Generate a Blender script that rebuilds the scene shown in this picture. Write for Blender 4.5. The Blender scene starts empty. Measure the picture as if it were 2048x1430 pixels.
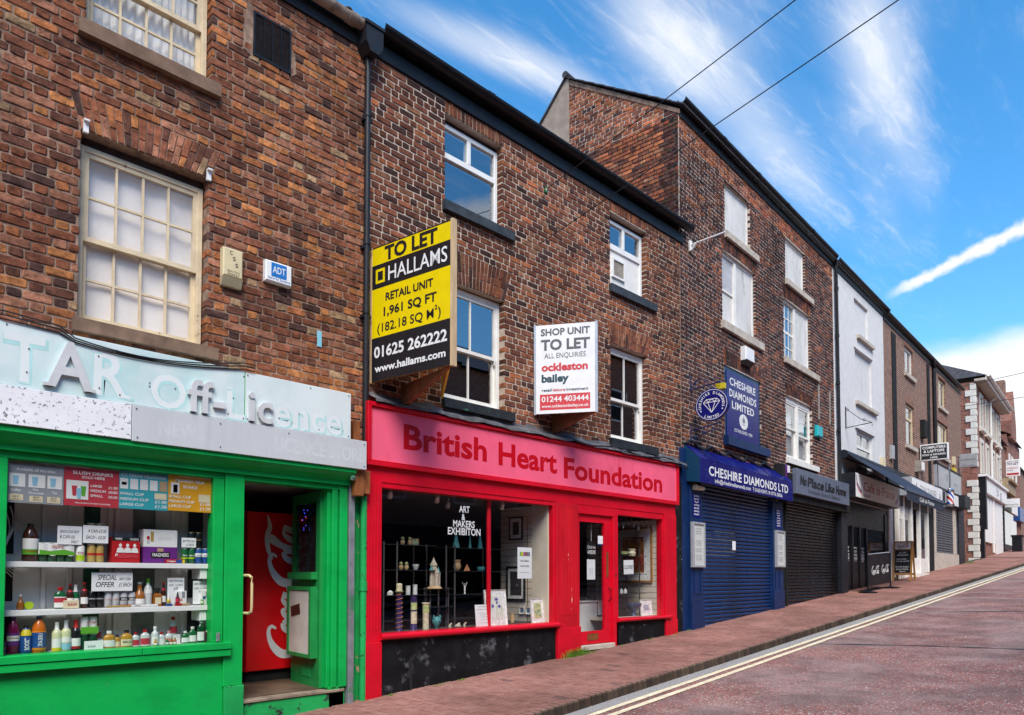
import bpy, bmesh, math, random
import numpy as np
from mathutils import Matrix, Vector
random.seed(7)
RNG = np.random.default_rng(7)
scene = bpy.context.scene
R = math.radians

# ------------------------------------------------------------------ camera
CAM = Vector((0.0, 0.0, 1.6))
AZ = R(44.645); PITCH = R(2.0); FPX = 1450.0
cam_d = bpy.data.cameras.new('camera'); cam = bpy.data.objects.new('camera', cam_d)
scene.collection.objects.link(cam); scene.camera = cam
cam.location = CAM
cam.rotation_euler = (R(90) + PITCH, 0, AZ - R(90))
cam_d.sensor_width = 36.0; cam_d.lens = 36.0 * FPX / 2048.0
cam_d.shift_y = 0.19012
cam_d.clip_start = 0.05; cam_d.clip_end = 5000
_h = np.array([math.cos(AZ), math.sin(AZ), 0.0]); _z = np.array([0, 0, 1.0])
_r = np.array([math.sin(AZ), -math.cos(AZ), 0.0])
_F = _h * math.cos(PITCH) + _z * math.sin(PITCH); _U = -_h * math.sin(PITCH) + _z * math.cos(PITCH)
def project(P):
    """photo coordinates of world points: used only to rank pieces by how large they show"""
    d = np.asarray(P, float) - np.array(CAM); zz = np.maximum(d @ _F, .01)
    return 1024 + FPX * (d @ _r) / zz, 1104.4 - FPX * (d @ _U) / zz, zz

# ------------------------------------------------------------------ light
SUN_TO = Vector((-0.42, -0.55, 0.86)).normalized()
sun_d = bpy.data.lights.new('sun', 'SUN'); sun = bpy.data.objects.new('sun', sun_d)
scene.collection.objects.link(sun)
sun_d.energy = 2.3; sun_d.angle = R(30); sun_d.color = (1.0, 0.92, 0.81)
sun.rotation_euler = SUN_TO.to_track_quat('Z', 'Y').to_euler()

world = bpy.data.worlds.new('World'); scene.world = world; world.use_nodes = True
def build_world():
    nt = world.node_tree; nt.nodes.clear()
    N = nt.nodes.new; L = nt.links.new
    def m(op, a, b=None, c=None, clamp=False):
        n = N('ShaderNodeMath'); n.operation = op; n.use_clamp = clamp
        for i, v in enumerate((a, b, c)):
            if v is None: continue
            if isinstance(v, (int, float)): n.inputs[i].default_value = v
            else: L(v, n.inputs[i])
        return n.outputs[0]
    def smooth(v, a, b):
        n = N('ShaderNodeMapRange'); n.interpolation_type = 'SMOOTHSTEP'
        L(v, n.inputs[0]); n.inputs[1].default_value = a; n.inputs[2].default_value = b
        return n.outputs[0]
    def vdot(v, c):
        n = N('ShaderNodeVectorMath'); n.operation = 'DOT_PRODUCT'; L(v, n.inputs[0]); n.inputs[1].default_value = c
        return n.outputs['Value']
    sky = N('ShaderNodeTexSky'); sky.sky_type = 'NISHITA'; sky.sun_disc = False
    sky.sun_elevation = math.asin(SUN_TO.z); sky.sun_rotation = math.atan2(SUN_TO.x, SUN_TO.y)
    sky.air_density = 1.0; sky.dust_density = 0.4; sky.ozone_density = 2.5; sky.altitude = 150
    tc = N('ShaderNodeTexCoord'); d = tc.outputs['Generated']
    sep = N('ShaderNodeSeparateXYZ'); L(d, sep.inputs[0])
    zc = m('MAXIMUM', sep.outputs[2], 0.06)
    u = m('DIVIDE', sep.outputs[0], zc); v = m('DIVIDE', sep.outputs[1], zc)
    def noise(su, sv, off, scale, detail, rough, dist):
        c = N('ShaderNodeCombineXYZ'); L(m('MULTIPLY', u, su), c.inputs[0]); L(m('MULTIPLY', v, sv), c.inputs[1]); c.inputs[2].default_value = off
        n = N('ShaderNodeTexNoise'); L(c.outputs[0], n.inputs['Vector'])
        n.inputs['Scale'].default_value = scale; n.inputs['Detail'].default_value = detail
        n.inputs['Roughness'].default_value = rough; n.inputs['Distortion'].default_value = dist
        return n.outputs[0]
    streak = noise(1.0, 4.2, 3.1, 2.4, 9, 0.62, 0.7)
    fine = noise(2.0, 9.0, 8.7, 3.0, 8, 0.65, 0.9)
    broad = noise(0.9, 1.7, 1.3, 1.6, 5, 0.55, 0.3)
    def blob(u0, v0, a, b, ang, amp):
        ca, sa = math.cos(ang), math.sin(ang)
        du = m('SUBTRACT', u, u0); dv = m('SUBTRACT', v, v0)
        p = m('ADD', m('MULTIPLY', du, ca / a), m('MULTIPLY', dv, sa / a))
        q = m('ADD', m('MULTIPLY', du, -sa / b), m('MULTIPLY', dv, ca / b))
        r2 = m('ADD', m('MULTIPLY', p, p), m('MULTIPLY', q, q))
        return m('MULTIPLY', m('POWER', 2.718, m('MULTIPLY', r2, -1.0)), amp)
    cover = blob(0.98, 0.955, 0.26, 0.055, -0.22, 0.62)
    for bb in [(1.14, 0.72, 0.20, 0.085, 0.1, 0.60), (1.62, 0.735, 0.50, 0.085, 0.07, 0.46), (1.42, 0.45, 0.28, 0.075, 0.2, 0.50),
               (1.78, 0.50, 0.42, 0.06, 0.12, 0.34), (1.10, 0.55, 0.25, 0.07, 0.3, 0.26), (1.9, 0.62, .5, .05, .1, .22)]:
        cover = m('ADD', cover, blob(*bb))
    dens = m('ADD', m('MULTIPLY', streak, 0.62), m('MULTIPLY', fine, 0.62))
    wisp = m('ADD', m('ADD', dens, m('MULTIPLY', broad, 0.35)), cover)
    cirrus = smooth(wisp, 0.80, 1.70)
    low = noise(0.55, 0.9, 5.5, 1.3, 7, 0.58, 0.2)
    elev = smooth(sep.outputs[2], 0.36, 0.22)
    bank = smooth(m('ADD', m('MULTIPLY', low, 0.55), m('MULTIPLY', elev, 0.80)), 0.72, 1.02)
    # the vapour trail: a thin band along one great circle
    a = Vector((0.9039, 0.2729, 0.3294)); b = Vector((0.9176, 0.1484, 0.3686)); n_ = a.cross(b).normalized()
    along = n_.cross(a).normalized()
    wob = N('ShaderNodeTexNoise'); L(d, wob.inputs['Vector']); wob.inputs['Scale'].default_value = 70; wob.inputs['Detail'].default_value = 5
    off = m('ABSOLUTE', m('ADD', vdot(d, n_), m('MULTIPLY', m('SUBTRACT', wob.outputs[0], 0.5), 0.013)))
    al = vdot(d, along)
    width = m('ADD', 0.0062, m('MULTIPLY', al, 0.014))
    trail = m('MULTIPLY', smooth(m('DIVIDE', off, width), 1.35, 0.15), smooth(al, -0.012, 0.03))
    trail = m('MULTIPLY', trail, smooth(vdot(d, a), 0.2, 0.7))
    veil = m('MULTIPLY', smooth(m('ADD', m('MULTIPLY', cover, 1.1), m('ADD', m('MULTIPLY', broad, 0.45), m('MULTIPLY', streak, 0.35))), 0.42, 1.15), 0.62)
    cirrus = m('MAXIMUM', m('MULTIPLY', cirrus, 0.95), veil)
    tot = m('MAXIMUM', m('MAXIMUM', m('MULTIPLY', cirrus, 0.92), bank), m('MULTIPLY', trail, 0.95))
    hs = N('ShaderNodeHueSaturation'); hs.inputs['Hue'].default_value = 0.493; hs.inputs['Saturation'].default_value = 1.32; hs.inputs['Value'].default_value = 1.75
    L(sky.outputs[0], hs.inputs['Color'])
    mix = N('ShaderNodeMix'); mix.data_type = 'RGBA'
    L(tot, mix.inputs[0]); L(hs.outputs[0], mix.inputs[6]); mix.inputs[7].default_value = (CLOUD, CLOUD * 1.01, CLOUD * 1.03, 1)
    bg = N('ShaderNodeBackground'); bg.inputs[1].default_value = SKY_STRENGTH; L(mix.outputs[2], bg.inputs[0])
    out = N('ShaderNodeOutputWorld'); L(bg.outputs[0], out.inputs[0])
CLOUD = 6.8; SKY_STRENGTH = 0.075
build_world()
vs = scene.view_settings
vs.view_transform = 'Standard'; vs.look = 'None'; vs.gamma = 1.0; vs.exposure = 1.1; vs.use_curve_mapping = False
scene.cycles.max_bounces = 8; scene.cycles.transparent_max_bounces = 16
scene.cycles.use_denoising = True
scene.cycles.caustics_reflective = False; scene.cycles.caustics_refractive = False

# ------------------------------------------------------------------ frames
BX = 11.45; BEND = R(3.36)
I4 = Matrix.Identity(4)
F0 = Matrix.Translation((0, 7, 0))
FB = Matrix.Translation((BX, 7, 0)) @ Matrix.Rotation(BEND, 4, 'Z')
FG = Matrix.Translation((BX, 7, 0)) @ Matrix.Rotation(BEND - R(90), 4, 'Z')
FQ = Matrix.Translation((43.3, 9.11, 0)) @ Matrix.Rotation(R(4.5), 4, 'Z')
def facadeY(X): return 7.0 + max(0.0, X - BX) * math.tan(BEND)
def kerbY(X): return 5.05 + 0.0407 * (X - 6.75)
def zfac(X): return -0.045 + 0.0605 * X
def zpave(X, Y): return zfac(X) - 0.0205 * (facadeY(X) - Y)
def zroad(X): return -0.205 + 0.0605 * X

# ------------------------------------------------------------------ materials
MATS = {}
def nodes(name):
    mt = bpy.data.materials.new(name); mt.use_nodes = True; nt = mt.node_tree; nt.nodes.clear()
    out = nt.nodes.new('ShaderNodeOutputMaterial'); MATS[name] = mt
    return mt, nt, out
def PM(name, col, rough=0.6, metal=0.0, var=0.12, scale=5.0, bump=0.08, bscale=45.0, col2=None, mixs=(0.45, 0.65), mscale=3.0,
       chips=None, spec=0.28, coat=0.0, stretch=None, emit=None, alpha=None):
    """painted or plain surface: base colour with uneven tone, optional second colour in patches, optional chipped paint"""
    mt, nt, out = nodes(name); N = nt.nodes.new; L = nt.links.new
    p = N('ShaderNodeBsdfPrincipled'); L(p.outputs[0], out.inputs[0])
    p.inputs['Roughness'].default_value = rough; p.inputs['Metallic'].default_value = metal
    p.inputs['Specular IOR Level'].default_value = spec; p.inputs['Coat Weight'].default_value = coat
    tc = N('ShaderNodeTexCoord'); vec = tc.outputs['Object']
    if stretch:
        mp = N('ShaderNodeMapping'); mp.inputs['Scale'].default_value = stretch; L(vec, mp.inputs[0]); vec = mp.outputs[0]
    def noise(s, det=5, rg=0.6):
        n = N('ShaderNodeTexNoise'); L(vec, n.inputs['Vector']); n.inputs['Scale'].default_value = s
        n.inputs['Detail'].default_value = det; n.inputs['Roughness'].default_value = rg; return n.outputs[0]
    def ramp(v, a, b):
        n = N('ShaderNodeMapRange'); n.interpolation_type = 'SMOOTHSTEP'; L(v, n.inputs[0])
        n.inputs[1].default_value = a; n.inputs[2].default_value = b; return n.outputs[0]
    def mixc(f, a, b):
        n = N('ShaderNodeMix'); n.data_type = 'RGBA'; L(f, n.inputs[0])
        for i, c in ((6, a), (7, b)):
            if isinstance(c, tuple): n.inputs[i].default_value = (*c[:3], 1)
            else: L(c, n.inputs[i])
        return n.outputs[2]
    lo = tuple(c * (1 - var) for c in col); hi = tuple(min(1, c * (1 + var)) for c in col)
    c = mixc(ramp(noise(scale), 0.3, 0.7), lo, hi)
    if col2: c = mixc(ramp(noise(mscale, 6, 0.65), *mixs), c, tuple(col2))
    hgt = noise(bscale, 4)
    if chips:
        ccol, th, cs = chips
        cm = ramp(noise(cs, 8, 0.7), th, th + 0.025); c = mixc(cm, c, tuple(ccol))
        mm = N('ShaderNodeMath'); mm.operation = 'SUBTRACT'; L(hgt, mm.inputs[0]); L(cm, mm.inputs[1]); hgt = mm.outputs[0]
    L(c, p.inputs['Base Color'])
    if bump:
        b = N('ShaderNodeBump'); b.inputs['Strength'].default_value = min(1, bump * 3); b.inputs['Distance'].default_value = 0.004
        L(hgt, b.inputs['Height']); L(b.outputs[0], p.inputs['Normal'])
    rr = N('ShaderNodeMapRange'); L(noise(scale * 2.3), rr.inputs[0]); rr.inputs[1].default_value = 0.3; rr.inputs[2].default_value = 0.7
    rr.inputs[3].default_value = max(0.02, rough - 0.08); rr.inputs[4].default_value = min(1, rough + 0.08); L(rr.outputs[0], p.inputs['Roughness'])
    if emit: p.inputs['Emission Color'].default_value = (*emit[:3], 1); p.inputs['Emission Strength'].default_value = emit[3]
    return mt
def brick_mat(name, dark=0.45, tone=(.72, 1.3), blot=(0.45, 0.62)):
    mt, nt, out = nodes(name); N = nt.nodes.new; L = nt.links.new
    p = N('ShaderNodeBsdfPrincipled'); L(p.outputs[0], out.inputs[0]); p.inputs['Roughness'].default_value = 0.88
    p.inputs['Specular IOR Level'].default_value = 0.1
    at = N('ShaderNodeAttribute'); at.attribute_name = 'bcol'
    geo = N('ShaderNodeNewGeometry')
    def noise(s, det=6, rg=0.65):
        n = N('ShaderNodeTexNoise'); L(geo.outputs['Position'], n.inputs['Vector']); n.inputs['Scale'].default_value = s
        n.inputs['Detail'].default_value = det; n.inputs['Roughness'].default_value = rg; return n.outputs[0]
    def ramp(v, a, b, lo=0.0, hi=1.0):
        n = N('ShaderNodeMapRange'); n.interpolation_type = 'SMOOTHSTEP'; L(v, n.inputs[0])
        n.inputs[1].default_value = a; n.inputs[2].default_value = b; n.inputs[3].default_value = lo; n.inputs[4].default_value = hi; return n.outputs[0]
    def mul(c, f):
        n = N('ShaderNodeVectorMath'); n.operation = 'SCALE'; L(c, n.inputs[0]); L(f, n.inputs[3]); return n.outputs[0]
    c = mul(mul(at.outputs['Vector'], ramp(noise(9), 0.3, 0.72, *tone)), ramp(noise(.85, 4, .6), 0.34, 0.68, .74, 1.16))
    mx = N('ShaderNodeMix'); mx.data_type = 'RGBA'; L(ramp(noise(26, 8, 0.72), blot[0], blot[1], 0.0, dark), mx.inputs[0]); L(c, mx.inputs[6]); mx.inputs[7].default_value = (0.035, 0.022, 0.019, 1)
    m2 = N('ShaderNodeMix'); m2.data_type = 'RGBA'; L(ramp(noise(44, 5, 0.6), 0.66, 0.78, 0.0, 0.4), m2.inputs[0]); L(mx.outputs[2], m2.inputs[6]); m2.inputs[7].default_value = (0.36, 0.24, 0.17, 1)
    L(m2.outputs[2], p.inputs['Base Color'])
    b = N('ShaderNodeBump'); b.inputs['Strength'].default_value = 0.9; b.inputs['Distance'].default_value = 0.009; L(noise(42, 7, 0.72), b.inputs['Height']); L(b.outputs[0], p.inputs['Normal'])
    return mt
def glass_mat(name, ior=1.9, tint=(0.93, 0.96, 0.95), dirt=0.0):
    mt, nt, out = nodes(name); N = nt.nodes.new; L = nt.links.new
    lw = N('ShaderNodeLayerWeight'); lw.inputs[0].default_value = .5; pw = N('ShaderNodeMath'); pw.operation = 'POWER'; L(lw.outputs['Facing'], pw.inputs[0]); pw.inputs[1].default_value = 4.0
    r0 = ((ior - 1) / (ior + 1)) ** 2 * 1.6; fr = N('ShaderNodeMath'); fr.operation = 'MULTIPLY_ADD'; L(pw.outputs[0], fr.inputs[0]); fr.inputs[1].default_value = 1 - r0; fr.inputs[2].default_value = r0
    tr = N('ShaderNodeBsdfTransparent'); tr.inputs[0].default_value = (*tint, 1)
    gl = N('ShaderNodeBsdfGlossy'); gl.inputs['Roughness'].default_value = 0.01; gl.inputs[0].default_value = (0.95, 0.97, 1, 1)
    mx = N('ShaderNodeMixShader'); L(fr.outputs[0], mx.inputs[0]); L(tr.outputs[0], mx.inputs[1]); L(gl.outputs[0], mx.inputs[2])
    if dirt:
        df = N('ShaderNodeBsdfDiffuse'); df.inputs[0].default_value = (0.78, 0.75, 0.72, 1)
        tc = N('ShaderNodeTexCoord'); ns = N('ShaderNodeTexNoise'); L(tc.outputs['Object'], ns.inputs['Vector']); ns.inputs['Scale'].default_value = 2.2; ns.inputs['Detail'].default_value = 6
        mr = N('ShaderNodeMapRange'); L(ns.outputs[0], mr.inputs[0]); mr.inputs[1].default_value = 0.35; mr.inputs[2].default_value = 0.8; mr.inputs[3].default_value = dirt * .3; mr.inputs[4].default_value = dirt
        m2 = N('ShaderNodeMixShader'); L(mr.outputs[0], m2.inputs[0]); L(mx.outputs[0], m2.inputs[1]); L(df.outputs[0], m2.inputs[2]); L(m2.outputs[0], out.inputs[0])
    else: L(mx.outputs[0], out.inputs[0])
    return mt
def flatcol(name, col, rough=0.5, spec=0.4, metal=0.0):
    return PM(name, col, rough, metal, var=0.05, bump=0.0, spec=spec)
def M(name): return MATS[name]

# ------------------------------------------------------------------ mesh builder
class MB:
    def __init__(s): s.v = []; s.f = []; s.m = []; s.cur = 0
    def mat(s, i): s.cur = i; return s
    def face(s, pts):
        b = len(s.v); s.v += [tuple(p) for p in pts]; s.f.append(tuple(range(b, b + len(pts)))); s.m.append(s.cur); return s
    def add(s, vs, fs, mt=None):
        b = len(s.v); s.v += [tuple(p) for p in vs]
        for f in fs: s.f.append(tuple(i + b for i in f)); s.m.append(s.cur if mt is None else mt)
        return s
    def box(s, x0, x1, y0, y1, z0, z1, c=0.0):
        if x0 > x1: x0, x1 = x1, x0
        if y0 > y1: y0, y1 = y1, y0
        if z0 > z1: z0, z1 = z1, z0
        c = min(c, (x1 - x0) / 2.2, (y1 - y0) / 2.2, (z1 - z0) / 2.2)
        if c <= 0:
            v = [(x, y, z) for z in (z0, z1) for y in (y0, y1) for x in (x0, x1)]
            return s.add(v, [(0, 2, 3, 1), (4, 5, 7, 6), (0, 1, 5, 4), (2, 6, 7, 3), (0, 4, 6, 2), (1, 3, 7, 5)])
        # chamfered on the four front (low y) edges and the long edges
        def ring(y, i): return [(x0 + i, y, z0 + i), (x1 - i, y, z0 + i), (x1 - i, y, z1 - i), (x0 + i, y, z1 - i)]
        v = ring(y0, c) + ring(y0 + c, 0) + ring(y1 - c, 0) + ring(y1, c)
        f = [(0, 1, 2, 3), (15, 14, 13, 12)]
        for k in range(3):
            for i in range(4):
                j = (i + 1) % 4; f.append((k * 4 + i, k * 4 + 4 + i, k * 4 + 4 + j, k * 4 + j))
        return s.add(v, f)
    def prism(s, poly, y0, y1):
        """poly in (x,z), counter-clockwise seen from the street (low y)"""
        n = len(poly); b = [(x, y0, z) for x, z in poly] + [(x, y1, z) for x, z in poly]
        f = [tuple(range(n)), tuple(range(2 * n - 1, n - 1, -1))] + [(i, i + n, (i + 1) % n + n, (i + 1) % n) for i in range(n)]
        return s.add(b, f)
    def prism_x(s, poly, x0, x1):
        """poly in (y,z) extruded along x"""
        n = len(poly); b = [(x0, y, z) for y, z in poly] + [(x1, y, z) for y, z in poly]
        f = [tuple(range(n - 1, -1, -1)), tuple(range(n, 2 * n))] + [(i, (i + 1) % n, (i + 1) % n + n, i + n) for i in range(n)]
        return s.add(b, f)
    def prism_z(s, poly, z0, z1):
        n = len(poly); b = [(x, y, z0) for x, y in poly] + [(x, y, z1) for x, y in poly]
        f = [tuple(range(n - 1, -1, -1)), tuple(range(n, 2 * n))] + [(i, (i + 1) % n, (i + 1) % n + n, i + n) for i in range(n)]
        return s.add(b, f)
    def lathe(s, prof, cx, cy, cz, n=16, sx=1.0, sy=1.0, a0=0.0, a1=None):
        k = len(prof); full = a1 is None; a1 = a0 + 2 * math.pi if full else a1; cnt = n if full else n + 1
        v = [(cx + r * sx * math.cos(a0 + (a1 - a0) * i / n), cy + r * sy * math.sin(a0 + (a1 - a0) * i / n), cz + z) for i in range(cnt) for r, z in prof]
        f = []
        for i in range(n):
            j = (i + 1) % cnt
            for q in range(k - 1): f.append((i * k + q, j * k + q, j * k + q + 1, i * k + q + 1))
        s.add(v, f)
        if full:
            b = len(s.v) - len(v)
            if prof[0][0] > 1e-5: s.f.append(tuple(b + i * k for i in range(n - 1, -1, -1))); s.m.append(s.cur)
            if prof[-1][0] > 1e-5: s.f.append(tuple(b + i * k + k - 1 for i in range(n))); s.m.append(s.cur)
        return s
    def tube(s, pts, r, n=8, cap=True):
        pts = [Vector(p) for p in pts]; rings = []
        for i, p in enumerate(pts):
            t = (pts[min(i + 1, len(pts) - 1)] - pts[max(i - 1, 0)]).normalized()
            a = t.cross(Vector((0, 0, 1)));
            if a.length < 0.05: a = t.cross(Vector((0, 1, 0)))
            a.normalize(); b = t.cross(a).normalized(); rr = r[i] if isinstance(r, (list, tuple)) else r
            rings.append([p + a * rr * math.cos(2 * math.pi * k / n) + b * rr * math.sin(2 * math.pi * k / n) for k in range(n)])
        v = [q for g in rings for q in g]; f = []
        for i in range(len(pts) - 1):
            for k in range(n):
                j = (k + 1) % n; f.append((i * n + k, (i + 1) * n + k, (i + 1) * n + j, i * n + j))
        if cap: f.append(tuple(range(n))); f.append(tuple(range(len(v) - 1, len(v) - n - 1, -1)))
        return s.add(v, f)
    def rod(s, a, b, w, d=None):
        """square bar from a to b"""
        a = Vector(a); b = Vector(b); t = (b - a).normalized(); d = d or w
        u = t.cross(Vector((0, 1, 0)));
        if u.length < 0.05: u = t.cross(Vector((0, 0, 1)))
        u.normalize(); w_ = t.cross(u).normalized()
        v = [p + u * sx * w / 2 + w_ * sy * d / 2 for p in (a, b) for sx, sy in ((-1, -1), (1, -1), (1, 1), (-1, 1))]
        return s.add(v, [(0, 1, 2, 3), (7, 6, 5, 4), (0, 4, 5, 1), (1, 5, 6, 2), (2, 6, 7, 3), (3, 7, 4, 0)])
    def move(s, M4, i0=0):
        s.v[i0:] = [tuple(M4 @ Vector(p)) for p in s.v[i0:]]; return s
    def build(s, name, mats, parent=None, F=I4, smooth=False):
        me = bpy.data.meshes.new(name); me.from_pydata(s.v, [], s.f); me.update()
        ms = mats if isinstance(mats, (list, tuple)) else [mats]
        for q in ms: me.materials.append(M(q) if isinstance(q, str) else q)
        if len(ms) > 1: me.polygons.foreach_set('material_index', s.m)
        if len(s.f) > 1:
            bm = bmesh.new(); bm.from_mesh(me); bmesh.ops.recalc_face_normals(bm, faces=bm.faces); bm.to_mesh(me); bm.free()
        if smooth:
            me.polygons.foreach_set('use_smooth', [True] * len(me.polygons))
            try: me.set_sharp_from_angle(angle=R(40))
            except Exception: pass
        return link(name, me, parent, F)
WORLD = {}
def link(name, data, parent=None, F=I4):
    o = bpy.data.objects.new(name, data); scene.collection.objects.link(o)
    o.matrix_basis = F; WORLD[o.name] = F.copy()
    if parent is not None: o.parent = parent; o.matrix_parent_inverse = WORLD[parent.name].inverted()
    return o
def tag(o, label=None, cat=None, group=None, kind=None):
    if label: o['label'] = label
    if cat: o['category'] = cat
    if group: o['group'] = group
    if kind: o['kind'] = kind
    return o
def thing(name, label, cat, base, F=F0, group=None):
    o = link(name, None, None, F @ Matrix.Translation(base)); o.empty_display_size = 0.2
    return tag(o, label, cat, group)

# ------------------------------------------------------------------ lettering
_tc = {}
def glyphs(txt, bold=0.0, shear=0.0):
    key = (txt, bold, shear)
    if key in _tc: return _tc[key]
    cu = bpy.data.curves.new('t', 'FONT'); cu.body = txt; cu.size = 1.0; cu.offset = bold; cu.shear = shear; cu.fill_mode = 'FRONT'; cu.resolution_u = 3
    ob = bpy.data.objects.new('t', cu); me = bpy.data.meshes.new_from_object(ob)
    v = np.array([q.co[:] for q in me.vertices]) if len(me.vertices) else np.zeros((0, 3)); f = [tuple(p.vertices) for p in me.polygons]
    bpy.data.objects.remove(ob); bpy.data.meshes.remove(me); bpy.data.curves.remove(cu)
    _tc[key] = (v, f); return _tc[key]
def cap_h(bold=0.0): 
    v, _ = glyphs('H', bold); return v[:, 1].min(), v[:, 1].max()
def text(mb, txt, x0, x1, z0, h, y=0.0, bold=0.012, depth=0.0, shear=0.0, flip=False):
    """one line of lettering fitted to x0..x1, baseline z0, capital height h, on the plane y facing the street"""
    v, f = glyphs(txt, bold, shear)
    if not len(v): return mb
    lo, hi = cap_h(bold); k = h / (hi - lo)
    xa, xb = v[:, 0].min(), v[:, 0].max(); sx = (x1 - x0) / max(1e-6, xb - xa)
    P = [(x0 + (q[0] - xa) * sx, y - depth, z0 + (q[1] - lo) * k) for q in v]
    mb.add(P, f)
    if depth > 0:                                                   # raised letters: side walls
        cnt = {}
        for fc in f:
            for i in range(len(fc)):
                e = (fc[i], fc[(i + 1) % len(fc)]); cnt[e] = cnt.get(e, 0) + 1
        side = [e for e in cnt if (e[1], e[0]) not in cnt]
        vs = []; fs = []
        for a, b in side:
            i = len(vs); pa, pb = P[a], P[b]
            vs += [pa, (pa[0], y, pa[2]), (pb[0], y, pb[2]), pb]; fs.append((i, i + 1, i + 2, i + 3))
        mb.add(vs, fs)
    return mb
# stems that carry serifs: letter -> [(position across 0..1, 0 foot / 1 head)]
SERIF = {'T': [(.5, 0)], 'A': [(.04, 0), (.96, 0)], 'R': [(.12, 0), (.95, 0), (.1, 1)], 'L': [(.12, 0), (.12, 1)], 'H': [(.1, 0), (.9, 0), (.1, 1), (.9, 1)],
         'I': [(.5, 0), (.5, 1)], 'D': [(.1, 0), (.1, 1)], 'M': [(.08, 0), (.92, 0), (.08, 1), (.92, 1)], 'N': [(.1, 0), (.1, 1), (.9, 1)], 'E': [(.1, 0), (.1, 1)],
         'B': [(.1, 0), (.1, 1)], 'f': [(.4, 0)], 'i': [(.5, 0)], 'n': [(.15, 0), (.88, 0)]}
def serif_text(mb, txt, x0, x1, z0, h, y=0.0, bold=0.01, depth=0.0, only=None, sw=0.09, sh=0.07):
    """roman lettering: each letter set on its own with slab serifs at its stems; `only` picks letters by index"""
    lo, hi = cap_h(bold); k = h / (hi - lo)
    wHH = np.ptp(glyphs('HH', bold)[0][:, 0])
    adv = [0.28 if c == ' ' else np.ptp(glyphs('H' + c + 'H', bold)[0][:, 0]) - wHH for c in txt]
    adv = [a * (1.06 if c != ' ' else 1) for a, c in zip(adv, txt)]
    sx = (x1 - x0) / sum(adv); pos = 0.0
    for i, c in enumerate(txt):
        if c != ' ' and (only is None or i in only):
            v, f = glyphs(c, bold); xa, xb = v[:, 0].min(), v[:, 0].max()
            gx = x0 + (pos + (adv[i] - (xb - xa)) / 2) * sx; gw = (xb - xa) * sx
            b0 = z0 + (v[:, 1].min() - lo) * k; b1 = z0 + (v[:, 1].max() - lo) * k
            text(mb, c, gx, gx + gw, z0, h, y, bold, depth)
            for px, top in SERIF.get(c, []):
                cx = gx + px * gw; zz = (z0 + h - sh * h) if top else z0
                mb.box(cx - sw * h, cx + sw * h, y - max(depth, 0.0004) - 0.0004, y - 0.0004 if depth else y, zz, zz + sh * h)
        pos += adv[i]
    return mb
def stroke(mb, pts, w, y=0.0, n=6):
    """a pen stroke through pts [(x,z[,width])], swept as a flat ribbon (script logos, handwriting)"""
    P = []
    for i in range(len(pts) - 1):
        p0 = pts[max(i - 1, 0)]; p1 = pts[i]; p2 = pts[i + 1]; p3 = pts[min(i + 2, len(pts) - 1)]
        for k in range(n):
            t = k / n; q = []
            for a in range(3 if len(pts[0]) > 2 else 2):
                q.append(0.5 * ((2 * p1[a]) + (-p0[a] + p2[a]) * t + (2 * p0[a] - 5 * p1[a] + 4 * p2[a] - p3[a]) * t * t + (-p0[a] + 3 * p1[a] - 3 * p2[a] + p3[a]) * t ** 3))
            P.append(q)
    P.append(list(pts[-1]))
    vs = []; fs = []
    for i, q in enumerate(P):
        a = P[max(i - 1, 0)]; b = P[min(i + 1, len(P) - 1)]; dx, dz = b[0] - a[0], b[1] - a[1]; l = math.hypot(dx, dz) or 1
        ww = (q[2] if len(q) > 2 else 1.0) * w / 2
        yy = y - i * 2e-5; vs += [(q[0] - dz / l * ww, yy, q[1] + dx / l * ww), (q[0] + dz / l * ww, yy, q[1] - dx / l * ww)]
        if i: fs.append((2 * i - 2, 2 * i - 1, 2 * i + 1, 2 * i))
    return mb.add(vs, fs)
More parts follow.
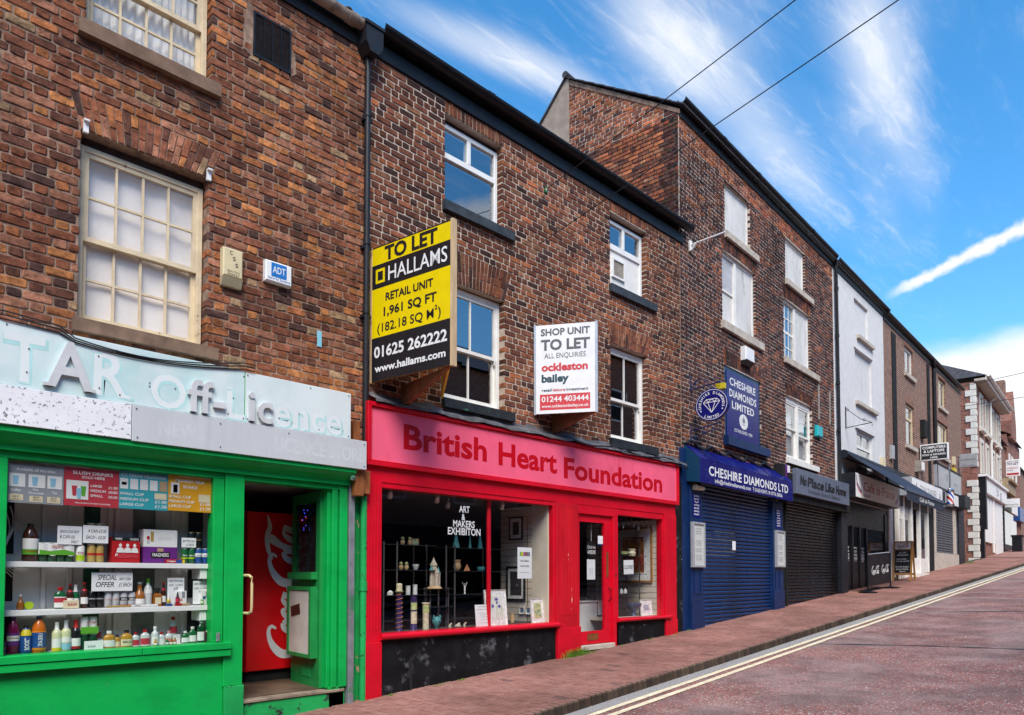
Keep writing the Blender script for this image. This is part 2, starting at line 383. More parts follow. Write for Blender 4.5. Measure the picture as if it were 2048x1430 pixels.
def cola(mb, T, y=0.0, w=1.0):
    """the flowing script word 'Coca-Cola', drawn about 14 wide and -0.8..5 high, placed by T(x,z)->(x,z)"""
    C_ = [(2.55, 3.1, .5), (2.65, 3.9, .8), (2.1, 4.45, .9), (1.2, 4.2, 1.2), (.45, 3.2, 1.8), (.15, 1.9, 2.0), (.45, .7, 1.8), (1.2, .1, 1.3), (2.1, .4, .8), (2.6, 1.0, .4)]
    def o_(cx): return [(cx + .52 * math.cos(t), 1.0 + .92 * math.sin(t), 1.0 + .55 * abs(math.cos(t))) for t in [R(70 + k * 30) for k in range(13)]]
    def a_(cx): return [(cx + .45, 1.75, .6), (cx, 1.95, .9), (cx - .48, 1.2, 1.5), (cx - .3, .2, 1.2), (cx + .2, .35, .7), (cx + .5, 1.3, .6)], [(cx + .62, 2.0, 1.4), (cx + .5, 1.0, 1.5), (cx + .6, .2, 1.1), (cx + .95, .25, .5), (cx + 1.15, .7, .3)]
    S = [C_, o_(3.15), [(4.95, 1.55, .8), (4.65, 1.95, 1.0), (4.15, 1.5, 1.5), (4.1, .6, 1.4), (4.55, .08, 1.0), (5.0, .6, .4)], *a_(5.75), [(6.95, 1.25, 1.5), (7.45, 1.25, 1.5)],
         [(x + 7.5, z, q) for x, z, q in C_], o_(10.65), [(11.1, .9, .4), (11.75, 2.6, .6), (12.0, 4.0, .9), (11.75, 4.5, .8), (11.5, 3.8, 1.3), (11.4, 1.4, 1.5), (11.65, .15, 1.1), (12.1, .5, .4)], *a_(12.85),
         [(.5, .35, .5), (1.6, -.45, 1.0), (3.4, -.75, 1.0), (5.2, -.55, .7), (6.6, -.1, .3)], [(9.6, 4.0, .5), (10.5, 4.75, 1.1), (11.8, 4.95, 1.2), (12.9, 4.5, 1.1), (14.0, 4.9, .3)]]
    for k, st in enumerate(S): stroke(mb, [(*T((x + .22 * z) * .88, z), q) for x, z, q in st], w, y - k * .0006)
    return mb
# ------------------------------------------------------------------ ground, road, pavement
def road_material():
    mt, nt, out = nodes('road_chippings'); N = nt.nodes.new; L = nt.links.new
    p = N('ShaderNodeBsdfPrincipled'); L(p.outputs[0], out.inputs[0]); p.inputs['Roughness'].default_value = 0.8; p.inputs['Specular IOR Level'].default_value = 0.35
    geo = N('ShaderNodeNewGeometry')
    vo = N('ShaderNodeTexVoronoi'); L(geo.outputs['Position'], vo.inputs['Vector']); vo.inputs['Scale'].default_value = 62; vo.inputs['Randomness'].default_value = 1
    sp = N('ShaderNodeSeparateColor'); L(vo.outputs['Color'], sp.inputs[0])
    cr = N('ShaderNodeValToRGB'); L(sp.outputs[0], cr.inputs[0]); cr.color_ramp.interpolation = 'CONSTANT'
    cols = [(0.0, (.17, .070, .058)), (.22, (.27, .098, .078)), (.50, (.32, .145, .120)), (.66, (.15, .105, .10)), (.78, (.25, .19, .18)), (.90, (.085, .055, .05)), (.96, (.50, .42, .38))]
    e = cr.color_ramp.elements; e[0].color = (*cols[0][1], 1); e[1].position = cols[1][0]; e[1].color = (*cols[1][1], 1)
    for ps, c in cols[2:]: q = e.new(ps); q.color = (*c, 1)
    def noise(s, det=5):
        n = N('ShaderNodeTexNoise'); L(geo.outputs['Position'], n.inputs['Vector']); n.inputs['Scale'].default_value = s; n.inputs['Detail'].default_value = det; n.inputs['Roughness'].default_value = .65; return n.outputs[0]
    def ramp(v, a, b, lo, hi):
        n = N('ShaderNodeMapRange'); n.interpolation_type = 'SMOOTHSTEP'; L(v, n.inputs[0]); n.inputs[1].default_value = a; n.inputs[2].default_value = b; n.inputs[3].default_value = lo; n.inputs[4].default_value = hi; return n.outputs[0]
    mx = N('ShaderNodeMix'); mx.data_type = 'RGBA'; L(ramp(noise(.7), .40, .66, .05, .62), mx.inputs[0]); L(cr.outputs[0], mx.inputs[6]); mx.inputs[7].default_value = (.27, .205, .192, 1)
    sc = N('ShaderNodeVectorMath'); sc.operation = 'SCALE'; L(mx.outputs[2], sc.inputs[0]); L(ramp(noise(1.3, 8), .3, .7, .66, 1.28), sc.inputs[3]); L(sc.outputs[0], p.inputs['Base Color'])
    b = N('ShaderNodeBump'); b.inputs['Strength'].default_value = .8; b.inputs['Distance'].default_value = .008; L(vo.outputs['Distance'], b.inputs['Height']); L(b.outputs[0], p.inputs['Normal'])
road_material()
PM('ground_earth', (.16, .13, .11), .95, var=.2)
PM('gutter_grit', (.34, .33, .32), .9, var=.55, scale=120, bump=.4, bscale=160, col2=(.12, .11, .105), mixs=(.5, .6), mscale=170)
PM('yellow_paint', (.70, .62, .43), .75, var=.14, scale=9, bump=.15, bscale=90, col2=(.30, .25, .17), mixs=(.56, .74), mscale=16, chips=((.13, .10, .095), .67, 26))
PM('tar', (.035, .033, .035), .7, var=.3, scale=12, bump=.2)
PM('paver_bed', (.055, .036, .03), .95, var=.3, scale=20, bump=.3)
PM('pavement_far', (.29, .15, .122), .9, var=.2, scale=2.5, bump=.2, bscale=60, col2=(.16, .085, .07), mixs=(.5, .7), mscale=8)
def zbase(X):
    X = min(max(X, -25), 70); return -0.205 + .0605 * X
def strip(name, xs, ya, yb, z, mat, kind='structure', ny=1, parent=None):
    mb = MB(); vs = []; fs = []
    for i, x in enumerate(xs):
        for k in range(ny + 1):
            y = ya(x) + (yb(x) - ya(x)) * k / ny; vs.append((x, y, z(x, y)))
    for i in range(len(xs) - 1):
        for k in range(ny): a = i * (ny + 1) + k; fs.append((a, a + ny + 1, a + ny + 2, a + 1))
    mb.add(vs, fs); o = mb.build(name, mat, parent)
    if kind and parent is None: tag(o, kind=kind)
    return o
xs_far = [-600, -200, -60, -25, -10, 0, 10, 20, 30, 40, 50, 60, 70, 120, 300, 1500]
strip('ground', xs_far, lambda x: -900, lambda x: 900, lambda x, y: zbase(x) - .16, 'ground_earth')
xs_road = [-60, -25] + [x * 2.5 for x in range(-8, 29)] + [90, 140]
road = strip('road', xs_road, lambda x: -4.4, lambda x: kerbY(x) + .02, lambda x, y: zbase(x), 'road_chippings', ny=4)
strip('gutter_channel', [x * 1.0 for x in range(-5, 60)], lambda x: kerbY(x) - .20 + .02 * math.sin(x * 2.3), lambda x: kerbY(x) + .01, lambda x, y: zbase(x) + .004, 'gutter_grit')
for a, b in ((.205, .29), (.385, .47)):
    strip('yellow_line', [x * .5 for x in range(-8, 130)], lambda x: kerbY(x) - b + .004 * math.sin(x * 5.1), lambda x: kerbY(x) - a + .004 * math.sin(x * 3.7 + a), lambda x, y: zbase(x) + .008, 'yellow_paint')
for pts, w in (([(11.95, 4.76), (12.43, 3.35), (12.67, 2.1), (13.0, -1.0), (13.1, -4.2)], .05), ([(17.4, 4.85), (18.2, 3.0), (19.3, -4.2)], .055), ([(22.7, 5.05), (23.1, 3.84), (24.3, -4.2)], .055)):
    mb = MB()
    for (xa, ya), (xb, yb) in zip(pts[:-1], pts[1:]):
        n = 10
        for k in range(n):
            t0, t1 = k / n, (k + 1) / n; q = []
            for t in (t0, t1):
                x = xa + (xb - xa) * t; y = ya + (yb - ya) * t; ww = w * (.7 + .5 * math.sin(x * 31 + y * 17)); q.append((x, y, ww))
            mb.face([(q[0][0] - q[0][2], q[0][1], zbase(q[0][0] - q[0][2]) + .004), (q[0][0] + q[0][2], q[0][1], zbase(q[0][0] + q[0][2]) + .004), (q[1][0] + q[1][2], q[1][1], zbase(q[1][0] + q[1][2]) + .004), (q[1][0] - q[1][2], q[1][1], zbase(q[1][0] - q[1][2]) + .004)])
    tag(mb.build('tar_seam', 'tar'), kind='structure')
# pavement bed and pavers
pave = strip('pavement', [x * 1.0 for x in range(-6, 46)], lambda x: kerbY(x) + .10, lambda x: facadeY(x) + .25, lambda x, y: zpave(x, y) - .012, 'paver_bed')
strip('far_pavement', [45, 50, 55, 60, 65, 70, 90], lambda x: kerbY(x) + .02, lambda x: facadeY(x) + 6, lambda x, y: zpave(x, y) if x < 71 else zpave(70, y), 'pavement_far')
PCOL = [(.30, .152, .124), (.292, .145, .117), (.31, .160, .131), (.282, .138, .112), (.315, .165, .136), (.298, .152, .126), (.17, .10, .09)]
def paver_block(lx, ly, h=.014, c=.005):
    """top of one paver: chamfered slab, centred, top at z=0"""
    v = []
    for z, i in ((-h, 0), (-c, 0), (0, c)):
        v += [(-lx / 2 + i, -ly / 2 + i, z), (lx / 2 - i, -ly / 2 + i, z), (lx / 2 - i, ly / 2 - i, z), (-lx / 2 + i, ly / 2 - i, z)]
    f = [(8, 9, 10, 11)]
    for k in range(2):
        for i in range(4): j = (i + 1) % 4; f.append((k * 4 + i, k * 4 + j, k * 4 + 4 + j, k * 4 + 4 + i))
    return v, f
def colour_mesh(name, vs, fs, cols, mat):
    me = bpy.data.meshes.new(name); me.from_pydata(vs, [], fs); me.update(); me.materials.append(M(mat))
    at = me.attributes.new('bcol', 'FLOAT_VECTOR', 'FACE'); at.data.foreach_set('vector', np.asarray(cols, float).ravel()); return me
brick_mat('paver', dark=.12, blot=(.52, .75), tone=(.86, 1.12))
slopeM = Matrix.Rotation(-math.atan(.0605), 4, 'Y')
pv = []
x = 1.6; col = 0
while x < 44.5:
    ya = kerbY(x) + .115; yb = facadeY(x) + .02; y = ya - (0.105 if col % 2 else 0) - .002
    while y < yb:
        y0, y1 = max(y, ya), min(y + .205, yb)
        if y1 - y0 > .04: pv.append((x + .05, (y0 + y1) / 2, y1 - y0 - .004))
        y += .210
    x += .1052; col += 1
pv = np.array(pv)
Pw = np.stack([pv[:, 0], pv[:, 1], np.array([zpave(a, b) for a, b in pv[:, :2]])], 1)
sxp, syp, dep = project(Pw); vis = (sxp > -20) & (sxp < 2070) & (syp < 1450) & ((Pw - np.array(CAM)) @ _F > 1)
order = np.argsort(np.where(vis, dep, 1e9)); single = set(order[:300].tolist())
variants = {}
def paver_mesh(ly, k):
    key = (round(ly, 2), k)
    if key not in variants:
        v, f = paver_block(.0955, key[0]); variants[key] = colour_mesh('paver', v, f, [PCOL[k % len(PCOL)]] * len(f), 'paver')
    return variants[key]
vs, fs, cs = [], [], []
for i, (a, b, ly) in enumerate(pv):
    k = random.randrange(6) if random.random() > .012 else 6
    dz = random.uniform(-.0025, .0025); Mx = Matrix.Translation((a, b, zpave(a, b) + dz)) @ slopeM @ Matrix.Rotation(random.uniform(-.006, .006), 4, 'Z')
    if i in single:
        link('paver', paver_mesh(ly, k), pave, Mx)
    elif vis[i]:
        v, f = paver_block(.0955, ly); n = len(vs); vs += [tuple(Mx @ Vector(q)) for q in v]; fs += [tuple(q + n for q in g) for g in f]; cs += [PCOL[k]] * len(f)
tag(link('distant_pavers', colour_mesh('distant_pavers', vs, fs, cs, 'paver'), pave, I4), kind='stuff')
# kerb of brick-on-edge units
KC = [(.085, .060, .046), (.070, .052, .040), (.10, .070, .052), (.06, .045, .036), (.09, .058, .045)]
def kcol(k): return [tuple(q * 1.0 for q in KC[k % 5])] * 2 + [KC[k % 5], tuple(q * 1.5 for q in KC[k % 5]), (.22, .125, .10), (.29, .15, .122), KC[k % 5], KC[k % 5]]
kerb = strip('kerb', [x * 1.0 for x in range(-4, 46)], lambda x: kerbY(x) + .03, lambda x: kerbY(x) + .112, lambda x, y: zpave(x, y) - .02, 'paver_bed')
def kerb_unit():
    lx, d, h, c = .1, .108, .16, .022
    prof = [(0, -h), (0, -c), (c * .3, -c * .3), (c, 0), (d, 0), (d, -h)]
    n = len(prof); v = [(-lx / 2 + .003, y, z) for y, z in prof] + [(lx / 2 - .003, y, z) for y, z in prof]
    f = [tuple(range(n)), tuple(range(2 * n - 1, n - 1, -1))] + [(i, i + n, (i + 1) % n + n, (i + 1) % n) for i in range(n)]
    return v, f
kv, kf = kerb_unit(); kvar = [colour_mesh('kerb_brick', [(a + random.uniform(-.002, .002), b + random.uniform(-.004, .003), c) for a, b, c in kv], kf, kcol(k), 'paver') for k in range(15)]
vs, fs, cs = [], [], []; x = 2.0; n1 = 0
while x < 45:
    Mx = Matrix.Translation((x, kerbY(x), zpave(x, kerbY(x)) + random.uniform(-.002, .002))) @ Matrix.Rotation(math.atan(.0407), 4, 'Z') @ slopeM
    k = random.randrange(15)
    if x > 4.6 and n1 < 300: link('kerb_brick', kvar[k], kerb, Mx); n1 += 1
    else:
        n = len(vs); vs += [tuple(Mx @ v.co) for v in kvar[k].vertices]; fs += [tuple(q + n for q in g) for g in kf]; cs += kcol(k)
    x += .1045
tag(link('distant_kerb_bricks', colour_mesh('distant_kerb_bricks', vs, fs, cs, 'paver'), kerb, I4), kind='stuff')
tag(kerb, kind='structure')
# ------------------------------------------------------------------ brickwork
brick_mat('brick_old', dark=.66, tone=(.62, 1.55), blot=(.48, .70)); brick_mat('brick_mid', dark=.5, tone=(.72, 1.4), blot=(.49, .70)); brick_mat('brick_dark', dark=.5, blot=(.5, .7))
PM('mortar_tan', (.30, .20, .145), .95, var=.3, scale=14, bump=.4, bscale=120, col2=(.13, .085, .065), mixs=(.42, .65), mscale=3)
PM('mortar_pale', (.52, .42, .335), .95, var=.2, scale=14, bump=.4, bscale=120, col2=(.28, .21, .165), mixs=(.52, .8), mscale=7)
PM('mortar_white', (.52, .45, .385), .95, var=.15, scale=14, bump=.35, bscale=120, col2=(.40, .34, .29), mixs=(.55, .8), mscale=6)
PAL1 = [((.26, .092, .048), 5), ((.21, .078, .045), 4), ((.145, .060, .040), 2.6), ((.35, .128, .052), 4), ((.44, .175, .065), 1.6), ((.38, .24, .135), 1.0), ((.085, .044, .036), 1.5), ((.33, .145, .088), 3.6)]
PAL2 = [((.225, .080, .044), 5), ((.17, .064, .040), 4.5), ((.125, .050, .035), 3.4), ((.30, .108, .050), 2.4), ((.27, .125, .070), 2.0), ((.075, .038, .032), 1.6), ((.38, .125, .055), .6)]
PAL3 = [((.145, .058, .042), 5), ((.105, .048, .039), 5), ((.072, .038, .034), 4), ((.20, .072, .042), 3), ((.30, .10, .045), .9), ((.05, .03, .028), 2)]
PAL4 = [((.38, .118, .058), 5), ((.31, .096, .052), 4), ((.23, .082, .050), 2.6), ((.46, .155, .068), 2.8), ((.14, .06, .046), 1.8), ((.48, .21, .10), .9)]
def pick(pal):
    t = random.random() * sum(w for _, w in pal)
    for c, w in pal:
        t -= w
        if t <= 0: return c
    return pal[-1][0]
def brick_verts(w, h, proud, back, rag=.0035, c=.006):
    """one old brick facing low y, centred on x and z: worn eight-sided outline, rounded edge, uneven face"""
    j = lambda s=1.0: random.uniform(-rag, rag) * s
    k = min(.012, h * .2); X, Z = w / 2, h / 2
    out = [(-X + k + j(), -Z + j(.7)), (X - k + j(), -Z + j(.7)), (X + j(.5), -Z + k * .7 + j(.5)), (X + j(.5), Z - k * .7 + j(.5)), (X - k + j(), Z + j(.7)), (-X + k + j(), Z + j(.7)), (-X + j(.5), Z - k * .7 + j(.5)), (-X + j(.5), -Z + k * .7 + j(.5))]
    v = [(x, back, z) for x, z in out] + [(x, -proud + c + j(.3), z) for x, z in out] + [(x * (1 - c * 1.1 / X), -proud + j(.45), z * (1 - c * .95 / Z)) for x, z in out]
    f = [tuple(range(16, 24))]
    for r in range(2):
        for i in range(8): q = (i + 1) % 8; f.append((r * 8 + i, r * 8 + q, r * 8 + 8 + q, r * 8 + 8 + i))
    return v, f
class Bricks:
    """all bricks of one wall; the 300 that show largest become parts, the rest one joined part"""
    def __init__(s, F, mat, pal, rag=.0035): s.F = F; s.mat = mat; s.pal = pal; s.rag = rag; s.it = []
    def add(s, x, z, w, h, back=.012, rot=0.0, proud=None, col=None, taper=None):
        c = col or pick(s.pal); n = .86 + .22 * math.sin(x * 1.7 + 3 * math.sin(z * .9)) * math.sin(z * 1.3 + x * .6)
        k = 1.08 * n * random.uniform(.85, 1.15); c = tuple(q * k for q in c)
        s.it.append((x, z, w, h, back, rot, random.uniform(.006, .012) if proud is None else proud, c, taper))
    def course(s, z, h, x0, x1, blocks, kind, phase, deep):
        """fill x0..x1 at one course, leaving out the blocked intervals"""
        free = [(x0, x1, False, False)]
        for a, b in blocks:
            nf = []
            for p, q, dl, dr in free:
                if b <= p or a >= q: nf.append((p, q, dl, dr)); continue
                if a - p > .02: nf.append((p, a, dl, True))
                if q - b > .02: nf.append((b, q, True, dr))
            free = nf
        for p, q, dl, dr in free:
            if kind == 'header': seq = [.1125]
            elif kind == 'stretcher': seq = [.225]
            else: seq = [.225, .1125]
            tot = sum(seq); x = phase + math.floor((p - phase) / tot) * tot - tot; i = 0
            cuts = []
            while x < q:
                w = seq[i % len(seq)]; i += 1
                if kind == 'stretcher' and random.random() < .10: cuts += [(x, x + .1125), (x + .1125, x + w)]
                else: cuts.append((x, x + w))
                x += w
            for a, b in cuts:
                a2, b2 = max(a, p), min(b, q)
                if b2 - a2 < .028: continue
                j = random.uniform(.010, .015); ee = .0035
                la = a2 + (j / 2 if a2 > p + .001 or not dl else 0) ; rb = b2 - (j / 2 if b2 < q - .001 or not dr else 0)
                edge = (dl and a2 <= p + .03) or (dr and b2 >= q - .03)
                s.add((la + rb) / 2, z + h / 2 + random.uniform(-ee, ee) * .6, rb - la, h - random.uniform(.0115, .015), deep if edge else .012)
    def wall(s, x0, x1, z0, z1, openings, h, bond, deep=.11, clip=None, phase=0.0):
        z = z0; k = 0; openings = [dict(o) for o in openings]
        for o in openings:                                        # arches finish on a bed joint
            if o.get('top'): o['top'] = (z0 + round((o['top'][0] - z0) / h) * h + .001, *o['top'][1:])
        while z < z1 - .02:
            hh = min(h, z1 - z); mid = z + hh / 2; bl = []
            for o in openings:
                if o['za'] < mid < o['zb']: bl.append((o['xa'], o['xb']))
                elif o.get('top') and o['zb'] <= mid < o['top'][0]:
                    t = (mid - o['zb']) / (o['top'][0] - o['zb']); bl.append((o['xa'] + (o['top'][1] - o['xa']) * t, o['xb'] + (o['top'][2] - o['xb']) * t))
            xa, xb = x0, x1
            if clip: xa, xb = clip(mid, x0, x1)
            kind = {'garden': 'header' if k % 4 == 0 else 'stretcher', 'flemish': 'flemish', 'header': 'header'}[bond]
            ph = phase + (.05625 if kind == 'header' else (.1125 if k % 2 else 0) if kind == 'stretcher' else (.16875 if k % 2 else 0))
            if xb - xa > .05: s.course(z, hh, xa, xb, bl, kind, ph + random.uniform(-.012, .012), deep)
            z += h; k += 1
    def arch(s, xa, xb, za, zt, xta, xtb, n, camber=0.0, split=True, back=.1):
        """flat brick arch of splayed bricks on end"""
        for i in range(n):
            t0, t1 = i / n, (i + 1) / n; tm = (t0 + t1) / 2
            for (r0, r1) in (((0, .62), (.62, 1)) if i % 2 else ((0, .36), (.36, 1))) if split else ((0, 1),):
                quad = []
                for t, r in ((t0, r0), (t1, r0), (t1, r1), (t0, r1)):
                    zb = za + camber * (1 - (2 * t - 1) ** 2)
                    quad.append((xa + (xb - xa) * t + ((xta + (xtb - xta) * t) - (xa + (xb - xa) * t)) * r, zb + (zt - zb) * r))
                cx = sum(q[0] for q in quad) / 4; cz = sum(q[1] for q in quad) / 4
                g = .0045; q2 = []
                for x, z in quad:
                    dx, dz = cx - x, cz - z; q2.append((x - cx + math.copysign(g, dx), z - cz + math.copysign(g, dz)))
                s.add(cx, cz, .06, .1, back if r0 == 0 else .012, 0, None, None, q2)
    def geom(s, it):
        x, z, w, h, back, rot, proud, c, tp = it
        if tp:
            j = lambda: random.uniform(-.002, .002); v = []
            for y, k in ((back, 1), (-proud + .005, 1), (-proud, .86)):
                v += [(a * k + j(), y, b * (k if k == 1 else .95) + j()) for a, b in tp]
            f = [(8, 9, 10, 11)]
            for k in range(2):
                for i in range(4): q = (i + 1) % 4; f.append((k * 4 + i, k * 4 + q, k * 4 + 4 + q, k * 4 + 4 + i))
            return v, f
        return brick_verts(w, h, proud, back, s.rag)
    def build(s, root, limit=300, name='brickwork'):
        P = np.array([s.F @ Vector((i[0], 0, i[1])) for i in s.it]); sx, sy, dep = project(P)
        vis = (sx > -10) & (sx < 2058) & (sy > -10) & (sy < 1440)
        area = np.array([i[2] * i[3] for i in s.it]) / dep ** 2
        order = np.argsort(np.where(vis, -area, 1)); single = set(order[:limit].tolist()); cache = {}
        vs, fs, cs = [], [], []
        for i, it in enumerate(s.it):
            if i in single and vis[i]:
                x, z, w, h, back, rot, proud, c, tp = it
                ci = min(range(len(s.pal)), key=lambda q: sum((a - b) ** 2 for a, b in zip(s.pal[q][0], c)))
                key = (round(w, 2), round(h, 2), back, ci, random.randrange(3)) if not tp else i
                if key not in cache:
                    v, f = s.geom((0, 0, round(w, 2) - .001, h, back, 0, proud, c, tp)); cache[key] = colour_mesh('brick', v, f, [c] * len(f), s.mat)
                link('brick', cache[key], root, s.F @ Matrix.Translation((x, 0, z)))
            else:
                v, f = s.geom(it); n = len(vs); vs += [(a + it[0], b, c2 + it[1]) for a, b, c2 in v]; fs += [tuple(q + n for q in g) for g in f]; cs += [it[7]] * len(f)
        if vs: tag(link(name, colour_mesh(name, vs, fs, cs, s.mat), root, s.F), kind='stuff')
def core(name, root, F, x0, x1, z0, z1, openings, mat, depth=6.0, reveal=.16, clip=None, sides=True):
    """the mortar body of a wall with its openings, plus the shell of the house behind it"""
    xs = sorted({x0, x1, *[o['xa'] - .006 for o in openings], *[o['xb'] + .006 for o in openings]}); zs = sorted({z0, z1, *[o['za'] for o in openings], *[o['zb'] for o in openings]})
    xs = [x for x in xs if x0 <= x <= x1]; zs = [z for z in zs if z0 <= z <= z1]; mb = MB()
    inside = lambda x, z: any(o['xa'] - .007 < x < o['xb'] + .007 and o['za'] < z < o['zb'] for o in openings)
    for a, b in zip(xs[:-1], xs[1:]):
        for c, d in zip(zs[:-1], zs[1:]):
            if not inside((a + b) / 2, (c + d) / 2):
                mb.face([(a, -.0005, c), (b, -.0005, c), (b, -.0005, d), (a, -.0005, d)])
    for o in openings:
        a, b, c, d = o['xa'] - .006, o['xb'] + .006, max(o['za'], z0), min(o['zb'], z1)
        mb.face([(a, 0, c), (a, reveal, c), (a, reveal, d), (a, 0, d)]); mb.face([(b, 0, c), (b, 0, d), (b, reveal, d), (b, reveal, c)])
        mb.face([(a, 0, d), (a, reveal, d), (b, reveal, d), (b, 0, d)]); mb.face([(a, 0, c), (b, 0, c), (b, reveal, c), (a, reveal, c)])
    mb2 = MB()
    if sides:
        mb2.box(x0, x0 + .02, .01, depth, z0, z1); mb2.box(x1 - .02, x1, .01, depth, z0, z1); mb2.box(x0, x1, depth, depth + .2, z0, z1); mb2.box(x0, x1, .01, depth, z0, z0 + .02); mb2.box(x0, x1, .01, depth, z1 - .02, z1)
        if z1 - z0 > 3.6: zz = [5.62]; mb2.box(x0 + .02, x1 - .02, .17, depth, 6.0, 6.05)
        mb2.build('inner_wall', 'room_dark', root, F)
    return mb.build(name, mat, root, F)
PM('room_dark', (.10, .095, .09), .9, var=.2)
glass_mat('glass', 1.5, (.97, .98, .975)); glass_mat('glass_upper', 2.5, (.80, .84, .86)); glass_mat('glass_dirty', 1.35, (.98, .98, .97), dirt=.30)
PM('cream_paint', (.66, .54, .36), .55, var=.1, scale=8, bump=.25, bscale=60, chips=((.30, .22, .15), .655, 9))
PM('white_paint', (.78, .76, .71), .5, var=.06, scale=6, bump=.12, bscale=50, chips=((.42, .37, .30), .70, 11))
PM('white_plastic', (.80, .80, .78), .35, var=.04, bump=.02)
PM('brown_stone', (.20, .125, .085), .85, var=.22, scale=7, bump=.3, bscale=70, col2=(.11, .065, .045), mixs=(.5, .72), mscale=2.4)
PM('sill_black', (.022, .026, .03), .5, var=.3, scale=9, bump=.3, bscale=40, chips=((.05, .20, .13), .60, 7))
PM('sill_slate', (.04, .047, .055), .6, var=.3, scale=9, bump=.25, bscale=40, chips=((.06, .19, .13), .69, 7))
PM('black_gutter', (.010, .010, .012), .42, var=.25, scale=6, bump=.06, spec=.25)
PM('black_pipe', (.016, .016, .019), .45, var=.25, scale=5, bump=.1)
PM('asbestos', (.33, .27, .22), .9, var=.25, scale=6, bump=.35, bscale=50, col2=(.15, .12, .10), mixs=(.5, .72), mscale=5)
PM('slate', (.055, .055, .065), .7, var=.35, scale=6, bump=.3)
PM('tile_dark', (.065, .055, .055), .8, var=.35, scale=8, bump=.35)
PM('curtain', (.86, .82, .80), .8, var=.05, scale=3, bump=.3, bscale=5)
PM('net', (.80, .80, .80), .9, var=.14, scale=9, bump=.3, bscale=9, stretch=(2.2, 1, .12))
PM('lead', (.115, .115, .125), .6, var=.35, scale=5, bump=.3, bscale=25, col2=(.26, .25, .24), mixs=(.55, .72), mscale=5)
def curtain_mesh(xa, xb, za, zb, y, folds=9, amp=.03):
    mb = MB(); n = 70; m_ = 8; vs = []; fs = []
    for i in range(n + 1):
        for k in range(m_ + 1):
            t = i / n; u = k / m_
            vs.append((xa + (xb - xa) * t + .012 * math.sin(u * 4 + t * 9), y + amp * math.sin(t * folds * 6.283 + 1.4 * math.sin(u * 3 + t * 5)) * (.5 + .5 * u), za + (zb - za) * u))
    for i in range(n):
        for k in range(m_): a = i * (m_ + 1) + k; fs.append((a, a + m_ + 1, a + m_ + 2, a + 1))
    return mb.add(vs, fs)
def sash(root, F, xa, xb, za, zb, cols=(2, 2), rows=(1, 1), split=.5, fmat='white_paint', gmat='glass_upper', fr=.055, rail=.045, bar=.022, y=.085, curtain=None, meet=.045, horn=False, name='window', label=None):
    """a sliding sash window: box frame, two sashes with bars, panes one by one"""
    mb = MB(); mb.box(xa, xa + fr, y, y + .09, za, zb, .004); mb.box(xb - fr, xb, y, y + .09, za, zb, .004); mb.box(xa + fr, xb - fr, y, y + .09, zb - fr, zb, .004); mb.box(xa + fr, xb - fr, y - .02, y + .09, za, za + fr * .8, .004)
    w = mb.build(name, fmat, root, F)
    if label: w['label'] = label
    zm = za + (zb - za) * split; ia, ib = xa + fr, xb - fr
    for lo, (z0, z1, yy) in enumerate(((zm - meet / 2, zb - fr, y + .012), (za + fr * .8, zm + meet / 2, y + .050))):
        c, r = (cols[lo], rows[lo]); s = MB(); t = .034
        s.box(ia, ia + rail, yy, yy + t, z0, z1); s.box(ib - rail, ib, yy, yy + t, z0, z1)
        bh = rail * (1.0 if lo == 0 else 1.55); top = rail if lo == 0 else meet
        s.box(ia + rail, ib - rail, yy - .001, yy + t, z1 - top, z1); s.box(ia + rail, ib - rail, yy - .001, yy + t, z0, z0 + (meet if lo == 0 else bh))
        px0, px1, pz0, pz1 = ia + rail, ib - rail, z0 + (meet if lo == 0 else bh), z1 - top
        cw = (px1 - px0) / c; rh = (pz1 - pz0) / r
        for i in range(1, c): s.box(px0 + cw * i - bar / 2, px0 + cw * i + bar / 2, yy + .004, yy + t - .004, pz0, pz1)
        for i in range(1, r): s.box(px0, px1, yy + .006, yy + t - .006, pz0 + rh * i - bar / 2, pz0 + rh * i + bar / 2)
        if horn and lo == 0:
            for hx in (ia + rail / 2, ib - rail / 2): s.prism([(hx - .012, z0), (hx - .006, z0 - .06), (hx + .006, z0 - .06), (hx + .012, z0)], yy, yy + t)
        s.build('sash', fmat, w, F)
        for i in range(c):
            for k in range(r):
                g = MB(); e = random.uniform(-.0015, .0015)
                a, b, cc, d = px0 + cw * i + bar * .3, px0 + cw * (i + 1) - bar * .3, pz0 + rh * k + bar * .3, pz0 + rh * (k + 1) - bar * .3
                g.face([(a, yy + .018 + e, cc), (b, yy + .018 - e, cc), (b, yy + .018 + e * .5, d), (a, yy + .018 - e * .7, d)]); g.build('pane', gmat, w, F)
    if curtain: curtain_mesh(ia, ib, za + .03, zb - .03, y + (.14 if curtain == 'net' else .105), *([14, .02] if curtain == 'net' else [2.3, .010])).build('curtain', curtain, w, F, True)
    return w
def sill(root, F, xa, xb, za, zb, mat, proj=.07, name='sill'):
    mb = MB(); mb.prism_x([(-proj, za), (.09, za), (.09, zb + .012), (-proj, zb)], xa, xb); return mb.build(name, mat, root, F)
def clip_band(root, F, x, z, mat='black_pipe', y=-.05):
    MB().box(x - .055, x + .055, y - .05, .0, z - .018, z + .018).build('bracket', mat, root, F)

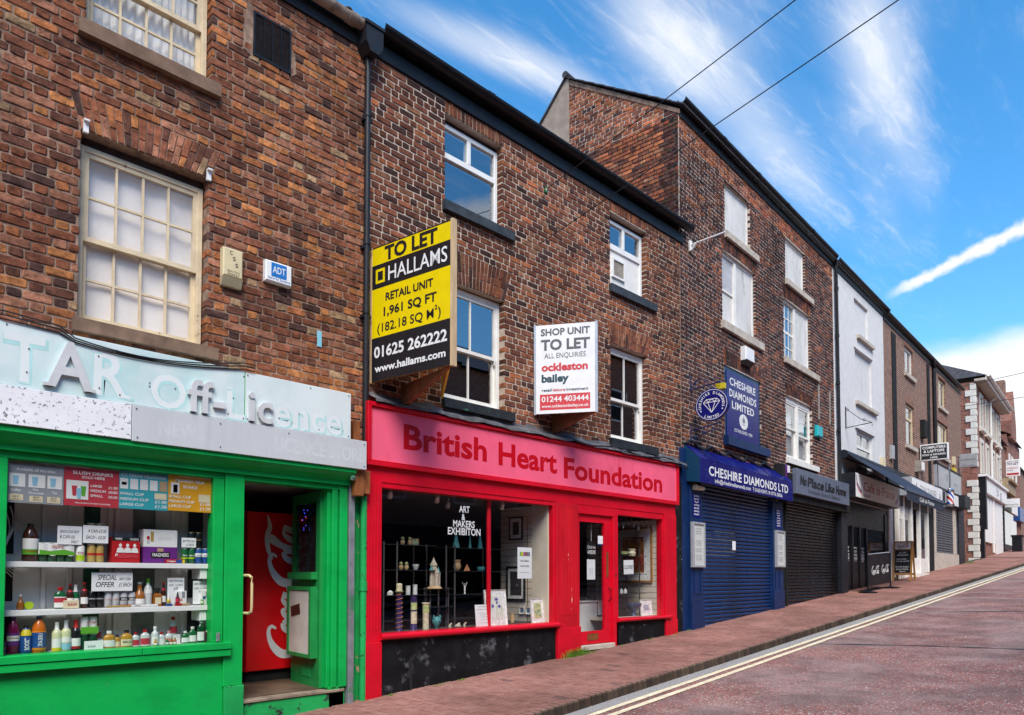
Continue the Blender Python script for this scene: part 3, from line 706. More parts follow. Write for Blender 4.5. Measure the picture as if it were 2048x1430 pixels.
# ================================================================== the off-licence house
B1 = thing('brick_house', 'weathered orange and brown brick house above the green off-licence', 'house', (1.7, 0, zfac(1.7)))
op1 = [dict(xa=1.76, xb=2.86, za=3.82, zb=5.50, top=(5.82, 1.663, 2.99)), dict(xa=1.775, xb=2.875, za=6.45, zb=7.62)]
core('wall', B1, F0, -2.2, 4.70, 2.70, 7.78, op1, 'mortar_tan')
bw = Bricks(F0, 'brick_old', PAL1, .0065)
bw.wall(-.6, 4.70, 2.72, 7.76, op1 + [dict(xa=3.29, xb=3.72, za=6.955, zb=7.43)], .0835, 'flemish')
bw.arch(1.76, 2.86, 5.50, 2.72 + 37 * .0835, 1.663, 2.99, 19)
bw.build(B1)
sash(B1, F0, 1.765, 2.855, 3.82, 5.42, (4, 4), (2, 2), .485, 'cream_paint', 'glass_dirty', .05, .04, .02, .10, 'curtain', label='cream sash window with sixteen small panes over the green fascia')
MB().box(1.76, 2.86, .13, .16, 5.42, 5.50).build('lintel', 'tile_dark', B1, F0)
sash(B1, F0, 1.78, 2.87, 6.45, 7.60, (4, 4), (2, 2), .5, 'cream_paint', 'glass_dirty', .05, .04, .02, .10, 'net', label='upper cream sash window with net curtain')
sill(B1, F0, 1.71, 2.952, 6.322, 6.45, 'brown_stone'); sill(B1, F0, 1.715, 2.96, 3.712, 3.825, 'brown_stone')
for x in (1.79, 2.86):
    b = MB(); b.box(x - .02, x + .02, -.03, 0, 5.47, 5.56); b.box(x - .022, x + .022, -.06, -.005, 5.56, 5.575); b.build('awning_bracket', 'white_plastic', B1, F0)
# vent grille
mb = MB(); mb.box(3.295, 3.715, -.02, .03, 6.96, 6.985); mb.box(3.295, 3.715, -.02, .03, 7.405, 7.43); mb.box(3.295, 3.315, -.02, .03, 6.985, 7.405); mb.box(3.695, 3.715, -.02, .03, 6.985, 7.405); mb.box(3.315, 3.695, .03, .05, 6.985, 7.405)
gr = mb.build('vent_grille', 'black_gutter', B1, F0)
for i in range(17): z = 6.995 + i * .0242; MB().prism_x([(-.012, z), (.02, z + .016), (.02, z + .02), (-.012, z + .004)], 3.315, 3.695).build('louvre', 'black_gutter', gr, F0)
for i in range(1, 4): MB().box(3.315 + i * .095 - .004, 3.315 + i * .095 + .004, -.018, .02, 6.985, 7.405).build('bar', 'black_gutter', gr, F0)
mb = MB(); mb.prism([(3.20, 6.98), (3.29, 6.93), (3.30, 7.30), (3.295, 7.47), (3.235, 7.50), (3.19, 7.2)], -.011, .01); mb.build('mortar_patch', 'mortar_tan', B1, F0); MB().prism([(3.715, 6.94), (3.78, 7.0), (3.765, 7.2), (3.72, 7.28)], -.011, .01).build('mortar_patch', 'mortar_tan', B1, F0)
# eaves: fascia board, old round gutter, tiles
MB().box(-2.2, 4.60, -.03, 0.02, 7.72, 7.86, .005).build('fascia_board', 'black_pipe', B1, F0)
mb = MB(); n = 20; pr = [(.075 * math.cos(a), .075 * math.sin(a)) for a in [math.pi + math.pi * k / n for k in range(n + 1)]]; pr2 = [(q * .84, w * .84) for q, w in reversed(pr)]
mb.prism_x([(y - .11, z + 7.93) for y, z in pr + pr2], -2.2, 4.60)
for x in (.9, 2.7, 4.4): mb.prism_x([(y * 1.15 - .11, z * 1.15 + 7.93) for y, z in pr + pr2], x - .05, x + .05)
mb.build('gutter', 'asbestos', B1, F0, True)
roof = MB(); roof.add([(-2.2, -.06, 7.93), (4.72, -.06, 7.93), (4.72, 5.0, 10.6), (-2.2, 5.0, 10.6)], [(0, 1, 2, 3)]); roof.box(-2.2, 4.72, 5.0, 6.2, 7.7, 10.6); roof = roof.build('roof', 'tile_dark', B1, F0)
tp = [(k / 12 * .21, .028 * math.sin(k / 12 * 6.283)) for k in range(13)]
def tile_mesh():
    v = []; f = []
    for yy, zz in ((-.12, 0), (.34, .243)):
        for d in (0, .014):
            v += [(x - .105, yy, z + zz + d) for x, z in tp]
    n = len(tp)
    for i in range(n - 1): f += [(i, i + 1, n + i + 1, n + i), (n + i, n + i + 1, 3 * n + i + 1, 3 * n + i), (i, 2 * n + i, 2 * n + i + 1, i + 1)]
    me = bpy.data.meshes.new('roof_tile'); me.from_pydata(v, [], f); me.update(); me.materials.append(M('tile_dark')); return me
tm = tile_mesh()
for i in range(22): link('roof_tile', tm, roof, F0 @ Matrix.Translation((4.62 - i * .2, random.uniform(-.008, .008), 7.975 + random.uniform(-.004, .004))))
# downpipe between the two houses
pipe = thing('downpipe', 'black rainwater pipe with square hopper between the two brick houses', 'drainpipe', (4.655, 0, 3.1))
mb = MB(); mb.prism([(4.54, 7.70), (4.60, 7.60), (4.71, 7.60), (4.77, 7.70), (4.77, 7.92), (4.54, 7.92)], -.20, -.01); mb.box(4.525, 4.785, -.215, -.005, 7.90, 7.935); mb.build('hopper', 'black_pipe', pipe, F0)
mb = MB(); mb.tube([(4.655, -.06, 7.62), (4.655, -.06, 3.05)], .036, 14); mb.build('pipe', 'black_pipe', pipe, F0, True)
for z in (6.95, 5.45, 4.65): MB().tube([(4.655, -.06, z - .04), (4.655, -.06, z + .04)], .044, 14).build('collar', 'black_pipe', pipe, F0, True); clip_band(pipe, F0, 4.655, z - .07, y=-.03)

# ================================================================== the red shop's house
B2 = thing('brick_house', 'two storey brown brick house with four white windows above the red shopfront', 'house', (8.1, 0, zfac(8.1)))
op2 = [dict(xa=5.865, xb=6.89, za=6.39, zb=7.56), dict(xa=9.34, xb=10.37, za=6.33, zb=7.545),
       dict(xa=5.87, xb=6.93, za=3.86, zb=5.40, top=(5.80, 5.76, 7.08)), dict(xa=9.345, xb=10.37, za=3.83, zb=5.385, top=(5.74, 9.25, 10.60))]
core('wall', B2, F0, 4.705, 11.44, 2.85, 7.80, op2, 'mortar_pale')
bw = Bricks(F0, 'brick_mid', PAL2, .004)
o2 = [dict(o) for o in op2]; o2[0]['zb'] = 7.79; o2[1]['zb'] = 7.79
bw.wall(4.705, 11.44, 3.55, 7.79, o2, .0815, 'garden', phase=.07)
bw.arch(5.87, 6.93, 5.40, 3.55 + 28 * .0815, 5.76, 7.08, 18); bw.arch(9.345, 10.37, 5.385, 3.55 + 27 * .0815, 9.25, 10.60, 18)
for xa, xb in ((5.865, 6.89), (9.34, 10.37)): bw.arch(xa, xb, 7.56, 7.78, xa, xb, 15, split=False)
bw.build(B2)
PM('grey_wood', (.30, .27, .23), .8, var=.25, scale=8, bump=.3)
def fixed_window(root, xa, xb, za, zb, tr0, tr1, panel=False, label=None):
    y = .085; fr = .062; mb = MB()
    mb.box(xa, xa + fr, y, y + .09, za, zb, .006); mb.box(xb - fr, xb, y, y + .09, za, zb, .006); mb.box(xa + fr, xb - fr, y, y + .09, zb - fr, zb, .006); mb.box(xa + fr, xb - fr, y, y + .09, za, za + fr * .7, .006); mb.box(xa + fr, xb - fr, y - .004, y + .09, tr0, tr1, .006)
    xm = (xa + xb) / 2 - .02; mb.box(xm - .032, xm + .032, y - .002, y + .09, tr1, zb - fr, .006)
    w = mb.build('window', 'white_plastic', root, F0)
    if label: w['label'] = label
    for a, b in ((xa + fr, xm - .032), (xm + .032, xb - fr)): MB().face([(a, y + .03, tr1), (b, y + .031, tr1), (b, y + .029, zb - fr), (a, y + .03, zb - fr)]).build('pane', 'glass_upper', w, F0)
    if panel:
        MB().box(xa + fr, xb - fr, y + .02, y + .05, za + .04, tr0).build('panel', 'white_paint', w, F0)
        mb = MB(); vx0, vx1, vz0, vz1 = 9.52, 9.86, 6.55, 6.87
        mb.box(vx0, vx1, y - .012, y + .02, vz0, vz0 + .03); mb.box(vx0, vx1, y - .012, y + .02, vz1 - .03, vz1); mb.box(vx0, vx0 + .03, y - .012, y + .02, vz0 + .03, vz1 - .03); mb.box(vx1 - .03, vx1, y - .012, y + .02, vz0 + .03, vz1 - .03)
        v = mb.build('vent', 'white_plastic', w, F0)
    else: MB().face([(xa + fr, y + .03, za + .04), (xb - fr, y + .034, za + .04), (xb - fr, y + .03, tr0), (xa + fr, y + .032, tr0)]).build('pane', 'glass_upper', w, F0)
    return w
fixed_window(B2, 5.87, 6.885, 6.39, 7.49, 7.03, 7.11, label='white upper window with one large pane and two top lights')
w2 = fixed_window(B2, 9.345, 10.365, 6.33, 7.48, 6.99, 7.09, True, label='white upper window with a boarded panel and brown vent')
for i in range(15): x = 9.553 + i * .0196; MB().prism([(x, 6.58), (x + .011, 6.58), (x + .011, 6.84), (x, 6.84)], .085, .1).build('slat', 'grey_wood', w2, F0)
for xa, xb in ((5.865, 6.89), (9.34, 10.37)): MB().box(xa, xb, .12, .16, 7.49, 7.56).build('lintel', 'tile_dark', B2, F0)
sash(B2, F0, 5.875, 6.925, 3.86, 5.38, (2, 2), (1, 1), .48, horn=True, label='white sash window beside the yellow and black board')
sash(B2, F0, 9.35, 10.365, 3.83, 5.36, (2, 2), (1, 1), .45, horn=True, label='white sash window at the uphill end over the red fascia')
sill(B2, F0, 5.82, 7.085, 6.27, 6.392, 'sill_slate'); sill(B2, F0, 9.31, 10.61, 6.205, 6.335, 'sill_slate'); sill(B2, F0, 5.82, 7.09, 3.745, 3.862, 'sill_black'); sill(B2, F0, 9.295, 10.62, 3.70, 3.832, 'sill_black')
MB().box(4.80, 11.52, -.035, .02, 7.72, 7.90, .006).build('fascia_board', 'black_gutter', B2, F0)
mb = MB(); pr = [(.085 * math.cos(a), .085 * math.sin(a)) for a in [math.pi + math.pi * k / 16 for k in range(17)]]; pr2 = [(q * .93, w * .93) for q, w in reversed(pr)]
mb.prism_x([(y - .12, z + 8.03) for y, z in pr + pr2], 4.80, 11.66)
for x in (6.5, 8.5, 10.5): mb.prism_x([(y * 1.1 - .12, z * 1.1 + 8.03) for y, z in pr + pr2], x - .06, x + .06)
mb.build('gutter', 'black_gutter', B2, F0, True)
roof = MB(); roof.add([(4.72, -.1, 8.0), (11.5, -.1, 8.0), (11.5, 4.5, 9.6), (4.72, 4.5, 9.6)], [(0, 1, 2, 3)]); roof.box(4.72, 11.46, 4.5, 6.2, 7.7, 9.6); roof.build('roof', 'slate', B2, F0)
# lead flashing above the red fascia
mb = MB(); vs = []; fs = []; n = 60
for i in range(n + 1):
    x = 4.72 + (11.36 - 4.72) * i / n; e = .012 * math.sin(x * 7) + .008 * math.sin(x * 17)
    vs += [(x, -.004, 3.76 + e), (x, -.02, 3.70 + e), (x, -.165, 3.635 + e * .6), (x, -.172, 3.60 + e * .8)]
for i in range(n):
    for k in range(3): a = i * 4 + k; fs.append((a, a + 4, a + 5, a + 1))
mb.add(vs, fs).build('lead_flashing', 'lead', B2, F0, True)

# ================================================================== the tall house with the gable
B3 = thing('brick_house', 'tall three storey dark brick house with boarded windows and a bare brick gable', 'house', (4.2, 0, zfac(15.6)), FB)
op3 = [dict(xa=1.90, xb=3.15, za=8.63, zb=9.68), dict(xa=5.17, xb=6.49, za=8.67, zb=9.70),
       dict(xa=1.75, xb=3.40, za=6.74, zb=8.22, top=(8.56, 1.66, 3.5)), dict(xa=5.02, xb=6.80, za=6.78, zb=8.20, top=(8.55, 4.93, 6.9)),
       dict(xa=1.82, xb=3.62, za=4.41, zb=5.88, top=(6.22, 1.72, 3.74)), dict(xa=5.09, xb=6.85, za=4.41, zb=5.90, top=(6.24, 5.0, 6.96))]
core('wall', B3, FB, 0.0, 8.62, 3.0, 10.18, op3, 'mortar_white', depth=5.0)
bw = Bricks(FB, 'brick_dark', PAL3, .003)
bw.wall(0, 8.6, 3.85, 9.72, op3, .0785, 'flemish', phase=.11)
for o, n in ((op3[2], 20), (op3[3], 20), (op3[4], 20), (op3[5], 20)): bw.arch(o['xa'], o['xb'], o['zb'], 3.85 + round((o['top'][0] - 3.85) / .0785) * .0785, o['top'][1], o['top'][2], n, .03)
b_hi = Bricks(FB, 'brick_mid', PAL4, .003); b_hi.wall(0, 8.6, 9.7263, 10.10, [], .0785, 'flemish', phase=.11)
bw.it += b_hi.it
bw.build(B3)
# gable: brick part, rendered part, coping
def gable_clip(z, x0, x1):
    t = 2.52 if z < 10.25 else max(0, 2.52); lim = (z - 10.20) / .68 if z > 10.2 else 0
    return -2.50, -max(lim, 0.0)
mb = MB(); mb.add([(0, 0, 7.4), (0, 0, 10.22), (-2.55, 0, 11.95), (-2.55, 0, 7.4)], [(0, 1, 2, 3)]); mb.build('gable_wall', 'mortar_white', B3, FG)
gb = Bricks(FG, 'brick_old', PAL4, .006); gb.wall(-2.50, 0.012, 7.6, 11.9, [], .0785, 'garden', clip=gable_clip, phase=.03)
for i, it in enumerate(gb.it):                                   # the darker toothed quoin by the corner and the dark middle zone
    if it[0] > -.36 or (-2.3 < it[0] < -1.3 and it[1] < 11.1 and random.random() < .75): gb.it[i] = it[:7] + (tuple(q * random.uniform(.45, .75) for q in pick(PAL3)) if it[0] > -.36 else tuple(q * 1.1 for q in pick(PAL2)), it[8])
gb.build(B3, name='gable_brickwork')
PM('render_grey', (.33, .27, .22), .92, var=.18, scale=4, bump=.3, bscale=30, chips=((.20, .09, .055), .67, 6))
mb = MB(); mb.prism([(-5.4, 7.4), (-2.49, 7.4), (-2.49, 11.93), (-2.58, 11.97), (-5.4, 9.1)], -.03, .05); mb.build('rendered_gable', 'render_grey', B3, FG)
mb = MB(); mb.prism([(.03, 10.13), (.03, 10.21), (-2.56, 11.97), (-2.56, 11.86)], -.02, .0); mb.build('mortar_verge', 'mortar_tan', B3, FG)
mb = MB()
n = 11
for i in range(n):
    t0, t1 = i / n, (i + 1) / n + .01; za, zb = 10.22 + 1.76 * t0, 10.22 + 1.76 * t1
    mb.add([(.14 - 2.7 * t0, -.07, za + .012), (.14 - 2.7 * t1, -.07, zb), (.14 - 2.7 * t1, 9, zb), (.14 - 2.7 * t0, 9, za + .012), (.14 - 2.7 * t0, -.07, za + .035), (.14 - 2.7 * t1, -.07, zb + .022), (.14 - 2.7 * t1, 9, zb + .022), (.14 - 2.7 * t0, 9, za + .035)], [(0, 1, 2, 3), (7, 6, 5, 4), (0, 4, 5, 1), (1, 5, 6, 2), (2, 6, 7, 3), (3, 7, 4, 0)])
mb.add([(-2.54, -.07, 11.98), (-5.45, -.07, 9.0), (-5.45, 9, 9.0), (-2.54, 9, 11.98), (-2.54, -.07, 12.03), (-5.45, -.07, 9.05), (-5.45, 9, 9.05), (-2.54, 9, 12.03)], [(0, 1, 2, 3), (7, 6, 5, 4), (0, 4, 5, 1), (1, 5, 6, 2), (2, 6, 7, 3), (3, 7, 4, 0)])
mb.tube([(-2.55, -.09, 12.03), (-2.55, 9, 12.03)], .07, 8); mb.build('roof', 'slate', B3, FG)
MB().box(.02, 8.62, -.03, .02, 10.08, 10.24, .006).build('fascia_board', 'black_pipe', B3, FB)
mb = MB(); mb.prism_x([(y - .10, z + 10.36) for y, z in pr + pr2], -.06, 8.62)
for x in (1.6, 3.3, 5.0, 6.7): mb.prism_x([(y * 1.1 - .10, z * 1.1 + 10.36) for y, z in pr + pr2], x - .06, x + .06)
mb.build('gutter', 'black_gutter', B3, FB, True)
PM('board_white', (.66, .645, .61), .65, var=.12, scale=2.5, bump=.12, bscale=30, col2=(.42, .40, .38), mixs=(.55, .72), mscale=4, stretch=(1, 1, .5))
PM('board_grey', (.45, .455, .47), .6, var=.15, scale=3, bump=.1, col2=(.60, .60, .6), mixs=(.5, .7), mscale=5)
PM('pale_stone', (.50, .44, .37), .85, var=.14, scale=6, bump=.25, bscale=60, col2=(.30, .26, .22), mixs=(.55, .78), mscale=4)
def boarded(o, mul=None, up=False, lab=None):
    xa, xb, za, zb = o['xa'], o['xb'], o['za'], o['zb']; y = .05; fr = .06; mb = MB()
    mb.box(xa, xa + fr, y, y + .08, za, zb); mb.box(xb - fr, xb, y, y + .08, za, zb); mb.box(xa + fr, xb - fr, y, y + .08, zb - fr, zb); mb.box(xa + fr, xb - fr, y, y + .08, za, za + .04)
    if mul: mb.box(mul - .05, mul + .05, y - .006, y + .08, za + .04, zb - fr)
    w = mb.build('window', 'white_paint', B3, FB)
    if lab: w['label'] = lab
    return w, y, fr
for o in op3[:2]:
    w, y, fr = boarded(o, lab='small top window closed with a pale board'); MB().box(o['xa'] + fr, o['xb'] - fr, y + .012, y + .03, o['za'] + .04, o['zb'] - fr).build('board', 'board_white', w, FB)
o = op3[2]; w, y, fr = boarded(o, 2.47, lab='middle window closed with grey and cream boards')
MB().box(o['xa'] + fr, 2.42, y + .03, y + .05, 7.45, o['zb'] - fr).build('board', 'board_grey', w, FB); MB().box(o['xa'] + fr, 2.42, y + .045, y + .06, o['za'] + .04, 7.44).build('board', 'board_white', w, FB); MB().box(2.52, o['xb'] - fr, y + .015, y + .03, o['za'] + .04, o['zb'] - fr).build('board', 'board_white', w, FB); MB().box(o['xa'] + fr, 2.42, y + .02, y + .06, 7.44, 7.48).build('rail', 'white_paint', w, FB)
o = op3[3]; w, y, fr = boarded(o, 5.85, lab='middle window with small panes on one side and a board on the other'); MB().box(5.90, o['xb'] - fr, y + .015, y + .03, o['za'] + .04, o['zb'] - fr).build('board', 'board_white', w, FB)
mb = MB(); xa, xb = o['xa'] + fr, 5.80
for k in (1, 2): mb.box(xa + (xb - xa) * k / 3 - .012, xa + (xb - xa) * k / 3 + .012, y + .03, y + .055, o['za'] + .04, o['zb'] - fr)
for z in (7.10, 7.46, 7.80): mb.box(xa, xb, y + .028, y + .057, z - (.03 if z == 7.46 else .012), z + (.03 if z == 7.46 else .012))
mb.build('glazing_bars', 'white_paint', w, FB)
zz = [o['za'] + .04, 7.10, 7.46, 7.80, o['zb'] - fr]
for k in range(3):
    for q in range(4): e = random.uniform(-.002, .002); MB().face([(xa + (xb - xa) * k / 3, y + .04, zz[q]), (xa + (xb - xa) * (k + 1) / 3, y + .04 + e, zz[q]), (xa + (xb - xa) * (k + 1) / 3, y + .04, zz[q + 1]), (xa + (xb - xa) * k / 3, y + .04 - e, zz[q + 1])]).build('pane', 'glass_upper', w, FB)
sash(B3, FB, 5.10, 5.96, 4.41, 5.84, (1, 1), (1, 1), .53, y=.05, curtain='net', label='left half of the white sash window over the grey shop sign'); sash(B3, FB, 5.98, 6.84, 4.41, 5.84, (1, 1), (1, 1), .47, y=.05, curtain='net', label='right half of the white sash window over the grey shop sign')
MB().prism([(5.10, 5.84), (6.84, 5.84), (6.84, 5.88), (6.4, 5.915), (5.97, 5.925), (5.5, 5.915), (5.10, 5.88)], .05, .12).build('window_head', 'white_paint', B3, FB)
for xa, xb, za, zb, mt in ((1.87, 3.49, 8.50, 8.63, 'pale_stone'), (5.12, 6.95, 8.54, 8.67, 'pale_stone'), (1.68, 3.73, 6.59, 6.745, 'pale_stone'), (4.99, 7.31, 6.64, 6.785, 'pale_stone'), (5.04, 7.17, 4.28, 4.415, 'white_paint')): sill(B3, FB, xa, xb, za, zb, mt)
# joint strip between the houses
MB().box(-.02, .0, -.012, .0, 3.7, 7.72).build('joint_strip', 'mortar_tan', B3, FB)
pipe3 = thing('downpipe', 'long black drainpipe beside the white painted house', 'drainpipe', (8.72, 0, 3.9), FB)
mb = MB(); mb.tube([(8.62, -.1, 10.3), (8.70, -.08, 10.15), (8.72, -.07, 9.95), (8.76, -.07, 7.0), (8.80, -.07, 3.9)], .045, 12); mb.build('pipe', 'black_pipe', pipe3, FB, True)
for z in (9.5, 8.2, 6.9, 5.6): MB().tube([(8.745, -.07, z - .04), (8.745, -.07, z + .04)], .056, 12).build('collar', 'black_pipe', pipe3, FB, True)
# ================================================================== green shopfront
PM('green_paint', (.003, .40, .075), .42, var=.18, scale=2.2, bump=.2, bscale=22, col2=(.006, .27, .06), mixs=(.45, .78), mscale=2.2, chips=((.30, .34, .22), .695, 8), coat=.0)
PM('green_worn', (.014, .34, .085), .42, var=.14, scale=3, bump=.25, bscale=25, chips=((.025, .03, .03), .585, 8), coat=.1)
PM('green_wall', (.012, .30, .075), .5, var=.2, scale=3, bump=.35, bscale=14, chips=((.52, .36, .24), .60, 4.5))
PM('galvanised', (.30, .32, .34), .45, .5, var=.2, scale=7, bump=.12, col2=(.10, .30, .17), mixs=(.57, .66), mscale=2.6)
PM('teal_panel', (.47, .66, .65), .4, var=.06, scale=1.2, bump=.03, col2=(.68, .76, .755), mixs=(.36, .62), mscale=1.0)
PM('teal_panel_pale', (.66, .735, .73), .4, var=.05, scale=1.4, bump=.03, col2=(.58, .68, .675), mixs=(.55, .8), mscale=1.6)
PM('ghost_letter', (.71, .765, .76), .35, var=.03, bump=.02); PM('ghost_shadow', (.44, .70, .69), .35, var=.1, bump=.02)
PM('letter_steel', (.58, .59, .595), .5, .0, var=.08, bump=.03)
PM('aluminium_panel', (.58, .60, .61), .4, .1, var=.07, scale=3, bump=.04, col2=(.48, .50, .52), mixs=(.5, .75), mscale=3, stretch=(1, 1, .15))
PM('speckle_panel', (.80, .80, .82), .35, var=.05, bump=.03, col2=(.22, .23, .26), mixs=(.575, .60), mscale=26)
PM('old_timber', (.23, .075, .022), .7, var=.3, scale=9, bump=.25, stretch=(3, 3, .6)); PM('step_stone', (.25, .19, .14), .9, var=.3, scale=5, bump=.3)
PM('floor_dark', (.11, .075, .05), .6, var=.3, scale=3); PM('ceiling_tile', (.55, .53, .50), .9, var=.1); PM('display_white', (.80, .80, .79), .5, var=.05, bump=.03); PM('display_grey', (.36, .37, .37), .5, var=.15)
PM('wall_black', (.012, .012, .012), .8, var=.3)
flatcol('screw', (.04, .04, .04)); flatcol('black_ink', (.018, .018, .02)); flatcol('white_ink', (.80, .80, .79)); flatcol('paper', (.80, .81, .82), .6)
GS = thing('shopfront', 'bright green painted off-licence shopfront with a big display window and open doorway', 'shopfront', (2.6, -.05, zfac(2.6)))
mb = MB(); mb.prism_x([(-.245, 2.79), (-.245, 2.745), (-.20, 2.70), (-.13, 2.66), (-.13, 2.615), (.06, 2.615), (.06, 2.79)], -1.2, 4.42); mb.build('cornice', 'green_paint', GS, F0)
MB().box(-1.2, 3.035, -.085, .05, 2.555, 2.615, .006).build('window_head', 'green_paint', GS, F0)
def opart(name, mat, parent, *boxes, F=F0, c=.005):
    mb = MB()
    for b in boxes: mb.box(*b, c)
    return mb.build(name, mat, parent, F)
opart('window_post', 'green_paint', GS, (1.06, 1.272, -.09, .05, .975, 2.555)); opart('window_post', 'green_paint', GS, (2.925, 3.03, -.085, .05, .975, 2.555))
opart('door_post', 'green_paint', GS, (3.035, 3.225, -.10, .05, .55, 2.615)); opart('post_base', 'green_worn', GS, (3.045, 3.235, -.118, .05, zfac(3.1) - .05, .55))
opart('sill_board', 'green_paint', GS, (-1.2, 2.285, -.15, .05, .912, .977)); opart('sill_board', 'green_paint', GS, (2.289, 3.092, -.15, .05, .912, .977)); opart('sill_board', 'green_paint', GS, (-1.2, 3.094, -.14, .05, .845, .908))
opart('stall_riser', 'green_paint', GS, (-1.2, 3.045, -.07, .05, -.2, .845)); opart('door_head', 'green_paint', GS, (3.225, 4.40, -.09, .05, 2.56, 2.615))
MB().face([(1.272, -.045, .975), (2.925, -.045, .975), (2.925, -.045, 2.556), (1.272, -.045, 2.556)]).build('window_pane', 'glass', GS, F0)
for a, b, y in ((4.185, 4.225, -.05), (4.225, 4.29, -.085), (4.29, 4.315, -.06), (4.315, 4.41, -.095)): opart('door_post', 'green_paint', GS, (a, b, y, .05, .41, 2.615))
opart('wall_end', 'green_wall', GS, (4.40, 4.64, -.03, .05, .16, 2.75)); opart('post_base', 'green_worn', GS, (4.20, 4.40, -.075, .05, .18, .415))
opart('steel_post', 'galvanised', GS, (4.418, 4.486, -.12, -.032, .165, 2.66), c=.003)
mb = MB(); mb.tube([(4.622, -.085, .20), (4.622, -.085, 2.52)], .038, 12); mb.tube([(4.622, -.085, 1.45), (4.622, -.085, 1.56)], .046, 12); mb.build('pipe', 'green_worn', GS, F0, True)
opart('step', 'green_worn', GS, (3.235, 4.39, -.075, .3, .10, .355)); opart('threshold', 'step_stone', GS, (3.235, 4.39, -.09, .42, .358, .388))
opart('timber_block', 'old_timber', GS, (4.43, 4.54, -.21, -.13, 2.50, 2.79)); opart('timber_block', 'old_timber', GS, (4.545, 4.64, -.19, -.10, 2.53, 2.79)); opart('timber_block', 'old_timber', GS, (4.44, 4.52, -.16, -.04, 3.10, 3.34))
mb = MB(); mb.tube([(3.235, -.20, 1.62), (3.235, -.25, 1.60), (3.235, -.26, 1.54), (3.235, -.26, 1.32), (3.235, -.25, 1.27), (3.235, -.20, 1.25)], .013, 8); mb.tube([(3.235, -.20, 1.62), (3.235, -.10, 1.62)], .014, 8); mb.tube([(3.235, -.20, 1.25), (3.235, -.10, 1.25)], .014, 8); flatcol('cream_handle', (.66, .52, .26)); mb.build('handle', 'cream_handle', GS, F0, True)
opart('lock', 'galvanised', GS, (2.965, 3.0, -.10, -.085, .985, 1.07))
# shop room
mb = MB(); mb.box(2.95, 6.3, .05, 4.0, .33, .40).box(-1.2, 2.95, .6, 4, .33, .40); mb.build('floor', 'floor_dark', GS, F0)
MB().box(-1.2, 4.69, .055, 4.0, 2.66, 2.69).build('ceiling', 'ceiling_tile', GS, F0)
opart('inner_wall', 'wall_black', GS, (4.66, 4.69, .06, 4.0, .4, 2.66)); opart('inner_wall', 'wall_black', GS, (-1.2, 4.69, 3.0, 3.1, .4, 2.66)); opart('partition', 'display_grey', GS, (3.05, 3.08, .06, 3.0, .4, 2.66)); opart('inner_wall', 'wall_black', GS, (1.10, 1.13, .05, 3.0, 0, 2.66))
# display case: bed, shelves, panelled back
opart('display_bed', 'display_white', GS, (1.13, 3.04, -.04, .40, .93, .972))
def shelf(zt):
    o = opart('shelf', 'display_white', GS, (1.272, 2.925, .02, .27, zt - .05, zt - .004), c=.003); opart('shelf_bracket', 'display_white', GS, (2.86, 2.925, .04, .25, zt - .15, zt - .052)); return o
shelf(1.735); shelf(1.335)
opart('back_panel', 'display_white', GS, (1.13, 3.05, .33, .36, .97, 2.66))
for xa, xb, mt in ((1.14, 1.40, 'wall_black'), (1.93, 2.06, 'green_back'), (2.34, 2.54, 'grey_back'), (2.85, 2.99, 'dim_back')):
    if mt == 'green_back' and mt not in MATS: PM('green_back', (.02, .10, .05), .4, var=.5, scale=4); PM('grey_back', (.19, .215, .205), .3, var=.4, scale=3); PM('dim_back', (.05, .05, .055), .3, var=.4, scale=6)
    for za, zb in ((1.06, 1.30), (1.40, 1.68), (1.80, 2.50)): opart('back_opening', mt, GS, (xa, xb, .318, .33, za, zb), c=.002)
for x in (1.62, 1.82, 2.14, 2.20, 2.70, 2.80): opart('back_strip', 'display_white', GS, (x - .02, x + .02, .305, .328, .975, 2.64))
mb = MB()
for k, (x, s) in enumerate(((1.30, .0), (1.33, .5), (1.36, .9))):
    mb.tube([(x + .05 * math.sin(t * .5 + s), .22 + .03 * k, 2.2 - t * .06) for t in range(9)] + [(x - .02 + .03 * t, .2, 1.70 - .012 * (4 - abs(t - 3)) ** 1.5) for t in range(4)], .005, 6)
mb.build('cable', 'white_plastic', GS, F0, True)
# open door, folded back inside
ang = math.atan2(.75, .08); FD = F0 @ Matrix.Translation((4.168, .04, 0)) @ Matrix.Rotation(ang, 4, 'Z')   # local x runs inwards along the leaf; the visible side is local +y
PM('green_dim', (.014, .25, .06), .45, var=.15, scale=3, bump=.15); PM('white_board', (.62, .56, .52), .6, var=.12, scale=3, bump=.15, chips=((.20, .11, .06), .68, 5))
mb = MB(); mb.box(0, .10, -.02, .02, .40, 2.55); mb.box(.66, .76, -.02, .02, .40, 2.55); mb.box(.10, .66, -.02, .02, .40, .80); mb.box(.10, .66, -.02, .02, 1.48, 1.62); mb.box(.10, .66, -.02, .02, 2.43, 2.55); mb.box(.10, .66, -.01, .01, .80, 1.48)
door = mb.build('door', 'green_dim', GS, FD)
MB().face([(.10, 0, 1.62), (.66, 0, 1.62), (.66, 0, 2.43), (.10, 0, 2.43)]).build('pane', 'glass', door, FD)
mb = MB()
for i in range(12): mb.box(.12 + i * .045, .124 + i * .045, .022, .026, 1.62, 2.43)
for i in range(9): mb.box(.10, .66, .026, .030, 1.66 + i * .09, 1.664 + i * .09)
mb.build('wire_grille', 'black_pipe', door, FD); MB().box(.06, .72, .02, .09, 1.58, 1.66).build('ledge', 'green_dim', door, FD)
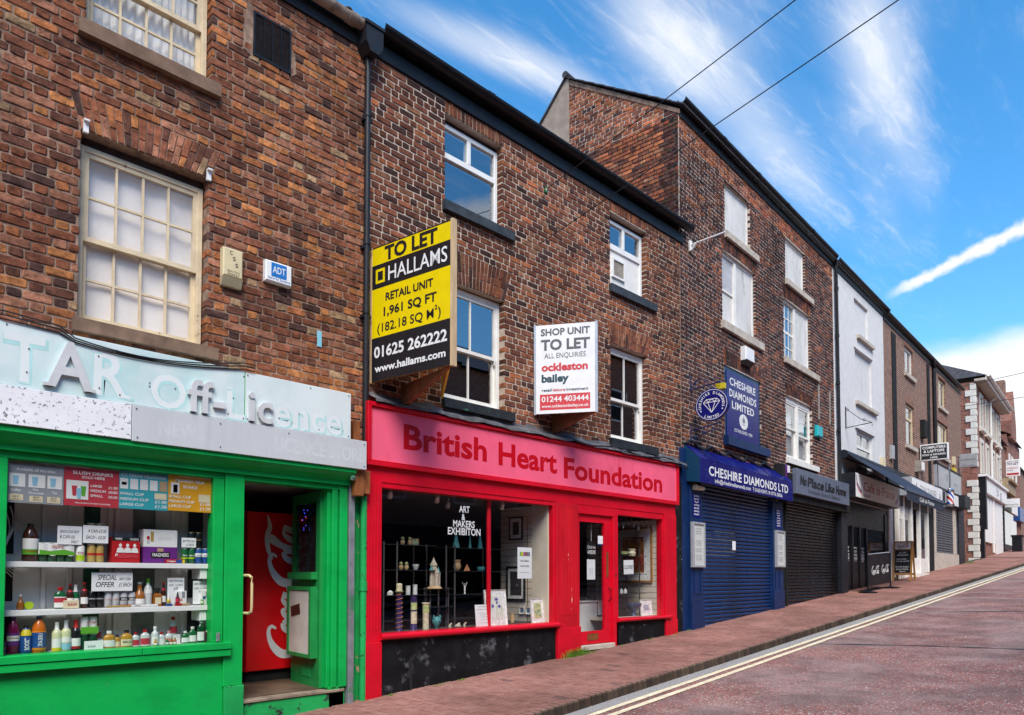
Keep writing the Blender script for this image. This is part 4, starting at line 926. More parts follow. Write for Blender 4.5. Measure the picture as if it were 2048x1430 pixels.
mb = MB(); mb.box(.05, .70, .02, .10, .72, .76); mb.box(.05, .70, .02, .10, 1.46, 1.50); mb.box(.05, .10, .02, .10, .76, 1.46); mb.box(.65, .70, .02, .10, .76, 1.46); mb.build('panel_frame', 'green_dim', door, FD)
MB().box(.10, .65, .05, .09, .76, 1.46).build('panel', 'white_board', door, FD); flatcol('choc', (.06, .02, .012))
mb = MB(); mb.prism_z([(0, 0)], 0, 0) if False else None
MB().prism([(.34, 1.20), (.58, 1.16), (.60, 1.27), (.36, 1.31)], .091, .096).build('sticker', 'choc', door, FD)
mb = MB(); mb.box(.22, .42, -.026, .026, .50, .58); mb.build('letter_plate', 'green_worn', door, FD)
# fridge inside the doorway
flatcol('fridge_red', (.70, .006, .010), .35); flatcol('script_white', (.70, .70, .70), .4)
fr = thing('drinks_fridge', 'tall red drinks fridge with white flowing script standing inside the green doorway', 'fridge', (4.12, 1.2, .40))
MB().box(3.757, 4.50, .95, 1.6, .525, 2.36, .01).build('door', 'fridge_red', fr, F0); MB().box(3.78, 4.48, 1.0, 1.6, .40, .52).build('plinth', 'wall_black', fr, F0)
mb = MB(); cola(mb, lambda x, z: (4.42 - (z * .115 if z < 2 else .23 + (z - 2) * .068), .64 + x * .127), .9465, .050); mb.build('script', 'script_white', fr, F0)
PM('led_blue', (.02, .03, .3), .4, emit=(.05, .08, 1.0, 2.0)); PM('led_red', (.3, .02, .02), .4, emit=(1.0, .05, .03, 1.6))
ld = thing('led_string', 'small string of blue and red lights glowing behind the open door glass', 'string lights', (4.3, .5, 2.1))
rl = random.Random(3)
for k in range(10): x, z = rl.uniform(.30, .46), rl.uniform(2.12, 2.40); MB().lathe([(0, -.004), (.004, 0), (0, .004)], x, .034, z, 6).build('bulb', 'led_red' if k % 5 == 0 else 'led_blue', ld, FD)
# camera on the fascia corner
cc = thing('security_camera', 'small round grey security camera under the end of the green shop fascia', 'camera', (4.40, -.14, 2.74))
mb = MB(); mb.lathe([(0, 0), (.03, .004), (.036, .03), (.036, .05), (.02, .06), (0, .06)], 4.40, -.20, 2.66, 14); mb.box(4.385, 4.415, -.19, -.13, 2.70, 2.745); mb.build('housing', 'galvanised', cc, F0, True); MB().lathe([(0, 0), (.016, .003), (.016, .012)], 4.395, -.222, 2.675, 10).build('lens', 'black_ink', cc, F0)
# the fascia sign
sg = thing('shop_sign', 'faded pale teal sign board with half its raised letters missing, reading TAR Off-Licence', 'sign', (2.6, -.25, 2.79))
opart('panel', 'teal_panel', sg, (-1.2, 3.142, -.25, -.02, 3.106, 3.605), c=.003); opart('panel', 'teal_panel_pale', sg, (3.150, 4.34, -.25, -.02, 3.106, 3.60), c=.003)
opart('panel', 'speckle_panel', sg, (-1.2, 2.122, -.27, -.02, 2.795, 3.10), c=.003); opart('panel', 'aluminium_panel', sg, (2.128, 4.533, -.27, -.02, 2.785, 3.10), c=.003); opart('joint', 'green_worn', sg, (3.1425, 3.1495, -.247, -.02, 3.106, 3.60), c=0)
sh = MB(); gh = MB(); st = MB(); TX = [('TAR', 1.185, 2.11, 3.145, .385, [0, 2], [1]), ('Off-Licence', 2.262, 4.235, 3.122, .30, [0, 4, 7, 8, 9, 10], [1, 2, 3, 5, 6])]
for t, a, b, z, h, gi, si in TX:
    for i in gi:
        sh = MB(); serif_text(sh, t, a + .008, b + .012, z - .014, h, -.2506, .045, 0, [i]); sh.build('letter_shadow', 'ghost_shadow', sg, F0); gh = MB(); serif_text(gh, t, a, b, z, h, -.2512, .018, 0, [i]); gh.build('ghost_letter', 'ghost_letter', sg, F0)
    for i in si: st = MB(); serif_text(st, t, a, b, z, h, -.2512, .018, .035, [i]); st.build('letter', 'letter_steel', sg, F0)

g2 = MB(); text(g2, 'NEWS', 2.35, 2.75, 2.86, .15, -.2704, .02); text(g2, 'LICENCE STORE', 3.45, 4.50, 2.86, .15, -.2704, .02); flatcol('alu_ghost', (.585, .605, .615), .4); g2.build('ghost_letters', 'alu_ghost', sg, F0)
mb = MB()
for x, z in ((1.21, 3.58), (1.36, 3.42), (1.35, 3.23), (2.0, 3.55), (1.86, 3.47), (1.87, 3.2), (2.03, 3.17), (2.27, 3.32), (2.27, 3.29), (2.49, 3.31), (2.98, 3.16), (3.03, 3.32), (3.13, 3.55), (3.13, 3.14), (3.17, 3.57), (3.17, 3.14), (3.85, 3.57), (4.31, 3.57), (4.31, 3.13), (3.5, 3.2), (3.72, 3.28), (3.95, 3.15), (4.1, 3.2), (2.16, 3.07), (2.17, 2.82), (2.9, 3.05), (2.9, 2.83), (3.6, 3.06), (4.5, 3.06), (4.5, 2.82)): mb.lathe([(.006, 0), (.006, .004)], 0, 0, 0, 8); n = len(mb.v) - 16; mb.v[n:] = [(x + p[0], -.272 - p[2] if z < 3.1 else -.252 - p[2], z + p[1]) for p in mb.v[n:]]
tag(mb.build('screws', 'screw', sg, F0), kind='stuff')
cb = MB()
for k in range(3):
    pts = [(-.6, -.03 - .01 * k, 3.66)] + [(1.2 + i * .12, -.26 - .006 * k, 3.615 + .03 * k - (.10 + .02 * k) * math.sin(min(1, i / 16) * 3.14) * (1 if i > 3 else .3)) for i in range(18)]
    cb.tube(pts, .006, 6)
tag(cb.build('loose_cable', 'black_pipe', None, F0, True), 'bundle of thin black cables sagging along the top of the teal fascia', 'cable')

# ------------------------------------------------------------------ goods in the off-licence window
for n_, c, r in (('g_brown', (.045, .014, .008), .08), ('g_green', (.012, .11, .035), .08), ('g_dkgreen', (.008, .055, .02), .08), ('g_clear', (.52, .56, .56), .06), ('g_amber', (.30, .10, .015), .08), ('g_gold', (.42, .22, .03), .1), ('g_orange', (.55, .13, .01), .1), ('g_purple', (.16, .008, .055), .1), ('g_black', (.012, .012, .014), .1),
                ('g_wine', (.55, .57, .33), .08), ('c_red', (.42, .012, .015), .4), ('c_white', (.74, .74, .72), .4), ('c_black', (.015, .015, .015), .4), ('c_yellow', (.62, .50, .02), .4), ('c_blue', (.015, .07, .26), .35), ('c_green', (.10, .36, .03), .4), ('c_lime', (.36, .52, .02), .45), ('c_gold', (.42, .28, .08), .3), ('c_silver', (.50, .51, .53), .25), ('c_cream', (.66, .57, .38), .6), ('c_purple', (.13, .02, .20), .45), ('c_sky', (.24, .48, .62), .5), ('c_orange', (.62, .22, .01), .45), ('c_pink', (.55, .25, .24), .5), ('c_tan', (.42, .29, .16), .6), ('c_grey', (.25, .27, .29), .5), ('c_teal', (.03, .33, .38), .45), ('c_mango', (.66, .32, .01), .45), ('c_crimson', (.46, .035, .05), .45)): flatcol(n_, c, r)
PROF = {
 'beer': [(.9, 0), (1, .02), (1, .52), (.9, .60), (.42, .78), (.36, .94), (.42, .95), (.42, 1)],
 'wine': [(.92, 0), (1, .02), (1, .60), (.86, .68), (.42, .76), (.38, .95), (.42, .96), (.42, 1)],
 'spirit': [(.92, 0), (1, .03), (1, .58), (.85, .68), (.42, .76), (.38, .84), (.44, .85), (.44, 1)],
 'flat': [(.95, 0), (1, .03), (1, .62), (.85, .72), (.40, .79), (.36, .84), (.42, .85), (.42, 1)],
 'soda': [(.86, 0), (1, .04), (.97, .30), (1, .58), (.86, .74), (.5, .88), (.34, .93), (.38, .94), (.38, 1)],
 'brandy': [(.85, 0), (1, .04), (1, .36), (.8, .52), (.42, .62), (.34, .85), (.4, .86), (.4, 1)],
 'square': [(.97, 0), (1, .03), (1, .60), (.9, .66), (.45, .70), (.4, .80), (.62, .81), (.62, 1)],
 'drop': [(.9, 0), (1, .03), (1, .48), (.8, .56), (.5, .6), (.45, .72), (.2, .98), (.14, 1)],
}
NECK = {'beer': .93, 'wine': .74, 'spirit': .83, 'flat': .83, 'soda': .92, 'brandy': .84, 'square': .79, 'drop': .58}
def curved(mb, R_, cx, cy, sy=1.0, i0=0):
    mb.v[i0:] = [(cx + (R_ + -p[1]) * math.sin(p[0] / R_), cy - (R_ - p[1]) * math.cos(p[0] / R_) * sy, p[2]) for p in mb.v[i0:]]
def bottle(label, X, Y, z, d, h, shape='spirit', body='g_clear', cap='c_red', lab=('c_white', .12, .5), lab2=None, txt=None, tcol='black_ink', name='bottle', cat='bottle', group='bottles and cans in the off-licence window', vert=False):
    y = Y - 7; Rr = d / 2; o = thing(name, label, cat, (X, y, z), F0, group)
    pr_ = PROF[shape]; nk = NECK[shape]; sy = .55 if shape == 'flat' else 1.0; nseg = 4 if shape == 'square' else 16
    def prof(z0, z1, g=0.0):
        out = []
        for k in range(len(pr_) - 1):
            (r0, a), (r1, b) = pr_[k], pr_[k + 1]
            if b < z0 or a > z1: continue
            for zz in (max(a, z0), min(b, z1)):
                t = 0 if b == a else (zz - a) / (b - a); q = ((r0 + (r1 - r0) * t) * Rr + g, zz * h)
                if not out or abs(out[-1][1] - q[1]) > 1e-6 or abs(out[-1][0] - q[0]) > 1e-6: out.append(q)
        return out
    MB().lathe(prof(0, nk), X, y, z, nseg, 1, sy, R(45) if nseg == 4 else 0).build('body', body, o, F0, nseg != 4)
    MB().lathe(prof(nk, 1, .0012), X, y, z, 14, 1, sy).build('cap', cap, o, F0, True)
    if nseg == 4: Rl = Rr * .72
    for k, lb in enumerate((lab, lab2)):
        if not lb: continue
        m_, a, b = lb
        if nseg == 4: MB().box(X - Rr * .55, X + Rr * .55, y - Rr * .72 - .002, y - Rr * .70, z + a * h, z + b * h).build('label', m_, o, F0)
        else: MB().lathe(prof(a, b, .0012 + .0006 * k), X, y, z, 16, 1, sy, R(-165), R(-15)).build('label', m_, o, F0, True)
    if txt:
        t = MB(); a, b = (lab2 or lab)[1:]; hh = (b - a) * h
        if vert:
            text(t, txt, 0, hh * .86, 0, min(.5 * d, .034), 0, .02); t.v = [(-p[2] + min(.5 * d, .034) / 2, 0, a * h + hh * .07 + p[0]) for p in t.v]
        else: text(t, txt, -d * .40, d * .40, a * h + hh * .42, min(hh * .34, d * .26), 0, .02)
        t.v = [(p[0], 0, p[2]) for p in t.v]; curved(t, Rr + .0024, 0, 0, sy); t.v = [(p[0] + X, p[1] + y, p[2] + z) for p in t.v]; t.build('lettering', tcol, o, F0)
    return o
def can(label, X, Y, z, d, h, body, top='c_silver', band=None, txt=None, tcol='white_ink', band2=None):
    y = Y - 7; r = d / 2; o = thing('drinks_can', label, 'can', (X, y, z), F0, 'bottles and cans in the off-licence window')
    MB().lathe([(r * .8, 0), (r, h * .06), (r, h * .90), (r * .86, h * .965)], X, y, z, 16).build('body', body, o, F0, True); MB().lathe([(r * .86, h * .965), (r * .88, h), (r * .8, h), (r * .78, h * .985), (0, h * .985)], X, y, z, 16).build('lid', top, o, F0, True)
    for b in (band, band2):
        if b: MB().lathe([(r + .0008, h * b[1]), (r + .0008, h * b[2])], X, y, z, 16, 1, 1, R(-170), R(-10)).build('band', b[0], o, F0, True)
    if txt: t = MB(); text(t, txt, -d * .42, d * .42, h * .48, d * .24, 0, .02); curved(t, r + .0018, 0, 0); t.v = [(p[0] + X, p[1] + y, p[2] + z) for p in t.v]; t.build('lettering', tcol, o, F0)
    return o
def carton(label, X, Y, z, w, h, dpt, mat, name='carton', cat='box', top=None, lines=(), extra=()):
    """printed box standing on a shelf; lines = (text, left, right, base, height, material) as fractions of the face"""
    y = Y - 7; o = thing(name, label, cat, (X, y, z), F0); MB().box(X - w / 2, X + w / 2, y, y + dpt, z, z + h, .002).build('box', mat, o, F0)
    for m_, a, b, c, d in extra: MB().box(X - w / 2 + a * w, X - w / 2 + b * w, y - .0012, y + .001, z + c * h, z + d * h).build('print', m_, o, F0)
    for t, a, b, c, hh, m_ in lines: q = MB(); text(q, t, X - w / 2 + a * w, X - w / 2 + b * w, z + c * h, hh * h, y - .002, .014); q.build('lettering', m_, o, F0)
    return o
def card(label, X, Y, z, w, h, lines, mat='paper', cat='card', name='price_card', tilt=0.0, ink='black_ink', bold=.004, lean=.0):
    y = Y - 7; o = thing(name, label, cat, (X, y, z), F0)
    Fc = F0 @ Matrix.Translation((X, y, z)) @ Matrix.Rotation(tilt, 4, 'Y') @ Matrix.Rotation(-lean, 4, 'X')
    MB().box(-w / 2, w / 2, 0, .003, 0, h).build('sheet', mat, o, Fc); q = MB()
    for t, a, b, c, hh in lines: text(q, t, -w / 2 + a * w, -w / 2 + b * w, c * h, hh * h, -.0012, bold, 0, .25)
    if lines: q.build('lettering', ink, o, Fc)
    return o
S1, S2, S0 = 1.735, 1.335, .976
bottle('big brown cider bottle with white and green label at the left of the top shelf', 1.484, 7.15, S1, .122, .318, 'soda', 'g_brown', 'c_black', ('c_white', .30, .60), ('c_green', .18, .32), 'CHOICE', 'c_red')
can('white and lime drinks can beside the green multipack', 1.852, 7.13, S1, .069, .148, 'c_white', 'c_orange', ('c_lime', .06, .42), 'CH', 'c_red')
for x, t in ((1.939, 'left'), (2.005, 'right')):
    can(f'gold beer can under the handwritten prices, lower {t} of four', x, 7.13, S1, .068, .160, 'c_gold', 'c_white', ('c_red', .38, .50)); can(f'gold beer can showing over the handwritten prices, upper {t} of four', x, 7.15, S1 + .161, .068, .185, 'c_gold', 'c_white')
for x, t in ((2.733, 'left'), (2.797, 'right')): can(f'green lager can on the top shelf, {t} of a pair', x, 7.11, S1, .063, .145, 'g_green', 'c_silver', ('c_lime', .3, .4), 'birra')
for x, t in ((2.864, 'left'), (2.933, 'right')): can(f'dark blue lager can at the end of the top shelf, {t} one', x, 7.11, S1, .068, .147, 'c_blue', 'c_silver', ('c_white', .44, .68), 'cruz', 'c_blue')
for x, t in ((2.806, 'left'), (2.874, 'right')): can(f'black stout can stacked on top of the end cans, {t} one', x, 7.14, S1 + .149, .064, .155, 'g_black', 'c_gold', ('c_gold', .5, .53))
mp = thing('can_multipack', 'shrink-wrapped green and white pack of cans lying on the top shelf', 'multipack', (1.664, .10, S1))
for i in range(4): MB().lathe([(.028, 0), (.0325, .008), (.0325, .145), (.029, .158), (0, .158)], 1.567 + i * .066, .14, S1, 14).build('can', 'g_dkgreen', mp, F0, True)
mb = MB(); vs = []; fs = []
for i in range(41):
    t = i / 40; x = 1.534 + .264 * t; y = .104 - .006 * abs(math.sin(t * 12.57)); vs += [(x, y, S1 + .06 + .012 * math.sin(t * 12)), (x, y, S1 + .15), (x, .14, S1 + .163)]
for i in range(40): fs += [(i * 3, i * 3 + 3, i * 3 + 4, i * 3 + 1), (i * 3 + 1, i * 3 + 4, i * 3 + 5, i * 3 + 2)]
mb.add(vs, fs).build('wrap', 'c_white', mp, F0, True); t = MB(); text(t, 'CHOICE', 1.63, 1.715, S1 + .115, .022, .0965, .02); t.build('lettering', 'c_red', mp, F0); MB().prism([(1.54, S1 + .058), (1.80, S1 + .058), (1.80, S1 + .085), (1.72, S1 + .105), (1.62, S1 + .088), (1.54, S1 + .10)], .0960, .0975).build('print', 'c_green', mp, F0)
card('white card reading EACH CAN propped over the green multipack', 1.76, 7.09, 1.884, .186, .159, [('EACH CAN BUY', .1, .9, .62, .16), ('8 CAN £6.', .1, .72, .33, .18), ('ONLY', .55, .85, .08, .14)])
card('white card reading 4 CAN £7.50 in front of the gold cans', 1.958, 7.08, 1.902, .200, .154, [('4 CAN £7.50', .2, .92, .60, .18), ('EACH - £2.20', .12, .9, .24, .18)])
cb_ = carton('red beer carton with black top edge and three white football figures', 2.214, 7.10, S1, .235, .231, .14, 'c_red', lines=(('WIN', .10, .34, .88, .09, 'white_ink'), ('TICKETS', .62, .94, .88, .075, 'white_ink'), ('Budweiser', .12, .90, .22, .13, 'white_ink')), extra=(('c_black', 0, 1, .85, 1.0),))
for k, xx in enumerate((2.165, 2.225, 2.285)): mb = MB(); mb.lathe([(0, 0), (.013, .012), (.013, .024), (0, .036)], xx, .0985, S1 + .138, 10, 1, .04); mb.prism([(xx - .032, S1 + .09), (xx + .032, S1 + .09), (xx + .026, S1 + .125), (xx + .008, S1 + .138), (xx - .008, S1 + .138), (xx - .026, S1 + .125)], .0975, .099); mb.build('figure_print', 'c_white', cb_, F0)
mb = MB(); mb.prism([(2.115, S1 + .045), (2.15, S1 + .075), (2.21, S1 + .082), (2.31, S1 + .072), (2.32, S1 + .04), (2.28, S1 + .048), (2.21, S1 + .04), (2.15, S1 + .042)], .0962, .0985) ; mb.build('bow_print', 'c_crimson', cb_, F0)
carton('white beer carton with a lager glass on it, stacked on the purple carton', 2.512, 7.10, S1 + .149, .30, .161, .14, 'c_white', lines=(('ARTOIS', .42, .80, .42, .17, 'alu_ghost'),), extra=(('c_gold', .20, .29, .30, .88), ('c_red', .09, .17, .42, .62), ('c_silver', .09, .17, .18, .42)))
carton('purple cider carton with black name plate under the white carton', 2.512, 7.10, S1, .30, .149, .14, 'c_purple', lines=(('MAGNERS', .26, .74, .40, .22, 'white_ink'),), extra=(('c_black', .22, .78, .30, .68), ('c_tan', .40, .58, .72, .92)))
carton('red and blue toothpaste box lying on the top shelf', 2.633, 7.06, S1, .17, .036, .035, 'c_red', lines=(('Colgate', .06, .50, .30, .45, 'white_ink'),), extra=(('c_blue', .54, .84, 0, .9), ('c_yellow', .88, 1, 0, 1)))
card('small white card over the green and blue cans at the end of the top shelf', 2.76, 7.075, 1.888, .135, .091, [('BOTTLE CAN', .08, .92, .55, .22), ('£1 EACH', .3, .85, .16, .24)])
# second shelf
bottle('small amber glass pipe standing near the cables on the middle shelf', 1.418, 7.12, S2, .055, .124, 'brandy', 'g_amber', 'c_silver', None, None, name='glass_pipe', cat='pipe', group=None)
tb = MB(); tb.tube([(1.473, .08, S2 + .033), (1.473, .115, S2 + .033)], .032, 18); tag(tb.build('plastic_tub', 'c_lime', None, F0, True), 'round lime green plastic tub standing on edge on the middle shelf', 'tub')
bottle('flat green gin bottle with red cap and red label on the middle shelf', 1.705, 7.12, S2, .093, .184, 'flat', 'g_green', 'c_red', ('c_white', .05, .55), ('c_crimson', .28, .5))
bottle('brown beer bottle behind the cream paper box', 1.78, 7.13, S2, .056, .21, 'beer', 'g_brown', 'c_red', ('c_white', .16, .42), ('c_red', .66, .74))
bottle('green cider bottle with white neck foil between two beer bottles', 1.828, 7.15, S2, .060, .202, 'beer', 'g_green', 'c_white', ('c_white', .16, .42), ('c_white', .70, .93))
bottle('brown beer bottle just right of the cream paper box', 1.888, 7.12, S2, .058, .223, 'beer', 'g_brown', 'c_red', ('c_white', .16, .42), ('c_red', .66, .74))
carton('cream rolling paper box lettered RAW', 1.778, 7.06, S2, .112, .069, .05, 'c_cream', lines=(('RAW', .25, .85, .3, .36, 'c_crimson'),))
for x, t in ((1.951, 'left'), (2.014, 'right')): can(f'black cola can under the special offer card, {t} one', x, 7.13, S2, .066, .145, 'g_black', 'c_black', ('c_grey', .5, .58))
for x, t in ((2.077, 'left'), (2.140, 'right')): can(f'silver cola can with pale red script, {t} one', x, 7.12, S2, .062, .135, 'c_silver', 'c_silver', None, 'cola', 'c_pink')
for x, t in ((2.204, 'left'), (2.271, 'right')): can(f'white and black lager can on the middle shelf, {t} one', x, 7.12, S2, .066, .132, 'c_silver', 'c_silver', ('c_black', .44, .66), 'CARLING', 'white_ink', ('c_red', .10, .15))
card('wide white card reading SPECIAL OFFER any can £1 each', 2.096, 7.07, 1.480, .333, .165, [('SPECIAL', .14, .60, .60, .27), ('OFFER', .10, .54, .22, .27), ('ANY CAN', .66, .96, .58, .15), ('£1 EACH', .66, .98, .24, .2)], bold=.008)
carton('thin gold carton lying at the front of the middle shelf', 2.144, 7.03, S2, .19, .016, .03, 'c_gold'); carton('thin white carton lying at the front of the middle shelf', 2.363, 7.03, S2, .22, .02, .03, 'c_white', extra=(('c_grey', .1, .3, .3, .7),))
bottle('round brandy bottle with cream oval label on the middle shelf', 2.344, 7.13, S2, .095, .236, 'brandy', 'g_amber', 'c_black', ('c_white', .10, .30), ('c_grey', .86, .95))
bottle('tall clear spirit bottle with bright green cap', 2.42, 7.14, S2, .070, .259, 'spirit', 'g_clear', 'c_green', ('c_white', .46, .6), None)
bottle('square amber liqueur bottle with black cap', 2.492, 7.12, S2, .092, .166, 'square', 'g_amber', 'c_black', ('c_cream', .12, .48))
bottle('slim brown beer bottle beside the square liqueur bottle', 2.553, 7.13, S2, .048, .221, 'beer', 'g_brown', 'c_red', ('c_white', .16, .42), ('c_red', .66, .74))
bottle('tiny yellow dropper bottle on the middle shelf', 2.584, 7.08, S2, .030, .108, 'drop', 'c_yellow', 'c_white', ('c_gold', .1, .4)); bottle('tiny dark red dropper bottle in front of the left white card', 2.657, 7.06, S2 + .02, .036, .109, 'drop', 'g_purple', 'c_black', ('c_crimson', .1, .42)); bottle('tiny clear dropper bottle on the middle shelf', 2.624, 7.06, S2, .021, .062, 'drop', 'g_clear', 'c_white', None); bottle('tiny green dropper bottle in front of the right white card', 2.883, 7.05, S2, .028, .097, 'drop', 'c_green', 'c_white', ('c_white', .2, .4))
card('left tall white card about vapes and juice', 2.652, 7.09, 1.345, .152, .252, [('VAPE WITH 50ml', .06, .94, .84, .085), ('JUICE - 1 ml SHOT', .06, .94, .69, .075), ('£20', .36, .64, .56, .09)]); card('right tall white card about vapes and juice', 2.888, 7.09, 1.345, .152, .223, [('VAPE WITH 50ml', .06, .94, .82, .085), ('JUICE - 1 ml SHOT', .06, .94, .64, .075), ('£20', .36, .6, .50, .09)])
carton('white vape box beside the left white card', 2.702, 7.06, S2 + .018, .078, .119, .03, 'c_white', extra=(('c_grey', .45, .8, .45, .95), ('c_pink', .15, .5, .2, .4))); carton('white vape box with blue stripes beside the right white card', 2.922, 7.06, S2, .078, .141, .03, 'c_white', extra=(('c_blue', .1, .5, .4, .6), ('c_grey', .5, .8, .55, .9)))
for x, w, m_, t in ((2.572, .05, 'c_blue', 'blue'), (2.661, .055, 'c_red', 'red'), (2.726, .072, 'c_tan', 'peach')): carton(f'tiny {t} box lying at the front of the middle shelf', x, 7.03, S2, w, .021, .03, m_)
# bottom of the window
bottle('purple fizzy drink bottle at the left end of the window bottom', 1.364, 7.08, S0, .095, .30, 'soda', 'g_purple', 'c_purple', ('c_purple', .24, .58), ('c_white', .36, .50), 'Vimto', 'c_crimson')
bottle('blue and yellow energy drink bottle', 1.454, 7.08, S0, .088, .227, 'soda', 'c_blue', 'c_black', ('c_yellow', .64, .86), ('c_blue', .08, .60), 'BOOST', 'white_ink', vert=True)
bottle('orange fizzy drink bottle with blue and orange wrapper', 1.546, 7.08, S0, .106, .30, 'soda', 'g_orange', 'c_blue', ('c_orange', .08, .60), ('c_blue', .14, .56), 'IRN-BRU', 'white_ink', vert=True)
bottle('white wine bottle with white and yellow label', 1.676, 7.08, S0, .076, .246, 'wine', 'g_wine', 'c_white', ('c_white', .12, .44), ('c_yellow', .02, .13)); bottle('white wine bottle with pale blue label', 1.745, 7.08, S0, .079, .258, 'wine', 'g_wine', 'c_silver', ('c_white', .28, .46), ('c_sky', .05, .25)); bottle('dark red wine bottle with red capsule', 1.819, 7.08, S0, .075, .26, 'wine', 'g_black', 'c_red', ('c_white', .12, .40), ('c_red', .06, .14), 'N2')
for z, h, m_, t in ((S0 + .125, .16, 'c_white', 'upper'), (S0, .122, 'g_dkgreen', 'lower')):
    p = thing('can_multipack', f'{t} of two stacked green cider packs at the window bottom', 'multipack', (1.921, .06, z))
    for i in range(2): MB().lathe([(.028, 0), (.033, .008), (.033, h - .02), (.028, h - .004), (0, h - .004)], 1.888 + i * .068, .10, z, 14).build('can', m_, p, F0, True)
    if t == 'upper': MB().box(1.852, 1.99, .060, .068, z + .01, z + .07, .003).build('wrap', 'c_green', p, F0); q = MB(); text(q, 'CHOICE', 1.90, 1.975, z + .10, .018, .062, .02); q.build('lettering', 'c_red', p, F0)
card('small white card reading 4 CAN at the window bottom', 1.947, 7.035, S0, .148, .074, [('4 CAN', .18, .6, .22, .26)])
SP = [(2.018, .065, .141, 'flat', 'g_clear', 'c_red', 'c_crimson', 'half bottle of vodka raised behind the rum', 1.05), (2.082, .096, .151, 'flat', 'g_gold', 'c_white', 'c_white', 'gold spiced rum bottle with white label', S0), (2.149, .057, .112, 'flat', 'g_gold', 'c_black', 'c_cream', 'small whisky bottle with cream label', S0), (2.221, .098, .153, 'flat', 'g_gold', 'c_black', 'c_cream', 'large whisky bottle with cream label lettered BELLS', S0),
      (2.301, .063, .127, 'flat', 'g_clear', 'c_red', 'c_crimson', 'small clear vodka bottle right of the whisky', S0), (2.386, .081, .147, 'flat', 'g_clear', 'c_red', 'c_crimson', 'large clear vodka bottle with red cap and label', S0), (2.464, .064, .173, 'spirit', 'g_clear', 'c_white', 'c_white', 'clear white rum bottle with white cap', S0), (2.526, .064, .116, 'flat', 'g_clear', 'c_red', 'c_white', 'short clear bottle with red cap and white label', S0), (2.596, .069, .124, 'flat', 'g_clear', 'c_pink', 'c_pink', 'short clear bottle with pink label', S0), (2.672, .070, .168, 'spirit', 'g_clear', 'c_red', 'c_crimson', 'vodka bottle raised on the back step with red label', 1.057),
      (2.742, .070, .114, 'flat', 'g_green', 'c_white', 'c_white', 'smallest green gin bottle near the green post', S0), (2.815, .076, .153, 'flat', 'g_green', 'c_white', 'c_white', 'middle green gin bottle near the green post', S0), (2.889, .081, .222, 'flat', 'g_dkgreen', 'c_white', 'c_white', 'tall green gin bottle near the green post', S0), (2.94, .072, .146, 'flat', 'g_brown', 'c_black', 'c_black', 'dark bourbon bottle with black label in the window corner', S0)]
for k, (x, d, h, shp, bd, cp, lb, lab, z) in enumerate(SP):
    yy = 7.20 if z > 1 else 7.07 + .012 * (k % 3); b = bottle(lab, x, yy if k != 13 else 7.04, z, d, h, shp, bd, cp, (lb, .08, .46), None, 'BELLS' if 'BELLS' in lab else None)
opart('display_step', 'display_white', GS, (1.98, 2.06, .16, .25, .972, 1.048)); opart('display_step', 'display_white', GS, (2.62, 2.73, .16, .25, .972, 1.055))
for x, bd, t in ((2.449, 'g_gold', 'gold'), (2.551, 'g_green', 'green'), (2.589, 'g_amber', 'left amber'), (2.621, 'g_amber', 'right amber')): bottle(f'{t} miniature spirit bottle at the front of the window bottom', x, 7.01, S0, .03, .062, 'spirit', bd, 'c_gold', ('c_white', .12, .4))
# menu posters inside the glass
def poster(label, xa, xb, za, zb, mat, lines, pics=(), ink='white_ink', tags=()):
    o = thing('menu_poster', label, 'poster', ((xa + xb) / 2, -.03, za)); MB().box(xa, xb, -.032, -.030, za, zb).build('sheet', mat, o, F0); W_, H_ = xb - xa, zb - za; q = MB()
    for t, a, b, c, hh in lines: q = MB(); text(q, t, xa + a * W_, xa + b * W_, za + c * H_, hh * H_, -.0335, .012); q.build('lettering', ink, o, F0)
    for m_, a, b, c, d in pics: MB().box(xa + a * W_, xa + b * W_, -.0345, -.0325, za + c * H_, za + d * H_).build('picture', m_, o, F0)
    return o
cp = []
for a, b, m_ in ((.02, .30, 'c_white'), (.36, .66, 'c_white'), (.70, .97, 'c_white')): cp += [(m_, a, b, .42, .76)]
pg = poster('dark grey hot drinks poster reading Available all the time', 1.283, 1.675, 2.207, 2.521, 'c_grey', [('Available all the time', .14, .84, .84, .075), ('Coffee', .05, .23, .30, .06), ('Hot', .44, .54, .34, .06), ('Chocolate', .36, .64, .25, .06), ('Tea', .78, .88, .29, .06)], cp + [('c_cream', .02, .27, .06, .22), ('c_cream', .38, .62, .04, .2), ('c_cream', .70, .94, .04, .2)])
for a in (.09, .43, .76): MB().prism([(1.283 + a * .392, 2.207 + .314 * .47), (1.283 + (a + .08) * .392, 2.207 + .314 * .47), (1.283 + (a + .1) * .392, 2.207 + .314 * .70), (1.283 + (a - .01) * .392, 2.207 + .314 * .70)], -.036, -.0345).build('cup_picture', 'c_sky', pg, F0)
q = MB()
for a in (.045, .40, .72):
    text(q, 'BDP', 1.283 + (a + .05) * .392, 1.283 + (a + .16) * .392, 2.207 + .314 * .14, .014, -.0352, .01); text(q, 'ONLY', 1.283 + (a + .04) * .392, 1.283 + (a + .19) * .392, 2.207 + .314 * .075, .014, -.0352, .01)
q.build('handwriting', 'black_ink', pg, F0)
